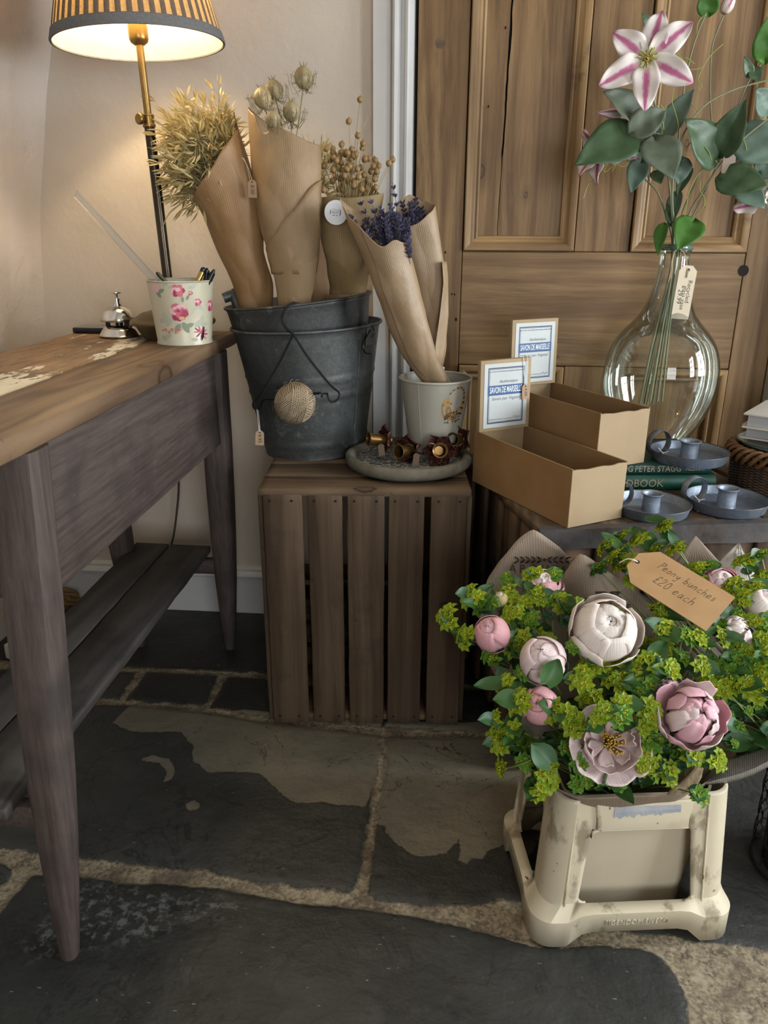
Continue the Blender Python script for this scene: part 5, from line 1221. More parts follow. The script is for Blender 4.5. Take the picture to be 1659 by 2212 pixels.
# plain box at the right-hand end, carrying the basket
FRc = A+wv*(WL+.022)
wb_ = thing('wooden_box', 'plain wooden box at the right end of the chest, under the wicker basket', 'box', FRc)
Q_ = lambda a, b, z: wv*a+uv_*b+Vector((0, 0, z))
for i in range(4): plank('top_board', M_CHT, wb_, Q_(.055+.112*i, .02, T-.008), Q_(.055+.112*i, .46, T-.008), .110, .016, seed=140+i)
plank('front_board', M_CH, wb_, Q_(0, .03, .25), Q_(.445, .03, .25), .485, .016, -uv_, seed=145); plank('back_board', M_CH, wb_, Q_(0, .45, .25), Q_(.445, .45, .25), .485, .016, uv_, seed=148)
plank('side_board', M_CH, wb_, Q_(.008, .035, .25), Q_(.008, .445, .25), .485, .016, -wv, seed=146); plank('side_board', M_CH, wb_, Q_(.437, .035, .25), Q_(.437, .445, .25), .485, .016, wv, seed=147)

# ------------------------------------------------------------------ soap boxes
M_BOX = mottled('cardboard_shaded', (.215, .125, .052), (.19, .107, .043), 14, .8, bump=.12, bscale=260, layers=(((.15, .085, .034), 5, .6, .8),), spec=.2)  # sides and back: darker copy of the cardboard, shade put into the colour
M_BOXE = mottled('cardboard_lit', (.29, .212, .122), (.26, .188, .105), 10, .7, bump=.10, bscale=260, bd=.001, spec=.25)  # bright end and display card: paler copy of the cardboard, light put into the colour
M_BOXI = mottled('inner_cardboard', (.21, .13, .06), (.185, .112, .05), 12, .85, bump=.1, bscale=200, spec=.2, layers=(((.36, .27, .16), 30, .68, .76),))
M_PAPER = mottled('label_paper', (.39, .41, .40), (.355, .375, .365), 8, .5, bump=.25, bscale=16, bd=.004)
M_NAVY = plain('navy_print', (.014, .055, .155), .5); M_NAVYD = plain('dark_navy_print', (.012, .022, .06), .5); M_LWHITE = plain('reversed_lettering', (.55, .58, .58), .5); M_GREY = plain('grey_print', (.05, .055, .07), .6)
def soapbox(label, F, e1, e2, h, htop, tagit=False):
    e1, e2 = Vector(e1), Vector(e2); W_, L_ = e1.length, e2.length; x, y = e1.normalized(), e2.normalized(); up = Vector((0, 0, 1)); th = .0032
    o = thing('soap_box', label, 'box', F, 0, 'open cardboard soap boxes on the chest')
    def panel(name, mats, org, ax, ay, w, hh, inward, bulge=0, top_wave=0):
        """card panel: outer and inner face materials, small fluting edge"""
        m = MB(); n = 12; o_r, i_r = [], []
        for k in range(n+1):
            u = k/n; tw_ = top_wave*nz((u*5+w*50, 1, hh*9)); o_r.append(org+ax*w*u); i_r.append((org+ax*w*u+ay*(hh+tw_)))
        bo, to = o_r, i_r; bi = [p+inward*th for p in bo]; ti = [p+inward*th for p in to]
        m.grid([bo, to], ); m.mi = [0]*len(m.f); m.m = 1; m.grid([bi, ti]); m.m = 0; m.grid([to, ti]); m.grid([bo, bi])
        m.add([bo[0], to[0], ti[0], bi[0]], [(0, 1, 2, 3)]); m.add([bo[-1], to[-1], ti[-1], bi[-1]], [(0, 1, 2, 3)])
        return m.build(name, mats, o, smooth=False)
    z0 = Vector((0, 0, 0))
    panel('box_side', [M_BOX, M_BOXI], z0, y, up, L_, h, x); panel('box_side', [M_BOX, M_BOXI], x*W_, y, up, L_, h, -x)
    panel('box_front', [M_BOXE, M_BOXI], x*.0008-y*.0006+up*.0005, x, up, W_-.0016, h-.003, y, top_wave=.004)
    panel('box_back', [M_BOX, M_BOXE], y*L_+x*.001, x, up, W_-.002, h, -y)
    m = MB(); m.hexa([x*.003+y*.003+up*.0005, x*(W_-.003)+y*.003+up*.0005, x*(W_-.003)+y*(L_-.003)+up*.0005, x*.003+y*(L_-.003)+up*.0005], [x*.003+y*.003+up*.004, x*(W_-.003)+y*.003+up*.004, x*(W_-.003)+y*(L_-.003)+up*.004, x*.003+y*(L_-.003)+up*.004]); m.build('box_base', M_BOXI, o, smooth=False)
    # raised display card at the far end
    cw, chh = W_*.985, htop-h; lean_ = (up+y*.035).normalized(); c0 = y*(L_-.015)+x*W_*.012+up*(h-.001); tk = .0115
    m = MB(); m.hexa([c0, c0+x*cw, c0+x*cw+y*tk, c0+y*tk], [c0+lean_*chh, c0+lean_*chh+x*cw, c0+lean_*chh+x*cw+y*tk, c0+lean_*chh+y*tk]); cd_ = m.build('display_card', M_BOXE, o, bevel=.0012, segs=2)
    lw, lh = cw*.86, chh*.90; ctr = c0+x*cw*.5+lean_*(chh*.5)-y*.0006; Mx = frame(ctr, x, lean_)
    m = MB(); m.prism([(-lw/2, -lh/2), (lw/2, -lh/2), (lw/2, lh/2), (-lw/2, lh/2)], Mx @ Matrix.Translation((0, 0, -.0002)), .0004); lb = m.build('paper_label', M_PAPER, cd_, smooth=False)
    def ring(m, w, hh, t_, z):
        for (cx, cy_, a, b) in ((0, hh/2-t_/2, w, t_), (0, -hh/2+t_/2, w, t_), (-w/2+t_/2, 0, t_, hh-2*t_), (w/2-t_/2, 0, t_, hh-2*t_)):
            m.prism([(cx-a/2, cy_-b/2), (cx+a/2, cy_-b/2), (cx+a/2, cy_+b/2), (cx-a/2, cy_+b/2)], Mx @ Matrix.Translation((0, 0, z)), .00006)
    m = MB(); ring(m, lw*.83, lh*.875, lw*.022, .0002); ring(m, lw*.765, lh*.83, lw*.008, .0002); m.build('label_border', M_NAVYD, lb, smooth=False)
    by = lh*.085; bh = lh*.155; m = MB(); m.prism([(-lw*.42, by-bh/2), (lw*.42, by-bh/2), (lw*.42, by+bh/2), (-lw*.42, by+bh/2)], Mx @ Matrix.Translation((0, 0, .0003)), .00006); m.build('label_band', M_NAVY, lb, smooth=False)
    tx = lambda s, sz, px, py, mt, sx=1, sh=0, bo=0, z=.0004: text_mesh(s, sz, Mx @ Matrix.Translation((px, py, z)), mt, 'lettering', lb, .00004, shear=sh, sx=sx, bold=bo)
    tx('SAVON DE MARSEILLE', bh*.88, 0, by, M_LWHITE, lw*.80/(bh*.88*10.6), .10, .0002)
    tx('Authentique', lh*.066, lw*.05, by+bh*.86, M_GREY, 1.05, .45); tx('Savon pur Vegetal', lh*.066, 0, by-bh*.86, M_GREY, 1.12, .45)
    tx('LA SOCIETE LES GRANDS SAVONNIERS PRESENTENT', lh*.026, 0, lh*.375, M_GREY, 1.05); tx('FABRIQUE EN FRANCE ET EN PROVENCE', lh*.024, -lw*.10, -lh*.375, M_GREY, 1.0); tx('125 gm', lh*.05, lw*.255, -lh*.362, M_GREY, 1, .4)
    return o, Mx, lw, lh, x, y, lean_
F1 = Vector((.212, 1.296, T+.0015)); E1 = Vector((.105, .064, 0)); E2 = Vector((-.159, .26, 0))
h1_ = onY(1240, 1015, F1.y).z-F1.z; L1p = F1+E2; ht1 = onY(1055, 778, L1p.y).z-F1.z
s1, Mx1, lw1, lh1, sx_, sy_, sl_ = soapbox('nearer of the two open cardboard soap boxes, overhanging the chest corner, with price tag', F1, E1, E2, h1_, ht1)
pt = Mx1 @ Vector((lw1*.44, lh1*.03, .004))
tg2 = thing('price_tag', 'small brown 4.00 tag hanging on the display card of the nearer soap box', 'price tag', F1+pt)
tagcard(tg2, 'card', Vector((0, 0, 0)), sx_+Vector((0, 0, .05)), sl_-sx_*.05, .0175, .030, plain('tag_brown2', (.30, .20, .125), .8), '4.00', .0095, -PI/2)
nrm_ = sx_.cross(sl_)
m = MB()
for dx in (-.002, .0025):
    tp_ = Mx1 @ Vector((lw1*.44-.003+dx*2, lh1*.56, .0015))-pt
    m.tube(catmull([Vector((dx*.3, 0, .0125)), tp_*.6+Vector((dx, 0, .003)), tp_, tp_+sy_*.007+Vector((0, 0, .0035)), tp_+sy_*.015-sl_*.002], 20), .0006, 5)
m.build('string', M_STR, tg2)
BKZ = .569
R2 = onZ(1390, 1002, BKZ); R2.y = 1.522; R2 = Vector((onY(1390, 1002, 1.522).x, 1.522, BKZ+.0015)); F2 = R2-E1
L2p = F2+E2; h2_ = onY(1410, 880, R2.y).z-R2.z; ht2 = onY(1123, 690, L2p.y).z-F2.z
soapbox('further of the two open cardboard soap boxes, standing on the green books', F2, E1, E2, h2_, ht2)

# ------------------------------------------------------------------ green books
def book(name, label, c, xdir, L, D, H, cover, pages, group, cat='book', letters=(), hinge=True):
    """closed hardback lying flat; spine faces the room"""
    x = Vector(xdir).normalized(); y = Vector((0, 0, 1)).cross(x); b = thing(name, label, cat, c, 0, group)
    P = lambda a, e, z: x*a+y*e+Vector((0, 0, z)); t_ = .0028
    m = MB()
    prof = [(D, 0), (.010, 0), (.004, .0004), (.0008, H*.12), (-.0022, H*.3), (-.0034, H*.5), (-.0022, H*.7), (.0008, H*.88), (.004, H-.0004), (.010, H), (D, H), (D, H-t_), (.007, H-t_), (.0035, H*.8), (.0008, H*.5), (.0035, H*.2), (.007, t_), (D, t_)]
    n = len(prof); vs = [P(0, e, z) for e, z in prof]+[P(L, e, z) for e, z in prof]
    m.add(vs, [(i, n+i, n+(i+1) % n, (i+1) % n) for i in range(n)])
    for s in (0, 1):
        k = s*n
        for i in range(n//2): m.f.append((k+i, k+i+1, k+n-2-i, k+n-1-i) if i < n//2-1 else (k+i, k+i+1, k+n-1-i)); m.mi.append(0)
    m.build('cover', cover, b, angle=40)
    m = MB(); m.hexa([P(.003, .006, t_), P(L-.003, .006, t_), P(L-.003, D-.004, t_), P(.003, D-.004, t_)], [P(.003, .006, H-t_), P(L-.003, .006, H-t_), P(L-.003, D-.004, H-t_), P(.003, D-.004, H-t_)]); m.build('pages', pages, b, smooth=False)
    for (s, a, sz, mt, sxx) in letters:
        text_mesh(s, sz, frame(P(a, -.0036, H*.5), x, (0, 0, 1)), mt, 'lettering', b.children[0] if False else b, .00025, sx=sxx, bold=.0002)
    return b
M_GBK1 = mottled('dark_teal_cloth', (.006, .042, .036), (.005, .034, .030), 20, .55, bump=.2, bscale=420); M_GBK2 = mottled('green_cloth', (.006, .058, .034), (.005, .048, .028), 20, .5, bump=.2, bscale=420)
M_PAGES = mottled('page_block', (.46, .42, .33), (.38, .34, .26), 3, .8, bump=.2, bscale=30, vec=(.3, .3, 60)); M_GILT = mottled('worn_gilt', (.34, .30, .20), (.22, .20, .13), 60, .4, .5, bump=0)
bx_d = Vector((.990, .115, 0)).normalized(); be = Vector((.535, 1.541, T+.0015)); H1 = .031; H2 = BKZ-T-H1-.0015
book('hardback_book', 'lower green cloth hardback of the pair on the chest, gilt HANDBOOK on its spine', be-bx_d*.265, bx_d, .265, .19, H1, M_GBK2, M_PAGES, None, letters=(('HANDBOOK', .098, .0215, M_GILT, .98),))
be2 = onY(1532, 1025, 1.546); be2.z = T+H1+.002
book('hardback_book', 'upper dark teal hardback of the pair, lettered PETER STAGG, under a candlestick', Vector((be2.x, 1.543, be2.z))-bx_d*.262, bx_d, .262, .185, H2-.0005, M_GBK1, M_PAGES, None, letters=(('PETER STAGG', .155, .0175, M_GILT, .86), ('MILDMAY', .230, .0115, M_GILT, .8), ('ING', .092, .0175, M_GILT, .86)))

# ------------------------------------------------------------------ chambersticks
M_ZST = zinc('zinc_candlestick', (.175, .21, .265), (.30, .345, .41))
M_ZRIM = plain('dark_zinc_edge', (.075, .07, .068), .45, .7)
def chamberstick(label, c, r, ang, tagit=0, ring_a=2.6):
    o = thing('chamberstick', label, 'candlestick', c, 0, 'zinc chambersticks on the chest'); k = r/.072
    m = MB(); m.lathe([(.0001, 0), (r*.90, 0), (r*.935, .002), (r*.99, .0165*k), (r+.0012, .0185*k), (r+.0016, .0200*k), (r+.0002, .0205*k), (r*.985, .0190*k), (r*.93, .0045), (r*.885, .003), (.0001, .0026)], 80); m.build('dish', M_ZST, o, angle=50)
    m = MB(); m.lathe([(r+.0004+.0012*math.cos(a), .0197*k+.0012*math.sin(a)) for a in [2*PI*q/8 for q in range(8)]], 80, closed=True); m.build('rolled_edge', M_ZRIM, o)
    q = .0165*k; m = MB(); m.lathe([(q*1.06, .0026), (q, .005), (q*.97, .030*k), (q*1.04, .034*k), (q*1.25, .0365*k), (q*1.25, .0380*k), (q*1.10, .0378*k), (q*.93, .0345*k), (q*.90, .012), (.0001, .011)], 40); m.build('candle_cup', M_ZST, o, angle=50)
    ca, sa = math.cos(ring_a), math.sin(ring_a); cpt = Vector((ca*r*.80, sa*r*.80, .0235*k)); R_ = .0245*k
    m = MB(); ax_ = Vector((math.cos(ang), math.sin(ang), 0)); pe = Vector((-ax_.y, ax_.x, 0)); hw_ = .0075*k; rows = []
    for s in range(33):
        t_ = 2*PI*s/32-PI/2; cc = cpt+pe*R_*math.cos(t_)+Vector((0, 0, R_*math.sin(t_)+.006)); nn_ = pe*math.cos(t_)+Vector((0, 0, math.sin(t_)))
        rows.append([cc-ax_*hw_, cc-ax_*hw_*.85+nn_*.0007, cc+ax_*hw_*.85+nn_*.0007, cc+ax_*hw_, cc+ax_*hw_*.85-nn_*.0007, cc-ax_*hw_*.85-nn_*.0007])
    m.grid(rows, closed=True); m.build('ring_handle', M_ZST, o, angle=50)
    if tagit:
        b = cpt+Vector((.006, -.009, -.012)); m = MB()
        m.tube(catmull([b+Vector((-.008, -.002, .010)), b+Vector((.002, -.002, .001)), b+Vector((.012, -.004, .004))], 10), .0007, 5); m.tube(catmull([b+Vector((.002, -.003, .001)), b+Vector((.001, -.009, -.012)), b+Vector((-.008, -.012, -.022*(1.0 if tagit == 1 else .9)))], 12), .0007, 5)
        m.build('string', M_STR, o)
        if tagit == 2: tagcard(o, 'swing_tag', Vector((cpt.x+.001, cpt.y-.030, .0012)), (.95, .2, 0), (-.2, .95, .02), .014, .028, plain('tag_tan3', (.30, .21, .13), .8), None)
    return o
def place_dish(px, py, z): p = onZ(px, py, z+.019); return Vector((p.x, p.y, z))
cpos = place_dish(1407, 1084, T+.0012); chamberstick('zinc candlestick half hidden by the nearer soap box, front left of the three', cpos, .0695, -1.2, 0, 2.95)
cpos = place_dish(1570, 1075, T+.0012); chamberstick('zinc candlestick standing on the chest right of the books, front right of the three', cpos, .0735, -1.1, 2, 2.95)
cpos = place_dish(1489, 973, BKZ+.0008); chamberstick('zinc candlestick on top of the two green books', cpos, .0745, -1.1, 1, 2.95)

# ------------------------------------------------------------------ basket with white books
bc_ = onZ(1672, 1062, T); bc_ = Vector((bc_.x+.020, bc_.y+.030, T))
t = NT('dark_wicker'); v = t.coord((1, 1, 1)); n1 = t.noise(v, 40, 4); t.bsdf(t.mix(t.ramp(n1, .3, .7), (.022, .014, .009), (.060, .036, .020)), .5, 0, t.bump(n1, .3, .002), .4); M_WICK = t.mat
t = NT('brown_wicker'); v = t.coord((1, 1, 1)); n1 = t.noise(v, 60, 4); t.bsdf(t.mix(t.ramp(n1, .3, .7), (.07, .032, .012), (.20, .10, .038)), .4, 0, t.bump(n1, .3, .002), .4); M_WICK2 = t.mat
bks = thing('wicker_basket', 'dark wicker basket with plaited rim on the right, white books on top', 'basket', bc_); RB = .093
HB = onY(1620, 968, bc_.y-.02).z-T
m = MB()
for k in range(20):
    z = .004+k*(HB-.03)/20; r = RB*(1+.06*z/HB); ph = (k % 2)*PI
    m.tube([((r+.0022*math.sin(a*24+ph))*math.cos(a), (r+.0022*math.sin(a*24+ph))*math.sin(a), z+.0018) for a in np.linspace(0, 2*PI, 145)[:-1]], .0023, 5, closed=True)
m.build('woven_wall', M_WICK, bks)
for k in range(24):
    if k % 2 == 0: a = 2*PI*k/24; m = MB(); m.tube([(RB*(1+.06*s)*math.cos(a), RB*(1+.06*s)*math.sin(a), HB*s) for s in np.linspace(.01, .95, 8)], .0022, 6); m.build('stake', M_WICK, bks)
m = MB()
for ph in range(4):
    m.tube([((RB*1.06+.0095*math.cos(a*9+ph*PI/2))*math.cos(a), (RB*1.06+.0095*math.cos(a*9+ph*PI/2))*math.sin(a), HB-.012+.014*math.sin(a*9+ph*PI/2)) for a in np.linspace(0, 2*PI, 241)[:-1]], .0042, 6, closed=True)
m.build('plaited_rim', M_WICK2, bks)
m = MB(); m.lathe([(.0001, 0), (RB-.008, 0), (RB-.008, .003), (.0001, .003)], 32); m.build('basket_base', M_WICK, bks)
dk = thing('glazed_dish', 'pale dish with dark green edge resting on the wicker basket', 'dish', bc_+Vector((0, 0, HB-.001)))
m = MB(); m.lathe([(.0001, 0), (RB*.80, .0), (RB*.98, .010), (RB*.985, .013), (RB*.80, .004), (.0001, .004)], 56); m.build('dish_body', mottled('pale_glaze', (.42, .41, .36), (.36, .35, .31), 8, .3, bump=0), dk)
m = MB(); m.lathe([(RB*.985+.0014*math.cos(a), .012+.0014*math.sin(a)) for a in [2*PI*q/8 for q in range(8)]], 56, closed=True); m.build('green_edge', plain('green_glaze', (.01, .05, .028), .25), dk)
M_WBK = mottled('white_book_cloth', (.50, .47, .42), (.46, .43, .38), 9, .5, bump=.05); M_WPG = mottled('white_pages', (.36, .36, .36), (.30, .30, .30), 3, .8, bump=.25, bscale=30, vec=(.3, .3, 60))
def whitebook(label, corner, xd, L, D, H):
    x = Vector(xd).normalized(); y = Vector((0, 0, 1)).cross(x); b = thing('hardback_book', label, 'book', corner, 0, 'white books on the wicker basket'); P = lambda a, e, z: x*a+y*e+Vector((0, 0, z)); t_ = .004
    for z0 in (0, H-t_): m = MB(); m.hexa([P(0, 0, z0), P(L, 0, z0), P(L, D, z0), P(0, D, z0)], [P(0, 0, z0+t_), P(L, 0, z0+t_), P(L, D, z0+t_), P(0, D, z0+t_)]); m.build('cover_board', M_WBK, b, bevel=.0018, segs=2)
    m = MB(); m.hexa([P(.008, .008, t_), P(L-.002, .008, t_), P(L-.002, D-.008, t_), P(.008, D-.008, t_)], [P(.008, .008, H-t_), P(L-.002, .008, H-t_), P(L-.002, D-.008, H-t_), P(.008, D-.008, H-t_)]); m.build('pages', M_WPG, b, smooth=False)
    m = MB(); m.hexa([P(L-.002, 0, 0), P(L+.001, 0, 0), P(L+.001, D, 0), P(L-.002, D, 0)], [P(L-.002, 0, H), P(L+.001, 0, H), P(L+.001, D, H), P(L-.002, D, H)]); m.build('spine', M_WBK, b, bevel=.0008)
wz = T+HB+.0125; wh = .0300
c1_ = onZ(1598, 946, wz); c2_ = onZ(1601, 924, wz+wh)
whitebook('lower of two white hardbacks on the basket at the right edge', Vector((c1_.x, c1_.y, wz)), (.83, -.56, 0), .24, .17, wh-.0006)
whitebook('upper of two white hardbacks on the basket at the right edge', Vector((c2_.x, c2_.y, wz+wh)), (.83, -.56, 0), .24, .165, wh-.0006)

# ------------------------------------------------------------------ glass vase and clematis
VY = 1.79
pix = [(530, 32, 1461), (541, 33, 1460), (552, 30.5, 1458), (575, 31, 1456), (600, 33.5, 1453), (628, 39, 1450), (645, 44, 1447), (661, 50, 1445), (675, 56, 1443), (690, 66, 1440), (703, 77, 1436), (714, 87, 1433), (727, 97, 1430), (742, 106, 1427), (758, 112, 1424), (777, 116.5, 1422), (796, 118.5, 1420), (815, 118.5, 1419), (835, 117, 1418), (855, 113, 1418), (875, 106.5, 1418), (895, 98, 1419), (914, 88, 1420), (934, 74, 1420), (954, 61, 1420), (972, 52, 1421), (985, 47, 1421)]
vb = onY(1421, 985, VY); vprof = []
for (y, r, x) in pix[::-1]:
    p = onY(x, y, VY); vprof.append((r/F_PX*(p-CAM).dot(FW), p.z-T))
z0_ = vprof[0][1]; vprof = [(r, max(0, (z-z0_))) for r, z in vprof]
vx = sum(onY(x, y, VY).x for y, r, x in pix)/len(pix)
vase = thing('glass_vase', 'large bulbous clear glass vase in front of the pine door, on the chest', 'vase', (vx, VY, T+.001))
t = NT('thin_greenish_glass'); lw_ = t.n('ShaderNodeLayerWeight'); lw_.inputs[0].default_value = .28
fr = t.n('ShaderNodeFresnel'); fr.inputs[0].default_value = 1.5
tc_ = t.mix(t.ramp(lw_.outputs['Facing'], .25, 1.0), (.93, .955, .93), (.42, .50, .42)); tb_ = t.n('ShaderNodeBsdfTransparent'); t.l(tc_, tb_.inputs[0])
gb = t.n('ShaderNodeBsdfGlossy'); gb.inputs['Roughness'].default_value = .015; gb.inputs[0].default_value = (.95, .97, .95, 1)
v = t.coord((1, 1, 1)); nb = t.bump(t.noise(v, 9, 3), .10, .004); t.l(nb, gb.inputs['Normal'])
ms = t.n('ShaderNodeMixShader'); t.l(t.math('MINIMUM', t.math('MULTIPLY', fr.outputs[0], 1.0), .7), ms.inputs[0]); t.l(tb_.outputs[0], ms.inputs[1]); t.l(gb.outputs[0], ms.inputs[2]); t.l(ms.outputs[0], t.out.inputs[0]); M_GLASS = t.mat
pr = [(vprof[0][0]*.6, .0)]+vprof; sm_ = catmull([(r, z, 0) for r, z in pr], 110)
m = MB(); m.lathe([(p.x, max(0, p.y)) for p in sm_], 96); m.f = [f for f in m.f if len(f) == 4]; m.mi = m.mi[:len(m.f)]
m.build('glass_body', M_GLASS, vase, angle=180)
M_GREEN = NT('thick_green_glass'); M_GREEN.bsdf((.25, .42, .34), .05, 0, None, .5, Transmission_Weight=.8, IOR=1.45); M_GREEN = M_GREEN.mat
rim_r, rim_z = vprof[-1]
m = MB(); m.lathe([(rim_r+.0045*math.cos(a), rim_z-.004+.0062*math.sin(a)) for a in [2*PI*q/14 for q in range(14)]], 64, closed=True, wob=lambda a, z: .03*math.sin(2*a)+.02*math.sin(3*a)); m.build('thick_lip', M_GREEN, vase)
m = MB(); m.lathe([(.0001, .001), (vprof[0][0]*.97, .001), (vprof[2][0]*.93, vprof[2][1]*.6), (vprof[2][0]*.7, vprof[2][1]*.42), (.012, .020), (.0001, .022)], 48); m.build('thick_base', M_GREEN, vase)
# swing tag on twine round the neck
tgp = onY(1478, 632, VY-.052)
vt = thing('price_tag', 'cream swing tag reading Recycled glass vase 29.99, tied round the vase neck', 'price tag', tgp)
M_CREAM = mottled('cream_card', (.50, .43, .32), (.44, .375, .27), 16, .75, bump=.05)
tw_, thh = 33/F_PX*1.92, 95/F_PX*1.92
Mx = frame((0, 0, 0), (1, .12, -.06), (.085, .02, 1))
tagcard(vt, 'card', Vector((0, 0, 0)), (1, .12, -.06), (.085, .02, 1), tw_, thh, M_CREAM, rot=-PI/2, txts=[('Recycled', tw_*.22, thh*.02, tw_*.34), ('glass vase', -.0005, -thh*.10, tw_*.34), ('29.99', -tw_*.24, -thh*.08, tw_*.36)])
M_JUTE = mottled('jute_string', (.42, .32, .20), (.30, .22, .13), 60, .9, bump=.3)
hole = Mx @ Vector((0, thh/2-tw_*.24, .001))
m = MB(); pts = [onY(x, y, Y)-tgp for x, y, Y in ((1484, 600, VY-.054), (1483, 570, VY-.05), (1478, 548, VY-.044), (1467, 538, VY-.042), (1457, 545, VY-.043), (1451, 565, VY-.047), (1449, 585, VY-.052), (1444, 608, VY-.058))]
m.tube(catmull(pts, 40), .0011, 6); m.tube(catmull([pts[4], pts[5]+Vector((.001, 0, 0)), pts[6]+Vector((.002, -.001, 0)), pts[6]+Vector((.001, -.003, -.016))], 16), .0010, 6); m.tube([pts[0], hole], .0011, 6); m.build('twine_loop', M_JUTE, vt)

M_CLEAF = [leafmat('clematis_leaf', (.064, .108, .048), (.036, .072, .030), .42, .22, 50), leafmat('clematis_leaf_blue', (.13, .19, .14), (.085, .14, .095), .45, .25, 50), leafmat('clematis_leaf_bright', (.085, .22, .035), (.05, .14, .025), .4, .3, 50), leafmat('clematis_leaf_grey', (.13, .155, .105), (.085, .11, .07), .5, .25, 40)]
M_CST = leafmat('clematis_stem', (.20, .20, .11), (.14, .17, .085), .5, .05, 30); M_TEN = leafmat('tendril', (.33, .38, .07), (.26, .32, .06), .5, .2)
t = NT('clematis_petal'); u = t.sep(t.n('ShaderNodeUVMap').outputs[0]); ax = t.math('ABSOLUTE', u[0]); v = t.coord((1, 1, 1)); nn = t.noise(v, 90, 3)
st_ = t.math('ADD', ax, t.math('MULTIPLY', t.math('SUBTRACT', nn, .5), .25)); k1 = t.math('MULTIPLY', t.ramp(st_, .12, .34, 1, 0), t.ramp(u[1], .05, .3, .25, 1)); k2 = t.math('MAXIMUM', k1, t.ramp(u[1], .86, 1.0, 0, .75))
c = t.mix(k2, (.68, .61, .57), (.40, .075, .20)); c = t.mix(t.ramp(t.math('ABSOLUTE', t.math('SUBTRACT', ax, .07)), 0, .05, .5, 0), c, (.52, .28, .30)); c = t.mix(t.ramp(u[1], 0, .3, .5, 0), c, (.62, .62, .38))
b = t.bsdf(c, .5, 0, None, .3); tr = t.n('ShaderNodeBsdfTranslucent'); t.put(tr.inputs[0], c); ms = t.n('ShaderNodeMixShader'); ms.inputs[0].default_value = .25; t.l(b.outputs[0], ms.inputs[1]); t.l(tr.outputs[0], ms.inputs[2]); t.l(ms.outputs[0], t.out.inputs[0]); M_PETAL = t.mat
M_STAMEN = leafmat('clematis_stamen', (.50, .46, .16), (.42, .40, .12), .5, .2); M_ANTH = plain('ochre_anther', (.42, .26, .05), .6)
def blade(name, rows, mat, parent, solid=.0005):
    R, C = len(rows), len(rows[0]); m = MB(); m.grid(rows); me = bpy.data.meshes.new(name); me.from_pydata(m.v, [], m.f); me.materials.append(mat)
    uvl = me.uv_layers.new(name='UVMap'); lp = np.zeros(len(me.loops), np.int32); me.loops.foreach_get('vertex_index', lp)
    uvl.data.foreach_set('uv', np.array([((i % C)/(C-1)*2-1, (i//C)/(R-1)) for i in range(R*C)])[lp].ravel().astype(np.float32))
    me.polygons.foreach_set('use_smooth', [True]*len(me.polygons)); o = link(name, me, parent)
    md = o.modifiers.new('thickness', 'SOLIDIFY'); md.thickness = solid; md.offset = 0; return o
def leaf(parent, O, base, tip, w, mat, face=(0, -1, .2), fold=.25, curl=.15, heart=True, name='leaf', n=12):
    """ovate pointed leaf between base and tip; face = direction its upper side looks"""
    ax_ = tip-base; L = ax_.length; y = ax_.normalized(); f = Vector(face); f = (f-y*f.dot(y)).normalized(); x = y.cross(f); rows = []
    for j in range(n+1):
        u = j/n; ww = w*.5*(math.sin(PI*min(1, u**.62))**.85)*(1.0 if u < .97 else .5); ww = max(ww, w*.012)
        ctr = base+y*L*u+f*(-curl*L*(u-.5)**2+curl*L*.25); row = []
        for s in np.linspace(-1, 1, 9):
            back = -abs(s)**1.5*w*.16*max(0, 1-u*3.2) if heart else 0
            row.append(ctr+x*ww*s+f*(abs(s)**1.2*ww*fold+.02*w*math.sin(u*14+s*3))+y*back-O)
        rows.append(row)
    return blade(name, rows, mat, parent)
def petal(parent, O, c, d, face, L, w, mat=None, cup=.15, wave=1.0, tipc=.0, name='petal'):
    y = d.normalized(); f = (face-y*face.dot(y)).normalized(); x = y.cross(f); rows = []; ph = L*97
    for j in range(15):
        u = j/14; ww = w*.5*(min(1, (u+.06)*2.6)**.6)*(max(.0, 1-u**3.2))**.75; ww = max(ww, w*.02); ctr = c+y*L*u+f*(L*cup*u*(1-u)*1.3+tipc*L*u*u); row = []
        for s in np.linspace(-1, 1, 9): row.append(ctr+x*ww*s+f*(abs(s)**2*ww*.18+wave*.10*w*math.sin(u*11+ph+s*1.5)*abs(s)**2)-O)
        rows.append(row)
    return blade(name, rows, mat or M_PETAL, parent)
def clematis_flower(parent, O, c, face, tips, w, stam=True, r=.016):
    face = Vector(face).normalized(); fl = link('flower', None, parent, c-O)
    for tp in tips: d = tp-c; petal(fl, c, c+d.normalized()*.004, d, face, d.length, w)
    if stam:
        rr = random.Random(int(c.x*1000)); m = MB(); Mx = basis((0, 0, 0), face, (1, 0, 0))
        for k in range(44):
            a = rr.uniform(0, 6.28); q = rr.uniform(.35, 1.25); e = Vector((math.cos(a), math.sin(a), 0)); m.tube([Mx @ Vector((0, 0, .002)), Mx @ (e*r*.55*q+Vector((0, 0, .008))), Mx @ (e*r*q+Vector((0, 0, .010*rr.uniform(.3, 1.5))))], [.0011, .0009, .0012], 5)
        m.build('stamens', M_STAMEN, fl); m = MB()
        for k in range(12): a = rr.uniform(0, 6.28); q = rr.uniform(0, .38); e = Vector((math.cos(a), math.sin(a), 0)); m.tube([Mx @ (e*r*q*.6+Vector((0, 0, .004))), Mx @ (e*r*q+Vector((0, 0, .013)))], [.0012, .0014], 5)
        m.build('anthers', M_ANTH, fl)
    return fl
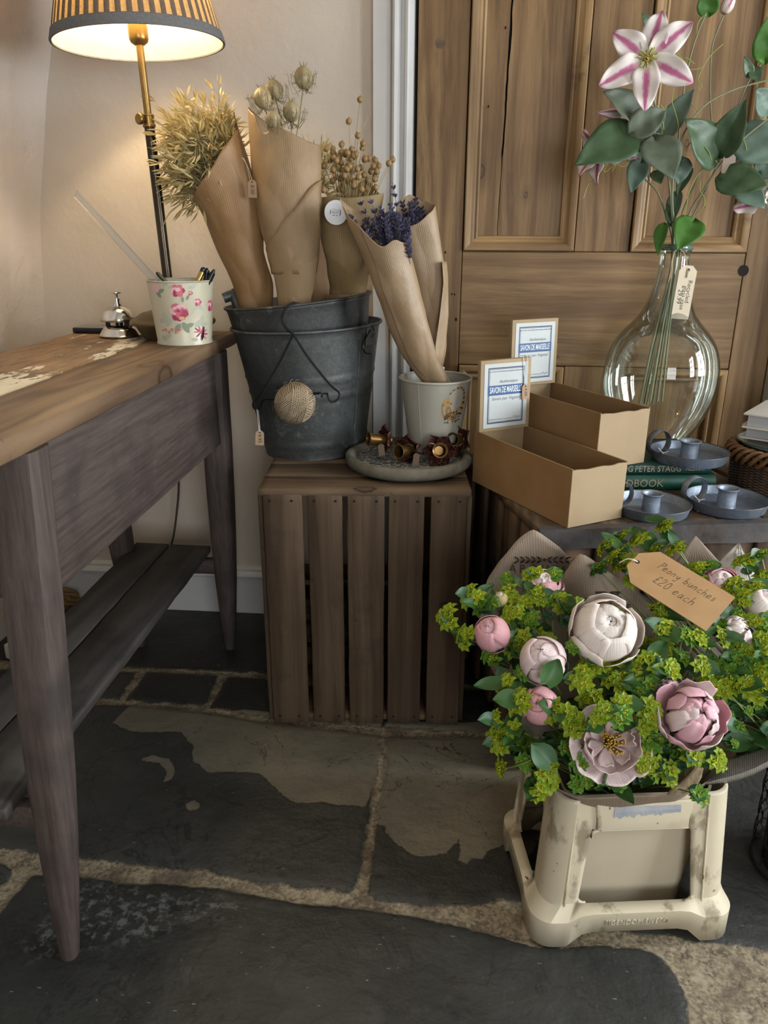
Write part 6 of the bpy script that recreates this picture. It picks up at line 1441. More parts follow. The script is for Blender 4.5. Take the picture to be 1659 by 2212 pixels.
def bud(parent, O, base, tip, r, seed):
    ax_ = tip-base; L = ax_.length; b = link('bud', None, parent, base-O); Mx = basis((0, 0, 0), ax_, (0, -1, 0))
    for k in range(4):
        rows = []
        for j in range(11):
            u = j/10; rr_ = r*(.35+.9*math.sin(PI*u**.8))*(1-u*.62); row = []
            for s in np.linspace(-1, 1, 9): a = 2*PI*k/4+seed+s*.95; row.append(Mx @ Vector((rr_*math.cos(a), rr_*math.sin(a), L*u*(1-.03*abs(s)))))
            rows.append(row)
        blade('petal', rows, M_PETAL, b)
def V(px, py, Y): return onY(px, py, Y)
def stem(label, pts, r=.0024, n=50):
    """one clematis stem: label + measured course (x, y, distance)"""
    P = [V(*p) for p in pts]; O = P[0]; s = thing('clematis_stem', label, 'clematis', O, 0, 'clematis stems in the vase')
    m = MB(); c = catmull(P, n); m.tube([p-O for p in c], [r*lerp(1.15, .7, i/(n-1)) for i in range(n)], 8); m.build('stem', M_CST, s); return s, O
def twig(s, O, pts, r=.0013, n=18, name='side_stem', mat=None):
    m = MB(); m.tube([p-O for p in catmull([V(*p) for p in pts], n)], r, 6); return m.build(name, mat or M_CST, s)
def tendril(s, O, pts): return twig(s, O, pts, .0008, 30, 'tendril', M_TEN)
L0, L1_, L2_, L3_ = M_CLEAF
def lf(s, O, b, tp, w, mat, **k): return leaf(s, O, V(*b), V(*tp), w/F_PX*1.85, mat, **k)
B = VY
s, O = stem('clematis stem carrying the large open white and pink flower', [(1382, 872, B-.02), (1410, 740, B-.01), (1440, 620, B), (1455, 545, B), (1451, 470, B-.01), (1446, 400, B-.02), (1432, 300, B-.04), (1418, 240, B-.06), (1407, 190, B-.08), (1400, 140, B-.095)])
fc = V(1399, 127, B-.115)
clematis_flower(s, O, fc, (-.18, -1, -.05), [V(1297, 184, B-.125), V(1328, 73, B-.11), V(1428, 29, B-.105), V(1491, 51, B-.12), V(1493, 177, B-.135), V(1392, 236, B-.15)], .052)
lf(s, O, (1374, 288, B-.07), (1242, 356, B-.13), 82, L0, face=(.1, -1, .55), fold=.18); lf(s, O, (1376, 252, B-.06), (1303, 197, B-.09), 58, L3_, face=(.2, -.9, .5)); lf(s, O, (1366, 285, B-.09), (1440, 238, B-.08), 52, L3_, face=(-.2, -1, .2), fold=.35)
lf(s, O, (1414, 303, B-.08), (1452, 387, B-.14), 72, L3_, face=(.1, -1, .1), fold=.15); lf(s, O, (1430, 300, B-.02), (1499, 193, B-.01), 48, L1_, face=(-.5, -.8, .1), fold=.4); lf(s, O, (1400, 300, B-.05), (1375, 240, B-.03), 40, L0, face=(0, -1, .2))
twig(s, O, [(1426, 290, B-.05), (1400, 285, B-.06), (1374, 288, B-.07)]); twig(s, O, [(1430, 300, B-.045), (1408, 296, B-.06), (1385, 250, B-.06)])
for p in ([(1428, 290, B-.05), (1437, 250, B-.06), (1432, 232, B-.07), (1420, 228, B-.07), (1425, 245, B-.07)], [(1450, 300, B-.03), (1465, 275, B-.05), (1458, 240, B-.05), (1452, 220, B-.05), (1455, 190, B-.05)], [(1440, 130, B-.08), (1455, 118, B-.08), (1470, 122, B-.08), (1478, 145, B-.08), (1500, 150, B-.08), (1520, 145, B-.08)], [(1450, 140, B-.08), (1480, 125, B-.09), (1500, 138, B-.09)], [(1440, 230, B-.06), (1432, 255, B-.07), (1434, 280, B-.07)]): tendril(s, O, p)
s, O = stem('clematis stem with the drooping flower and bud half hidden by dark leaf, left side', [(1392, 872, B+.02), (1425, 700, B+.01), (1447, 600, B+.012), (1452, 520, B+.012), (1440, 470, B+.01), (1420, 415, B+.005), (1390, 384, B-.01)])
twig(s, O, [(1390, 384, B-.01), (1360, 350, B-.02), (1330, 318, B-.03), (1312, 310, B-.035)]); twig(s, O, [(1405, 400, B), (1376, 300, B-.02), (1350, 250, B-.03), (1340, 240, B-.03)])
clematis_flower(s, O, V(1298, 322, B-.04), (-.85, -.5, -.25), [V(1262, 285, B-.05), V(1318, 262, B-.04), V(1352, 268, B-.02), V(1372, 340, B-.02), V(1253, 378, B-.055), V(1290, 395, B-.06)], .045, False)
bud(s, O, V(1346, 247, B-.035), V(1289, 244, B-.05), .0105, .4); lf(s, O, (1384, 350, B-.02), (1362, 417, B-.05), 40, L1_, face=(-.2, -1, 0), heart=True)
lf(s, O, (1390, 300, B-.01), (1384, 360, B-.01), 36, L1_, face=(.3, -1, 0)); lf(s, O, (1415, 372, B), (1428, 398, B-.02), 26, L0)
for p in ([(1300, 365, B-.05), (1312, 352, B-.05), (1306, 372, B-.05), (1330, 355, B-.05), (1322, 370, B-.05)], [(1292, 380, B-.05), (1280, 390, B-.05), (1270, 400, B-.05), (1260, 428, B-.05)], [(1330, 352, B-.04), (1345, 360, B-.04), (1360, 350, B-.04)], [(1340, 260, B-.05), (1345, 275, B-.055), (1358, 278, B-.055)]): tendril(s, O, p)
s, O = stem('clematis stem arching over to the right edge', [(1404, 868, B-.03), (1434, 690, B-.01), (1450, 590, B-.012), (1456, 500, B-.02), (1452, 420, B-.03), (1462, 330, B-.045), (1490, 265, B-.05), (1530, 222, B-.05), (1590, 192, B-.05), (1680, 168, B-.05)], .0021)
lf(s, O, (1472, 345, B-.03), (1464, 400, B-.02), 40, L1_, face=(.3, -1, .1)); lf(s, O, (1490, 362, B-.0), (1462, 425, B-.01), 24, L0, face=(-.4, -.9, .2), fold=.5); lf(s, O, (1466, 415, B), (1448, 490, B), 30, L1_, face=(-.6, -.8, 0), fold=.5); lf(s, O, (1450, 480, B-.01), (1441, 440, B), 20, L0)
s, O = stem('tall clematis stem ending in a striped bud at the top edge', [(1398, 874, B), (1430, 715, B), (1456, 600, B+.006), (1466, 520, B+.005), (1474, 460, B+.02), (1500, 400, B+.03), (1530, 330, B+.03), (1537, 280, B+.03), (1534, 200, B+.03), (1537, 110, B+.03), (1550, 65, B+.03), (1564, 32, B+.025)], .0020)
bud(s, O, V(1562, 30, B+.025), V(1592, -28, B+.02), .0125, .1)
s, O = stem('clematis stem with single green leaf at the top edge, left of the striped bud', [(1386, 870, B+.01), (1418, 730, B+.01), (1448, 610, B+.018), (1458, 520, B+.02), (1462, 420, B+.02), (1466, 300, B+.03), (1476, 200, B+.03), (1492, 120, B+.03), (1508, 70, B+.03), (1522, 35, B+.03), (1526, 12, B+.03)], .0021)
lf(s, O, (1530, 30, B+.03), (1528, -30, B+.02), 38, L2_, face=(-.3, -1, .1)); lf(s, O, (1407, 60, B+.02), (1387, 30, B+.01), 20, L0)
for p in ([(1525, 28, B+.03), (1508, 50, B+.03), (1505, 75, B+.03)], [(1518, 146, B+.02), (1508, 172, B+.02), (1516, 185, B+.02), (1510, 195, B+.02)], [(1518, 145, B+.02), (1535, 120, B+.02), (1562, 95, B+.02)], [(1495, 198, B), (1486, 215, B), (1506, 238, B), (1495, 258, B), (1482, 262, B), (1490, 280, B)]): tendril(s, O, p)
s, O = stem('clematis stem with dark leaves and flower leaning to the right edge', [(1420, 866, B-.01), (1440, 720, B-.005), (1457, 600, B-.008), (1470, 520, B-.005), (1492, 455, B-.01), (1520, 410, B-.02), (1560, 350, B-.03), (1605, 300, B-.04), (1680, 240, B-.05)], .0024)
lf(s, O, (1545, 345, B-.04), (1481, 257, B-.08), 76, L0, face=(.1, -1, .35), fold=.2); lf(s, O, (1553, 332, B-.04), (1612, 216, B-.07), 58, L0, face=(-.35, -1, .1), fold=.45); lf(s, O, (1556, 388, B-.05), (1660, 402, B-.09), 62, L0, face=(0, -1, .35), fold=.2); lf(s, O, (1592, 395, B-.04), (1652, 450, B-.07), 50, L1_, face=(.1, -1, .1))
lf(s, O, (1602, 288, B-.03), (1680, 350, B-.05), 75, L1_, face=(-.3, -1, .2), fold=.1); lf(s, O, (1640, 370, B-.03), (1690, 330, B-.03), 50, L1_); lf(s, O, (1566, 300, B-.02), (1610, 345, B-.02), 55, L1_, face=(.2, -1, 0))
clematis_flower(s, O, V(1650, 430, B-.03), (.5, -.8, -.3), [V(1587, 450, B-.03), V(1612, 395, B-.02), V(1552, 386, B-.01), V(1660, 462, B-.06), V(1690, 400, B-.04)], .040, False)
m = MB(); tq = V(1574, 354, B-.05)-O; Mx_ = frame(tq, (1, 0, 0), (.05, 0, 1)); m.prism([(-.012, -.017), (.012, -.017), (.012, .012), (.006, .018), (-.006, .018), (-.012, .012)], Mx_, .0008); m.build('swing_tag', plain('taupe_card', (.21, .165, .125), .8), s, smooth=False)
for p in ([(1535, 350, B-.05), (1510, 375, B-.05), (1490, 410, B-.05), (1482, 450, B-.04), (1478, 470, B-.03)], [(1482, 327, B-.06), (1490, 310, B-.06), (1505, 304, B-.06), (1528, 322, B-.06), (1537, 345, B-.05)], [(1513, 390, B-.04), (1512, 410, B-.04), (1522, 430, B-.04), (1518, 450, B-.04), (1495, 472, B-.03)], [(1610, 345, B-.04), (1612, 320, B-.04), (1606, 300, B-.04)], [(1625, 350, B-.04), (1640, 345, B-.04), (1655, 335, B-.04)]): tendril(s, O, p)
s, O = stem('short clematis stem with bright green heart leaf over the vase mouth', [(1430, 868, B+.0), (1445, 720, B+.003), (1460, 600, B-.003), (1473, 530, B-.01), (1484, 500, B-.02), (1490, 485, B-.02)], .0020)
lf(s, O, (1497, 478, B-.03), (1462, 540, B-.075), 58, L2_, face=(-.15, -1, .3), fold=.3); lf(s, O, (1434, 484, B-.02), (1421, 552, B-.05), 26, L2_, face=(-.5, -.8, 0), fold=.4)
s, O = stem('thin pale clematis stem with leaves in the upper right corner', [(1410, 872, B+.02), (1436, 710, B+.015), (1458, 600, B+.015), (1478, 510, B+.015), (1510, 440, B+.02), (1560, 330, B+.02), (1610, 190, B+.02), (1659, 120, B+.01), (1690, 90, B+.0)], .0017)
lf(s, O, (1652, 130, B), (1672, 20, B-.02), 50, L2_, face=(-.3, -1, 0)); lf(s, O, (1620, 165, B+.01), (1608, 122, B+.0), 20, L0); lf(s, O, (1626, 150, B+.01), (1640, 178, B), 26, L0); lf(s, O, (1659, 240, B), (1634, 190, B-.02), 50, L1_, face=(.2, -1, .1))
# ------------------------------------------------------------------ plastic flower crate
M_PLA = mottled('cream_plastic', (.54, .475, .345), (.48, .42, .30), 5, .5, bump=.06, bscale=140, layers=(((.26, .215, .14), 20, .555, .63, (1, 1, .5)), ((.15, .12, .08), 70, .665, .70), ((.36, .28, .18), 7, .60, .75)))
M_PLAD = plain('crate_slot', (.16, .07, .03), .6)
PA = math.radians(8); px_ = Vector((math.cos(PA), math.sin(PA), 0)); py_v = Vector((-math.sin(PA), math.cos(PA), 0))
HX, HY = .154, .122
PC = Vector((.147, .886, 0))+px_*HX+py_v*HY
pc = thing('flower_crate', 'cream plastic flower crate with large side openings, holding the front peony bunch', 'crate', PC, PA)
ZT_, ZP = .246, .044
def inset(z): return lerp(.014, .029, (z-ZP)/(ZT_-ZP)) if z > ZP else 0
def zbot(s, L):                                   # underside of the plinth: feet at the corners, raised between them
    d = L-abs(s); return min(1, max(0, (d-.052)/.026))*.026
sides = [(HX, HY, Vector((1, 0, 0)), Vector((0, -1, 0))), (HY, HX, Vector((0, 1, 0)), Vector((1, 0, 0))), (HX, HY, Vector((-1, 0, 0)), Vector((0, 1, 0))), (HY, HX, Vector((0, -1, 0)), Vector((-1, 0, 0)))]
ZS = [('b', 0), ('p', 0), ('l', 0)]+[('w', z) for z in (.066, .074, .10, .13, .16, .185, .193, .215, .232, ZT_-.004)]+[('t', ZT_)]
W0, W1 = 3, 9
rows = []; winmask = None
for kind, z in ZS:
    row = []; mask = []
    for L, off, tx, nx in sides:
        RR = .034; half = L-RR
        zz_ = z if kind in 'wt' else ZP
        ins = 0 if kind in 'bp' else inset(zz_); 
        if kind == 't': ins += .004
        k = (zz_-ZP)/(ZT_-ZP); wl = -lerp(L-.058, L-.072, k); wr = -wl
        ss = list(np.linspace(-half, wl, 5)[:-1])+list(np.linspace(wl, wr, 13))+list(np.linspace(wr, half, 5)[1:])
        for i, s in enumerate(ss):
            zq = z if kind in 'wt' else zbot(s, L) if kind == 'b' else ZP+zbot(s, L)*.55 if kind == 'p' else ZP+zbot(s, L)*.55+.0015
            row.append(tx*s*(1-ins/L*(.9))+nx*(off-ins)+Vector((0, 0, zq))); mask.append(4 <= i < 16)
        cn = tx*half*(1-ins/L*.9)+nx*(off-ins-RR); nxt = tx
        for q in range(1, 7):
            a = PI/2*q/7; zq = z if kind in 'wt' else 0 if kind == 'b' else ZP if kind == 'p' else ZP+.0015
            row.append(tx*half*(1-ins/L*.9)+nx*(off-ins-RR)+(nx*math.cos(a)+tx*math.sin(a))*RR+Vector((0, 0, zq))); mask.append(False)
    rows.append(row); winmask = mask
m = MB(); n = len(rows[0])
m.v = [tuple(p) for r in rows for p in r]
for j in range(len(rows)-1):
    for i in range(n):
        if winmask[i] and W0 <= j < W1: continue
        m.f.append((j*n+i, j*n+(i+1) % n, (j+1)*n+(i+1) % n, (j+1)*n+i)); m.mi.append(0)
# rounded inner corners of the openings
base_i = 0
for sd in range(4):
    i0, i1 = base_i+4, base_i+16
    for (j, i, dj, di) in ((W0, i0, 1, 1), (W0, i1, 1, -1), (W1, i0, -1, 1), (W1, i1, -1, -1)):
        c = Vector(rows[j][i]); ex = (Vector(rows[j][i+di])-c).normalized(); ez = (Vector(rows[j+dj][i])-c).normalized(); r = .013
        arc = [c+ex*r*(1-math.sin(t_))+ez*r*(1-math.cos(t_)) for t_ in np.linspace(0, PI/2, 6)]
        b0 = len(m.v); m.v += [tuple(c)]+[tuple(p) for p in arc]
        for q in range(5): m.f.append((b0, b0+q+1, b0+q+2)); m.mi.append(0)
    base_i += 21+6
m.build('crate_frame', M_PLA, pc, angle=32, solid=.0042, offset=-1)
front = lambda s, z, d=0: Vector((s*(1-inset(z)/HX*.9), -(HY-inset(z))-d, z))
m = MB(); 
for s in (-.116, .112): m.tube([front(s, z, .0012) for z in (.056, .10, .16, .21, .238)], .0016, 6)
m.tube([front(s_, .1905, .0005) for s_ in np.linspace(-.080, .080, 8)], .0014, 6)
m.build('moulded_rib', M_PLA, pc)
pl2 = [(-.080, .194), (.080, .194), (.080, .207), (.086, .238), (-.086, .238), (-.080, .207)]
m = MB(); m.add([front(s, z, .0005) for s, z in pl2]+[front(s*.97, z if z < .23 else z-.001, .0045) for s, z in pl2], [tuple(range(6)), tuple(range(11, 5, -1))]+[(i, (i+1) % 6, 6+(i+1) % 6, 6+i) for i in range(6)])
lp_ = m.build('label_plate', M_PLA, pc, bevel=.0012, segs=2)
M_FOIL = mottled('torn_foil_label', (.42, .47, .55), (.55, .57, .60), 40, .3, .5, bump=.5, bscale=60)
q = random.Random(6); N_ = 46; upz = [.2325+.0016*nz((i*.4, 0, 0)) for i in range(N_)]; loz = [.2145+.006*nz((i*.33, 4, 0))+.003*nz((i*1.3, 9, 0))+.006*(i/N_) for i in range(N_)]
ss = np.linspace(-.053, .062, N_); m = MB(); m.grid([[front(s, z, .0049) for s, z in zip(ss, upz)], [front(s, (a+b)/2, .0054) for s, a, b in zip(ss, upz, loz)], [front(s, z, .0049) for s, z in zip(ss, loz)]]); m.build('foil_remnant', M_FOIL, lp_, smooth=False)
def plinth_front(s, z, d=0): return Vector((s, -HY-d, z))
for s in (-.045, .062):
    m = MB(); m.prism(blob(0, 0, .0075, .0032, 14), frame(Vector((s, -HY+.0075, ZP+.0160)), (1, 0, 0), (0, 1, 0)), .0009); m.build('slot', M_PLAD, pc, smooth=False)
for yy in (-.045, .03):
    m = MB(); m.prism(blob(0, 0, .0032, .0075, 14), frame(Vector((-HX+.0075, yy, ZP+.0160)), (1, 0, 0), (0, 1, 0)), .0009); m.build('slot', M_PLAD, pc, smooth=False)
text_mesh('EIGENDOM SIVEPO', .0118, frame(Vector((.0, -HY-.0001, .0435)), (1, 0, 0), (0, 0, 1)), M_PLA, 'embossed_lettering', pc, .0015, sx=.95)
# liner bucket inside the frame
M_LINER = mottled('liner_plastic', (.56, .49, .36), (.50, .43, .31), 6, .45, bump=.04)
lin = thing('liner_bucket', 'cream square liner bucket inside the plastic flower crate, seen through its front opening', 'bucket', PC+Vector((0, 0, .004)), PA)
def rrect(hx, hy, r, z, n=5): return [Vector((sx*(hx-r)+r*math.cos(a), sy*(hy-r)+r*math.sin(a), z)) for sx, sy, a0 in ((1, 1, 0), (-1, 1, PI/2), (-1, -1, PI), (1, -1, 1.5*PI)) for a in np.linspace(a0, a0+PI/2, n)]
m = MB(); R_ = [rrect(.088, .064, .02, 0), rrect(.092, .067, .02, .01), rrect(.110, .082, .02, .235), rrect(.107, .079, .02, .235), rrect(.089, .064, .018, .012), rrect(.086, .061, .018, .004)]
m.grid(R_, closed=True); n = len(R_[0]); m.f += [tuple(reversed(range(n))), tuple(5*n+i for i in range(n))]; m.mi += [0, 0]; m.build('bucket_body', M_LINER, lin, angle=40)

# wire mesh basket on the right and the dark bucket behind
M_MESH = plain('dark_wire', (.022, .021, .021), .5, .6)
WBc = Vector((.622, 1.085, 0)); wr_ = .088
wbk = thing('wire_basket', 'round basket of dark chicken wire on the floor right of the plastic crate', 'basket', WBc)
m = MB(); HH = .285; nc = 14; ch_ = .030
for r_ in range(int(HH/(ch_*.75))):
    z = .008+r_*ch_*.75
    for c_ in range(nc):
        a0 = 2*PI*(c_+.5*(r_ % 2))/nc; da = 2*PI/nc/2; P3 = lambda a, z: Vector((wr_*(1+.015*nz((a*3, z*30, 2)))*math.cos(a), wr_*(1+.015*nz((a*3, z*30, 7)))*math.sin(a), z+.002*nz((a*9, z*60, 0))))
        m.tube([P3(a0-da, z+ch_*.25), P3(a0, z), P3(a0+da, z+ch_*.25)], .0009, 4, cap=False); m.tube([P3(a0-da, z+ch_*.25), P3(a0-da, z+ch_*.75)], .0013, 4, cap=False)
for z in (.004, HH): m.tube([(wr_*math.cos(a), wr_*math.sin(a), z) for a in np.linspace(0, 2*PI, 49)[:-1]], .0018, 6, closed=True)
m.build('wire_mesh', M_MESH, wbk)
m = MB(); m.lathe([(.0001, 0), (.066, 0), (.07, .002), (.078, .20), (.076, .20), (.068, .004), (.0001, .004)], 40); m.build('inner_pot', plain('black_pot', (.012, .012, .012), .5), wbk)
dbk = thing('flower_bucket', 'dark bucket in the gap between the plastic crate and the chest', 'bucket', (.222, 1.196, 0))
m = MB(); m.lathe([(.0001, 0), (.052, 0), (.054, .003), (.066, .235), (.069, .238), (.067, .240), (.064, .236), (.052, .005), (.0001, .005)], 48); m.build('bucket_body', plain('dark_bucket', (.016, .015, .014), .45), dbk)

# ------------------------------------------------------------------ flower parts
def petalmat(name, base, tip, deep, trans=.3):
    t = NT(name); u = t.sep(t.n('ShaderNodeUVMap').outputs[0]); v = t.coord((1, 1, 1)); n1 = t.noise(v, 55, 4)
    s = t.math('ADD', u[1], t.math('MULTIPLY', t.math('SUBTRACT', n1, .5), .4)); c = t.mix(t.ramp(s, .15, .85), base, tip); c = t.mix(t.ramp(n1, .55, .75, 0, .6), c, deep)
    cm = t.n('ShaderNodeCombineXYZ'); t.l(t.math('MULTIPLY', u[0], 14.0), cm.inputs[0]); t.l(t.math('MULTIPLY', u[1], 1.6), cm.inputs[1]); vein = t.noise(cm.outputs[0], 1.0, 3); c = t.mix(t.ramp(vein, .45, .8, 0, .4), c, deep)
    b = t.bsdf(c, .55, 0, t.bump(vein, .35, .003), .25); tr = t.n('ShaderNodeBsdfTranslucent'); t.put(tr.inputs[0], c); ms = t.n('ShaderNodeMixShader'); ms.inputs[0].default_value = trans
    t.l(b.outputs[0], ms.inputs[1]); t.l(tr.outputs[0], ms.inputs[2]); t.l(ms.outputs[0], t.out.inputs[0]); return t.mat
M_PW = petalmat('white_peony_petal', (.78, .66, .54), (.80, .74, .68), (.72, .56, .50))
M_PP = petalmat('pink_peony_petal', (.76, .56, .57), (.74, .46, .51), (.68, .34, .42))
M_PD = petalmat('deep_pink_peony_petal', (.68, .34, .36), (.70, .40, .42), (.62, .25, .30))
M_PL = petalmat('blush_peony_petal', (.72, .56, .53), (.76, .64, .62), (.68, .46, .48))
M_GSTAM = leafmat('golden_stamen', (.55, .33, .03), (.42, .24, .02), .6, .2)
M_SEP = leafmat('peony_sepal', (.10, .13, .035), (.07, .10, .025), .5, .2)
M_BRACT = leafmat('bupleurum_bract', (.29, .38, .014), (.16, .27, .010), .5, .3, 60); M_YEL = leafmat('bupleurum_floret', (.52, .44, .015), (.40, .35, .012), .6, .2, 90)
M_BRACT2 = leafmat('bupleurum_bract_green', (.13, .29, .025), (.08, .19, .018), .5, .3, 60)
M_BLEAF = leafmat('bupleurum_leaf', (.050, .125, .030), (.030, .080, .020), .4, .25, 40); M_BLEAF2 = leafmat('bupleurum_leaf_blue', (.075, .16, .075), (.05, .115, .05), .42, .25, 40); M_BST = leafmat('bupleurum_stem', (.20, .25, .07), (.13, .18, .05), .5, .1)
def shell(parent, Mx, R, a, wid, t0, t1, mat, sc=(1, 1, 1), flare=0, ruf=.05, seed=0, notch=.06, n=12):
    """one cupped petal: patch of an ellipsoid from polar angle t0 (foot) to t1 (lip)"""
    rows = []
    for j in range(n+1):
        u = j/n; w = wid*(.30+.70*math.sin(min(PI/2, u*1.9)))*(1-.45*max(0, u-.72)**1.2*2.2); row = []
        for s in np.linspace(-1, 1, 9):
            th = lerp(t0, t1-notch*abs(s)**2*2.5-notch*.7*(nz((s*2.2, seed*3.3, 1))), u); aa = a+w*s/max(.35, math.sin(th))*.8
            r = R*(1+flare*u**2.2+ruf*nz((s*1.6+seed*5, u*2.5, seed))*u)
            row.append(Mx @ Vector((r*math.sin(th)*math.cos(aa)*sc[0], r*math.sin(th)*math.sin(aa)*sc[1], -r*math.cos(th)*sc[2])))
        rows.append(row)
    return blade('petal', rows, mat, parent, .0007)
def peony(parent, O, c, axis, R, style, mats, seed, root):
    rr = random.Random(seed); axis = Vector(axis).normalized(); P = c-O
    m = MB(); m.tube([q-O for q in catmull([root, (root+c)/2+Vector((0, 0, .01)), c-axis*R*.95], 12)], .0026, 7); f = m.build('peony', M_BST, parent)
    Mx = basis(P, axis, (1, 0, 0)) @ Matrix.Rotation(rr.uniform(0, 6.28), 4, 'Z'); mo, mi_ = mats
    m = MB(); m.ball(P, R*(.86 if style == 'bud' else .50 if style == 'double' else .60), 20, 14)
    if style != 'open': cr_ = m.build('petal_heart', mi_, f)
    if style == 'bud':
        for k in range(5): shell(f, Mx, R*.93, 2*PI*k/5+.4, 1.0, .2, 3.3, mi_, (1, 1, 1.02), 0, .05, seed+k)
        for k in range(3): shell(f, Mx, R, 2*PI*k/3+rr.uniform(-.2, .2), 1.15, .15, 2.55+rr.uniform(-.25, .3), mo, (1, 1, 1.02), .02, .05, seed+10+k)
        for k in range(3): shell(f, Mx, R*1.05, 2*PI*k/3+1.0, .55, .1, 1.15+rr.uniform(-.15, .25), M_SEP if k else mo, (1, 1, 1), .05, .05, seed+20+k)
    elif style == 'half':
        for k in range(6): shell(f, Mx, R*.82, 2*PI*k/6+.3, .85, .2, 2.95, mi_, (1, 1, .95), 0, .07, seed+k)
        for k in range(4): shell(f, Mx, R*.66, 2*PI*k/4, .95, .2, 3.1, mi_, (1, 1, 1.12), 0, .08, seed+40+k)
        for k in range(6): shell(f, Mx, R*.95, 2*PI*k/6, .78, .15, 2.5+rr.uniform(-.2, .2), mo, (1, 1, .90), .02, .07, seed+10+k)
        for k in range(5): shell(f, Mx, R*1.06, 2*PI*k/5+.5, .8, .12, 1.9+rr.uniform(-.15, .3), mo, (1, 1, .84), .08, .06, seed+20+k)
    elif style == 'double':
        for k in range(11): shell(f, Mx, R*.66*rr.uniform(.85, 1.12), rr.uniform(0, 6.28), .60, .3, 2.9+rr.uniform(-.35, .25), mi_ if k % 2 else mo, (1, 1, 1.1), .0, .16, seed+k)
        for k in range(8): shell(f, Mx, R*.82*rr.uniform(.94, 1.06), 2*PI*k/8+rr.uniform(-.3, .3), rr.uniform(.42, .66), .2, 2.45+rr.uniform(-.4, .4), mo if k % 3 else mi_, (1, 1, .95), .02, .14, seed+20+k)
        for k in range(6): shell(f, Mx, R*1.02, 2*PI*k/6+rr.uniform(-.2, .2), .7, .15, rr.uniform(1.45, 2.2), mo if k % 2 else mi_, (1, 1, .86), rr.uniform(.0, .22), .14, seed+40+k)
    else:                                                    # wide open, golden heart
        for k in range(7): shell(f, Mx, R*.98, 2*PI*k/7, .66, .12, 1.5+rr.uniform(-.15, .2), mo, (1, 1, .62), .30, .10, seed+k)
        for k in range(6): shell(f, Mx, R*.62, 2*PI*k/6+.1, .5, .2, 1.7+rr.uniform(-.3, .4), mi_, (1, 1, .85), .1, .2, seed+60+k)
        for k in range(7): shell(f, Mx, R*.80, 2*PI*k/7+.4, .6, .15, 1.75+rr.uniform(-.2, .25), mi_, (1, 1, .75), .12, .12, seed+20+k)
        m = MB()
        for k in range(90):
            a = rr.uniform(0, 6.28); q = rr.uniform(.05, 1); e = Vector((math.cos(a), math.sin(a), 0)); b0 = e*R*.12*q+Vector((0, 0, -R*.35)); tp = e*R*.42*q+Vector((0, 0, R*rr.uniform(.0, .18)))
            m.tube([Mx @ b0, Mx @ ((b0+tp)/2+e*R*.05), Mx @ tp], [.0006, .0006, .0013], 4)
        m.build('stamens', M_GSTAM, f)
    return f
def umbel(seed, mat_b, spread, nu):
    """head of a thorow-wax sprig: a dome of small star-shaped cups of pointed bracts round yellow florets"""
    rr = random.Random(seed); m = MB()
    for k in range(nu):
        if k == 0: e = Vector((0, 0, 0)); d = Vector((0, 0, 1))
        else: a = 2.4*k+rr.uniform(-.3, .3); q = math.sqrt(k/nu)*spread; e = Vector((math.cos(a)*q, math.sin(a)*q, -q*q*12+rr.uniform(-.002, .002))); d = Vector((e.x*26, e.y*26, .8)).normalized()
        Mx = basis(e, d, (math.cos(k), math.sin(k), .1)); nb_ = rr.choice((5, 6)); s = rr.uniform(.85, 1.2)
        for b in range(nb_):
            a = 2*PI*b/nb_; rows = []; Lb_ = .0118*s*rr.uniform(.85, 1.15); wb2 = .0042*s
            for u, w in ((0, .35), (.3, .95), (.6, .85), (.85, .4), (1, .03)):
                rad = .001+Lb_*u; h_ = .0028*math.sin(u*2.6)*s+.0008; rows.append([Mx @ (Matrix.Rotation(a, 3, 'Z') @ Vector((rad, wb2*w*y, h_+abs(y)*.0013))) for y in (-1, -.5, 0, .5, 1)])
            m.m = 0; m.grid(rows)
        m.m = 1
        for b in range(6): a = rr.uniform(0, 6.28); q = rr.uniform(0, .0046)*s; m.ball(Mx @ Vector((q*math.cos(a), q*math.sin(a), .0038+rr.uniform(0, .001))), .0013*s, 6, 4)
    o = m.build('flower_head', [mat_b, M_YEL], None, angle=80); me = o.data; bpy.data.objects.remove(o); return me
umbels = [umbel(i, M_BRACT, .0125+.002*(i % 2), 6+i % 3) for i in range(4)]+[umbel(9, M_BRACT, .009, 4), umbel(11, M_BRACT2, .007, 3), umbel(12, M_BRACT2, .010, 5)]
def roundleaf(seed, L, w, mat):
    rows = []; rr = random.Random(seed)
    for j in range(11):
        u = j/10; ww = w*.5*math.sin(PI*min(.985, max(.06, u))**.78)**.7; rows.append([Vector((ww*s, L*u-(abs(s)**2)*L*.14*max(0, 1-u*2.5), .16*w*abs(s)**1.5-.10*L*(u-.3)**2+.01*L*math.sin(u*9+s*2+seed))) for s in np.linspace(-1, 1, 9)])
    o = blade('leaf', rows, mat, None); me = o.data; bpy.data.objects.remove(o); return me
bleaves = [roundleaf(1, .034, .026, M_BLEAF), roundleaf(2, .028, .024, M_BLEAF), roundleaf(3, .030, .020, M_BLEAF2), roundleaf(4, .022, .020, M_BLEAF2), roundleaf(5, .036, .018, M_BLEAF)]
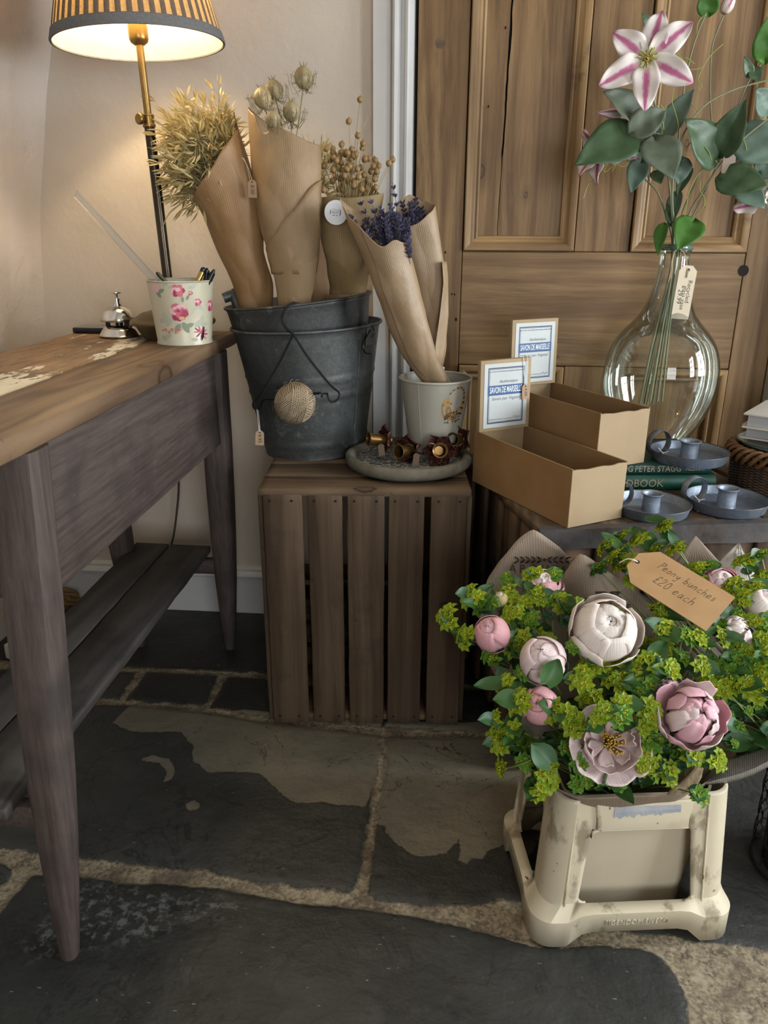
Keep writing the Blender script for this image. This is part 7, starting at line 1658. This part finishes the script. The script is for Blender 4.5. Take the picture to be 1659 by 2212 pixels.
def sprig(bunch, O, root, p, d, rr, head=None, nleaf=1, sc=1.0, hmin=0):
    d = Vector(d).normalized(); mid = root.lerp(p, .62)+Vector((rr.uniform(-.012, .012), rr.uniform(-.012, .012), rr.uniform(0, .015)))
    c = catmull([root, mid, p-d*.012, p], 14); m = MB(); m.tube([q-O for q in c], [.0013]*7+[.0011]*3+[.0009]*4, 5, cap=False); st = m.build('foliage_sprig', M_BST, bunch)
    h = link('flower_head', umbels[rr.randrange(7) if head is None else head], st); h.matrix_local = basis(p-O, d, (rr.uniform(-1, 1), rr.uniform(-1, 1), .2)) @ Matrix.Scale(sc*rr.uniform(.80, 1.05), 4)
    for k in range(nleaf+(rr.random() < .45)):
        i = rr.randrange(7, 12); q = c[i]-O; a = rr.uniform(0, 6.28); out = Vector((math.cos(a), math.sin(a)-.35, rr.uniform(-.15, .55)))
        lf_ = link('leaf', rr.choice(bleaves), st); up = Vector((rr.uniform(-.4, .4), -.55, .8)); y = out.normalized(); x = y.cross(up).normalized(); z = x.cross(y)
        lf_.matrix_local = Matrix(((x.x, y.x, z.x, q.x), (x.y, y.y, z.y, q.y), (x.z, y.z, z.z, q.z), (0, 0, 0, 1))) @ Matrix.Scale(rr.uniform(.75, 1.25), 4)
    return st
SURF0, SURFN = Vector((0, .885, .262)), Vector((0, -.80, 1)).normalized()
def bulge(px, py): return .030*math.sin(PI*min(1, max(0, (py-1180)/520)))+.0
def onS(px, py, lift=0): return onP(px, py, SURF0+SURFN*(bulge(px, py)+lift), SURFN)
# paper collars: rim from measured points, drawn in to the foot of the bunch
M_KB = kraft('grey_brown_kraft', (.27, .205, .145), pitch=330, rough=.6, trans=.10); M_KW = kraft('white_ribbed_kraft', (.52, .47, .40), pitch=330, rough=.5, trans=.15)
def collar(name, parent, O, rim, foot, fr, mat, seed, nt=26, belly=.15, closed=True, per=6, crumple=.003):
    P = [onY(*r) if len(r) == 3 else Vector(r[0]) for r in rim]; k = len(P)
    if closed: P = P+[P[0]]
    rimc = []
    for i in range(len(P)-1):
        for q in range(per): rimc.append(P[i].lerp(P[i+1], q/per))
    rimc.append(P[-1]); sm_r = []
    n = len(rimc)
    for i in range(n):
        acc = Vector((0, 0, 0)); wsum = 0
        for d in (-2, -1, 0, 1, 2):
            j = (i+d) % (n-1) if closed else min(max(i+d, 0), n-1); w = (1, 2, 5, 2, 1)[d+2]; acc += rimc[j]*w; wsum += w
        sm_r.append(acc/wsum)
    rows = []
    for j in range(nt+1):
        t_ = j/nt; row = []
        for p in sm_r:
            d = (p-foot); d.z = 0; fp = foot+d.normalized()*fr; q = fp.lerp(p, t_**.85); dd = d.normalized(); q = q-dd*belly*.25*math.sin(PI*t_)*d.length+Vector((0, 0, belly*.12*math.sin(PI*t_)*0))
            row.append(q+dd*crumple*(ridged(q, 13, seed)+.6*nz((q.x*9, q.y*9, q.z*9+seed))))
        rows.append(row)
    return uv_sheet(name, rows, mat, parent, O, solid=.0005)
# ---- left bunch, at the back
FL_ = Vector((.222, 1.196, .09)); pl_b = thing('peony_bunch', 'peony bunch at the back left by the slatted crate, in printed brown paper', 'flowers', FL_)
collar('paper_wrap', pl_b, FL_, [(1058, 1436, 1.125), (1100, 1446, 1.115), (1170, 1440, 1.12), (1240, 1400, 1.14), (1262, 1320, 1.19), (1248, 1230, 1.235), (1210, 1182, 1.25), (1152, 1140, 1.252), (1110, 1172, 1.248), (1075, 1212, 1.24), (1048, 1262, 1.225), (1034, 1330, 1.19), (1030, 1395, 1.15)], FL_, .04, M_KB, 3)
M_PRINT = plain('brown_print', (.055, .038, .026), .7)
def conform(o, parent):
    """lay printed shapes on the paper sheet of their bunch"""
    sh_ = [c for c in bpy.data.objects if c.parent == parent and c.name.startswith('paper_wrap')][0]
    from mathutils.bvhtree import BVHTree
    mm_ = sh_.data; bv = BVHTree.FromPolygons([v.co for v in mm_.vertices], [list(p.vertices) for p in mm_.polygons])
    bm = bmesh.new(); bm.from_mesh(o.data); bmesh.ops.triangulate(bm, faces=bm.faces)
    bmesh.ops.subdivide_edges(bm, edges=[e for e in bm.edges if e.calc_length() > .004], cuts=2, use_grid_fill=False); bm.to_mesh(o.data); bm.free()
    d = Vector((.02, .93, -.35)).normalized()
    for v in o.data.vertices:
        hit = bv.ray_cast(v.co-d*.12, d)
        if hit[0] is not None: v.co = hit[0]-d*.0011
    return o
def papertext(s, size, px, py, Y, parent, O, sx=1, dy=.0):
    p = onY(px, py, Y); conform(text_mesh(s, size, frame(p-O, (1, dy, 0), (0, .35, 1)), M_PRINT, 'printed_lettering', parent, .0, sx=sx), parent)
papertext('A B O U T I Q', .0205, 1178, 1234, 1.207, pl_b, FL_, .92); papertext('& C O .', .026, 1152, 1263, 1.197, pl_b, FL_, .9)
def wreath(px0, px1, py, Y, parent, O):
    m = MB(); a, b = onY(px0, py, Y), onY(px1, py, Y); x = (b-a).normalized(); Mx = frame((a+b)/2-O, x, (0, .35, 1)); L = (b-a).length
    for k in range(11):
        s = (k/10-.5)*L
        if abs(s) < L*.06: m.prism(blob(s, 0, .003, .0026, 8), Mx, .0003); continue
        for sg in (1, -1): m.prism(blob(s, sg*.0034, .0050, .0016, 9, (.55*sg if s > 0 else PI-.55*sg), sharp=.5), Mx, .0003)
    m.prism([(-L/2, -.0003), (L/2, -.0003), (L/2, .0003), (-L/2, .0003)], Mx, .0003); conform(m.build('printed_wreath', M_PRINT, parent, smooth=False), parent)
wreath(1118, 1242, 1211, 1.2215, pl_b, FL_)
rr = random.Random(51)
rootL = FL_+Vector((0, 0, .10))
peony(pl_b, FL_, onS(1063, 1369, .018), (-.35, -.55, .75), .0265, 'bud', (M_PD, M_PP), 5, rootL); peony(pl_b, FL_, onS(1082, 1296, -.004), (-.1, -.4, .9), .0125, 'bud', (petalmat('yellow_bud', (.50, .42, .16), (.55, .46, .22), (.4, .34, .1)), M_PW), 8, rootL); peony(pl_b, FL_, onS(1172, 1268, -.012), (.1, -.3, .9), .030, 'half', (M_PD, M_PL), 9, rootL)
heads = [(965, 1336, .02), (1004, 1376, .015), (1018, 1288, .012), (1040, 1312, .01), (1094, 1252, 0), (1152, 1240, .012), (1160, 1288, .012), (1132, 1300, .006), (1110, 1326, .01), (1097, 1285, 0), (1195, 1246, .008), (1218, 1302, .014), (1122, 1384, .012), (1136, 1402, .01), (1243, 1312, .012), (1064, 1303, .002), (1088, 1352, 0), (1190, 1300, .006), (1150, 1340, .0), (1110, 1400, .0), (1060, 1420, -.01), (1170, 1380, -.01)]
for (x, y, l) in heads: p = onS(x, y, l); dd = p-(rootL+Vector((0, 0, .12))); sprig(pl_b, FL_, rootL, p, Vector((dd.x*2.5, dd.y*2-.18, .35+dd.z)), rr, nleaf=1 if rr.random() < .7 else 2)
# ---- right bunch
FR_ = Vector((.622, 1.085, .225)); pr_b = thing('peony_bunch', 'peony bunch at the right edge in the wire basket, white paper corner standing up', 'flowers', FR_); rootR = FR_+Vector((-.02, 0, -.06))
collar('paper_wrap', pr_b, FR_, [(1500, 1690, .985), (1600, 1650, .985), (1700, 1600, .99), (1800, 1480, 1.06), (1790, 1360, 1.15), (1700, 1300, 1.215), (1648, 1275, 1.225), (1610, 1225, 1.23), (1540, 1330, 1.205), (1500, 1400, 1.17), (1470, 1480, 1.10), (1478, 1570, 1.04)], FR_, .045, M_KB, 9, belly=.1)
rows = []
for j in range(13):
    t_ = j/12; xl, yl = lerp(1596, 1500, t_**.9), lerp(1173, 1275, t_); xr, yr = lerp(1597, 1690, t_), lerp(1173, 1310, t_**.85)
    rows.append([onY(lerp(xl, xr, i/12), lerp(yl, yr, i/12)+6*math.sin(PI*i/12)*t_, 1.222-.02*t_-.010*math.sin(PI*i/12)*t_+.003*ridged((i*.1, t_*1.5, 0), 5, 2)) for i in range(13)])
uv_sheet('paper_corner', rows, M_KW, pr_b, FR_)['label'] = 'pale standing paper corner'
rows = []
for j in range(9):
    t_ = j/8; rows.append([onY(lerp(lerp(1502, 1450, t_), lerp(1504, 1562, t_), i/8), lerp(lerp(1158, 1225, t_), lerp(1158, 1222, t_), i/8), 1.238-.01*t_) for i in range(9)])
uv_sheet('paper_corner', rows, M_KB, pr_b, FR_)
rows = []
for j in range(9):
    t_ = j/8; rows.append([onY(x, lerp(yt, yb, t_), (lerp(.992, .955, t_/.8) if t_ < .8 else lerp(.955, .975, (t_-.8)/.2))+.002*nz((x*.02, t_*3, 1))) for x, yt, yb in ((1512, 1689, 1694), (1530, 1672, 1695), (1548, 1655, 1694), (1570, 1640, 1692), (1600, 1630, 1684), (1630, 1620, 1672), (1659, 1609, 1656), (1700, 1592, 1636), (1740, 1575, 1612))])
uv_sheet('turned_back_flap', rows, kraft('grey_paper_back', (.30, .28, .25), pitch=330, rough=.5, trans=.1), pr_b, FR_)
peony(pr_b, FR_, onS(1556, 1262, -.012), (.0, -.4, .9), .027, 'half', (M_PD, M_PL), 31, rootR); peony(pr_b, FR_, onS(1588, 1372, .0), (.35, -.4, .8), .034, 'double', (M_PL, M_PW), 33, rootR); peony(pr_b, FR_, onS(1646, 1310, -.006), (.2, -.4, .9), .026, 'bud', (M_PW, M_PL), 35, rootR)
heads = [(1436, 1136, .012), (1380, 1164, .006), (1310, 1178, 0), (1322, 1204, .004), (1345, 1190, .004), (1462, 1186, .012), (1345, 1216, .006), (1380, 1210, .008), (1372, 1246, .010), (1400, 1235, .0), (1500, 1232, .008), (1530, 1224, .006), (1500, 1255, .004), (1608, 1212, -.004), (1645, 1198, .004), (1600, 1292, .014), (1578, 1268, .008), (1622, 1270, .01), (1630, 1342, .014), (1642, 1385, .014), (1604, 1405, .018), (1622, 1428, .018), (1580, 1452, .016), (1562, 1486, .014), (1640, 1462, .018), (1608, 1482, .018), (1535, 1482, .012), (1560, 1352, .014), (1575, 1388, .018), (1590, 1330, .012), (1655, 1250, .0), (1652, 1420, .02), (1650, 1300, .01), (1548, 1440, .01), (1590, 1420, .02), (1630, 1490, .015), (1655, 1350, .012), (1340, 1160, -.01), (1410, 1190, 0), (1290, 1230, -.01)]
rr = random.Random(61)
for (x, y, l) in heads: p = onS(x, y, l); dd = p-(rootR+Vector((0, 0, .28))); sprig(pr_b, FR_, rootR, p, Vector((dd.x*1.4, dd.y*1.6-.2, .35+dd.z)), rr, nleaf=1 if rr.random() < .6 else 2)
for k in range(26): x, y = rr.uniform(1665, 1790), rr.uniform(1300, 1500); p = onS(x, y, .012*rr.random()-.01); sprig(pr_b, FR_, rootR, p, (rr.uniform(0, .6), -.4, .7), rr, nleaf=2)
for k in range(22):
    x, y = rr.uniform(1560, 1700), rr.uniform(1500, 1610); p = onS(x, y, -.02-rr.random()*.03); sprig(pr_b, FR_, rootR, p, (rr.uniform(-.4, .4), -.6, .6), rr, head=5, nleaf=3, sc=.6)
# ---- front bunch in the plastic crate
FF_ = PC+Vector((0, .01, .075)); pf = thing('peony_bunch', 'large front peony bunch standing in the cream plastic crate', 'flowers', FF_); rootF = FF_+Vector((0, 0, .08))
collar('paper_wrap', pf, FF_, [(1185, 1694, .925), (1250, 1724, .908), (1330, 1722, .908), (1400, 1718, .914), (1480, 1712, .926), (1530, 1690, .958), (1598, 1640, 1.005), (1568, 1560, 1.055), (1530, 1470, 1.10), (1470, 1360, 1.14), (1400, 1292, 1.165), (1330, 1246, 1.178), (1251, 1188, 1.182), (1205, 1262, 1.178), (1145, 1365, 1.15), (1100, 1440, 1.105), (1098, 1540, 1.04), (1130, 1640, .965)], FF_, .05, M_KB, 5, belly=.22)
papertext('U S', .019, 1358, 1321, 1.118, pf, FF_)
wreath(1300, 1350, 1290, 1.130, pf, FF_)
M_HES = mottled('hessian_ribbon', (.22, .16, .09), (.13, .095, .05), 120, .95, bump=.6, bscale=300)
rows = [[onP(lerp(x0, x1, i/6), y, SURF0+SURFN*(-.012), SURFN)+Vector((0, -.002*math.sin(i), 0)) for i in range(7)] for x0, x1, y in ((1505, 1530, 1640), (1496, 1520, 1660), (1478, 1516, 1680), (1452, 1505, 1700), (1440, 1478, 1716))]
uv_sheet('hessian_ribbon', rows, M_HES, pf, FF_)
for (x, y, l, ax_, R, st_, ms_, sd) in ((1307, 1362, .040, (.05, -.62, .75), .0470, 'half', (M_PW, M_PW), 2), (1173, 1426, .034, (-.2, -.55, .8), .0330, 'bud', (M_PL, M_PL), 12), (1166, 1524, .020, (-.25, -.75, .6), .0265, 'bud', (M_PD, M_PD), 14), (1322, 1606, .034, (.05, -.80, .60), .0440, 'open', (M_PL, M_PL), 16), (1496, 1546, .044, (.12, -.72, .68), .0430, 'double', (M_PP, M_PL), 18), (1440, 1500, .0, (-.5, -.5, .7), .030, 'double', (M_PL, M_PL), 19)):
    peony(pf, FF_, onS(x, y, l), ax_, R, st_, ms_, sd, rootF)
heads = [(1246, 1398, .05), (1258, 1468, .046), (1122, 1514, .045), (1092, 1478, .03), (1132, 1448, .03), (1072, 1555, .03), (1108, 1572, .035), (1075, 1600, .02), (1206, 1540, .05), (1240, 1566, .046), (1310, 1535, .072), (1342, 1522, .066), (1292, 1552, .066), (1335, 1548, .074), (1402, 1532, .058), (1398, 1562, .05), (1250, 1650, .03), (1402, 1650, .035), (1418, 1604, .035), (1442, 1672, .02), (1330, 1692, .02), (1510, 1716, .03), (1552, 1644, .03), (1498, 1634, .03), (1302, 1430, .03), (1342, 1438, .03), (1408, 1428, .045), (1450, 1446, .045), (1440, 1362, .05), (1482, 1372, .05), (1510, 1378, .05), (1424, 1322, .02), (1384, 1386, .02), (1332, 1470, .03), (1380, 1492, .03), (1272, 1510, .03), (1322, 1326, .075), (1368, 1446, .03), (1430, 1402, .03), (1470, 1420, .02), (1520, 1440, .04), (1270, 1446, .03), (1560, 1375, .035), (1230, 1610, .02), (1270, 1680, .02), (1465, 1600, .0), (1235, 1320, .01), (1400, 1470, .03), (1440, 1310, .01)]
rr = random.Random(71)
for (x, y, l) in heads: p = onS(x, y, l-.008); dd = p-(rootF+Vector((0, 0, .10))); sprig(pf, FF_, rootF, p, Vector((dd.x*2.2, dd.y*2-.22, .30+dd.z)), rr, nleaf=1 if rr.random() < .6 else 2)
for (x, y, Y, hd, d) in ((1084, 1662, .935, 4, (-.8, -.5, .1)), (1140, 1648, .93, 6, (-.2, -.7, .4)), (1186, 1662, .91, 1, (.3, -.6, .5)), (1164, 1716, .90, 4, (-.1, -.5, .6)), (1244, 1692, .905, 5, (.1, -.6, .5)), (1180, 1690, .905, 2, (.2, -.5, .5))):
    p = onY(x, y, Y); st_ = sprig(pf, FF_, onS(1200, 1620, -.01), p, d, rr, head=hd, nleaf=0)
lf_ = link('leaf', bleaves[3], pf); lf_.matrix_local = basis(onY(1190, 1650, .905)-FF_, (.1, -.85, .5), (.6, .2, .6)) @ Matrix.Scale(1.7, 4)
lf_ = link('leaf', bleaves[1], pf); lf_.matrix_local = basis(onS(1178, 1476, .055)-FF_, (.2, -.9, .35), (.8, .1, -.5)) @ Matrix.Scale(1.35, 4)
for k in range(34):
    x, y = rr.uniform(1120, 1530), rr.uniform(1440, 1690); p = onS(x, y, -.012-rr.random()*.03)
    if len([1 for c in bpy.data.objects if c.parent == pf and c.name.startswith('foliage_sprig')]) < 96: sprig(pf, FF_, rootF, p, (rr.uniform(-.5, .5), -.5, .7), rr, head=5, nleaf=3, sc=.8)

# ---- price card
c0, c1, c2 = onS(1436, 1199, .045), onS(1588, 1291, .045), onS(1374, 1264, .045)
X_ = (c1-c0); Yd = (c0-c2); Yd = Yd-X_.normalized()*Yd.dot(X_.normalized()); Yn = Yd.normalized(); Wc = X_.length+.030; Hc = Yd.length*1.03
ctr = c1-X_.normalized()*Wc/2-Yn*Hc/2
pcard = thing('price_card', 'large brown tag handwritten Peony bunches £20 each, resting on the flowers', 'price card', ctr)
Mx = frame((0, 0, 0), X_, Yn); k = Hc*.30; m = MB()
m.prism([(-Wc/2+k*.9, -Hc/2), (Wc/2, -Hc/2), (Wc/2, Hc/2), (-Wc/2+k*.9, Hc/2), (-Wc/2, Hc/2-k), (-Wc/2, -Hc/2+k)], Mx, .0011)
M_TAGC = mottled('brown_tag_card', (.33, .195, .085), (.29, .165, .068), 20, .7, bump=.05); cd_ = m.build('card', M_TAGC, pcard, smooth=False)
m = MB(); m.prism([(-Wc/2+.008+.0035*math.cos(a), .0035*math.sin(a)) for a in np.linspace(0, 2*PI, 17)[:-1]], Mx @ Matrix.Translation((0, 0, .0011)), .0002); m.build('punched_hole', plain('hole_dark', (.02, .016, .01), .8), cd_, smooth=False)
h0 = Mx @ Vector((-Wc/2+.008, 0, .0015)); m = MB(); m.tube(catmull([h0, h0+Vector((-.008, -.002, .004)), h0+Vector((-.016, .004, .002)), h0+Vector((-.024, .012, -.008))], 14), .0010, 5); m.build('string', M_STR, pcard)
G = {'P': [[(.1, -.1), (.25, 1.9)], [(.0, 1.75), (.35, 2.0), (.8, 1.8), (.8, 1.3), (.3, 1.0)]], 'e': [[(.08, .5), (.62, .62), (.55, .98), (.25, .98), (.05, .5), (.2, .05), (.7, .15)]], 'o': [[(.4, 1), (.1, .7), (.12, .2), (.4, .0), (.68, .4), (.6, .85), (.4, 1)]],
     'n': [[(.05, 1), (.08, 0)], [(.08, .6), (.3, .98), (.55, .9), (.62, 0)]], 'y': [[(.05, 1), (.15, .3), (.4, .2), (.62, .9)], [(.65, 1), (.55, -.4), (.3, -.85), (.02, -.6)]], 'b': [[(.1, 2.0), (.08, 0)], [(.08, .6), (.4, .95), (.65, .5), (.4, .0), (.08, .15)]],
     'u': [[(.05, 1), (.1, .2), (.35, .0), (.6, .3), (.62, 1), (.68, 0)]], 'c': [[(.62, .85), (.35, 1.0), (.08, .55), (.25, .05), (.65, .15)]], 'h': [[(.1, 2.0), (.06, 0)], [(.08, .55), (.35, .95), (.58, .8), (.62, 0)]], 's': [[(.58, .9), (.25, 1.0), (.15, .65), (.5, .4), (.42, .02), (.05, .1)]],
     'a': [[(.6, .9), (.3, 1), (.06, .5), (.2, .02), (.5, .25), (.62, .95)], [(.62, .95), (.62, .2), (.75, .0)]], '£': [[(.75, 1.6), (.55, 1.9), (.3, 1.5), (.32, .5), (.1, .02), (.8, .05)], [(.05, .85), (.6, .85)]], '2': [[(.05, 1.5), (.3, 1.9), (.65, 1.5), (.4, .8), (.02, .05), (.75, .08)]], '0': [[(.4, 1.85), (.1, 1.3), (.12, .3), (.4, .0), (.7, .5), (.65, 1.5), (.4, 1.85)]]}
def handwrite(s, x0, y0, size, parent, slant=.18):
    m = MB(); x = x0
    for i, chh in enumerate(s):
        if chh == ' ': x += size*.75; continue
        for stx in G[chh]:
            pts = [Mx @ Vector((x+(px0+slant*py0)*size, y0+py0*size+.03*size*nz((x*300, i, 0)), .00125)) for px0, py0 in stx]; m.tube(catmull(pts, max(4, 4*len(pts))), .00033, 4)
        x += size*1.02
    m.build('handwriting', M_INK, parent)
handwrite('Peony bunches', -Wc*.26, Hc*.14, Hc*.090, cd_); handwrite('£20 each', -Wc*.20, -Hc*.20, Hc*.105, cd_)
# ------------------------------------------------------------------ light
def area(name, loc, rot, sx, sy, power, col):
    l = bpy.data.lights.new(name, 'AREA'); l.shape = 'RECTANGLE'; l.size = sx; l.size_y = sy; l.energy = power; l.color = col
    o = bpy.data.objects.new(name, l); COL.objects.link(o); o.location = loc; o.rotation_euler = rot; return o
# overcast daylight arriving at the window openings
for h in WR: area('daylight', (XR+.16, (h[0]+h[1])/2, (h[2]+h[3])/2), (0, math.radians(90), 0), h[3]-h[2], h[1]-h[0], 36, (.90, .95, 1.0))
h = WF[0]; area('daylight', ((h[0]+h[1])/2, YF-.16, (h[2]+h[3])/2), (math.radians(90), 0, 0), h[1]-h[0], h[3]-h[2], 34, (.95, .97, 1.0))
w = bpy.data.worlds.new('sky'); SC.world = w; w.use_nodes = True
bg = w.node_tree.nodes['Background']; bg.inputs[0].default_value = (.75, .87, 1, 1); bg.inputs[1].default_value = 1.0
vs = SC.view_settings; vs.view_transform = 'Standard'; vs.look = 'None'; vs.gamma = 1; vs.use_curve_mapping = False; vs.exposure = 1.0
cy = SC.cycles
cy.max_bounces = 10; cy.diffuse_bounces = 5; cy.glossy_bounces = 5; cy.transmission_bounces = 10; cy.transparent_max_bounces = 16
cy.use_denoising = True; cy.sample_clamp_indirect = 4; cy.caustics_reflective = False; cy.caustics_refractive = False
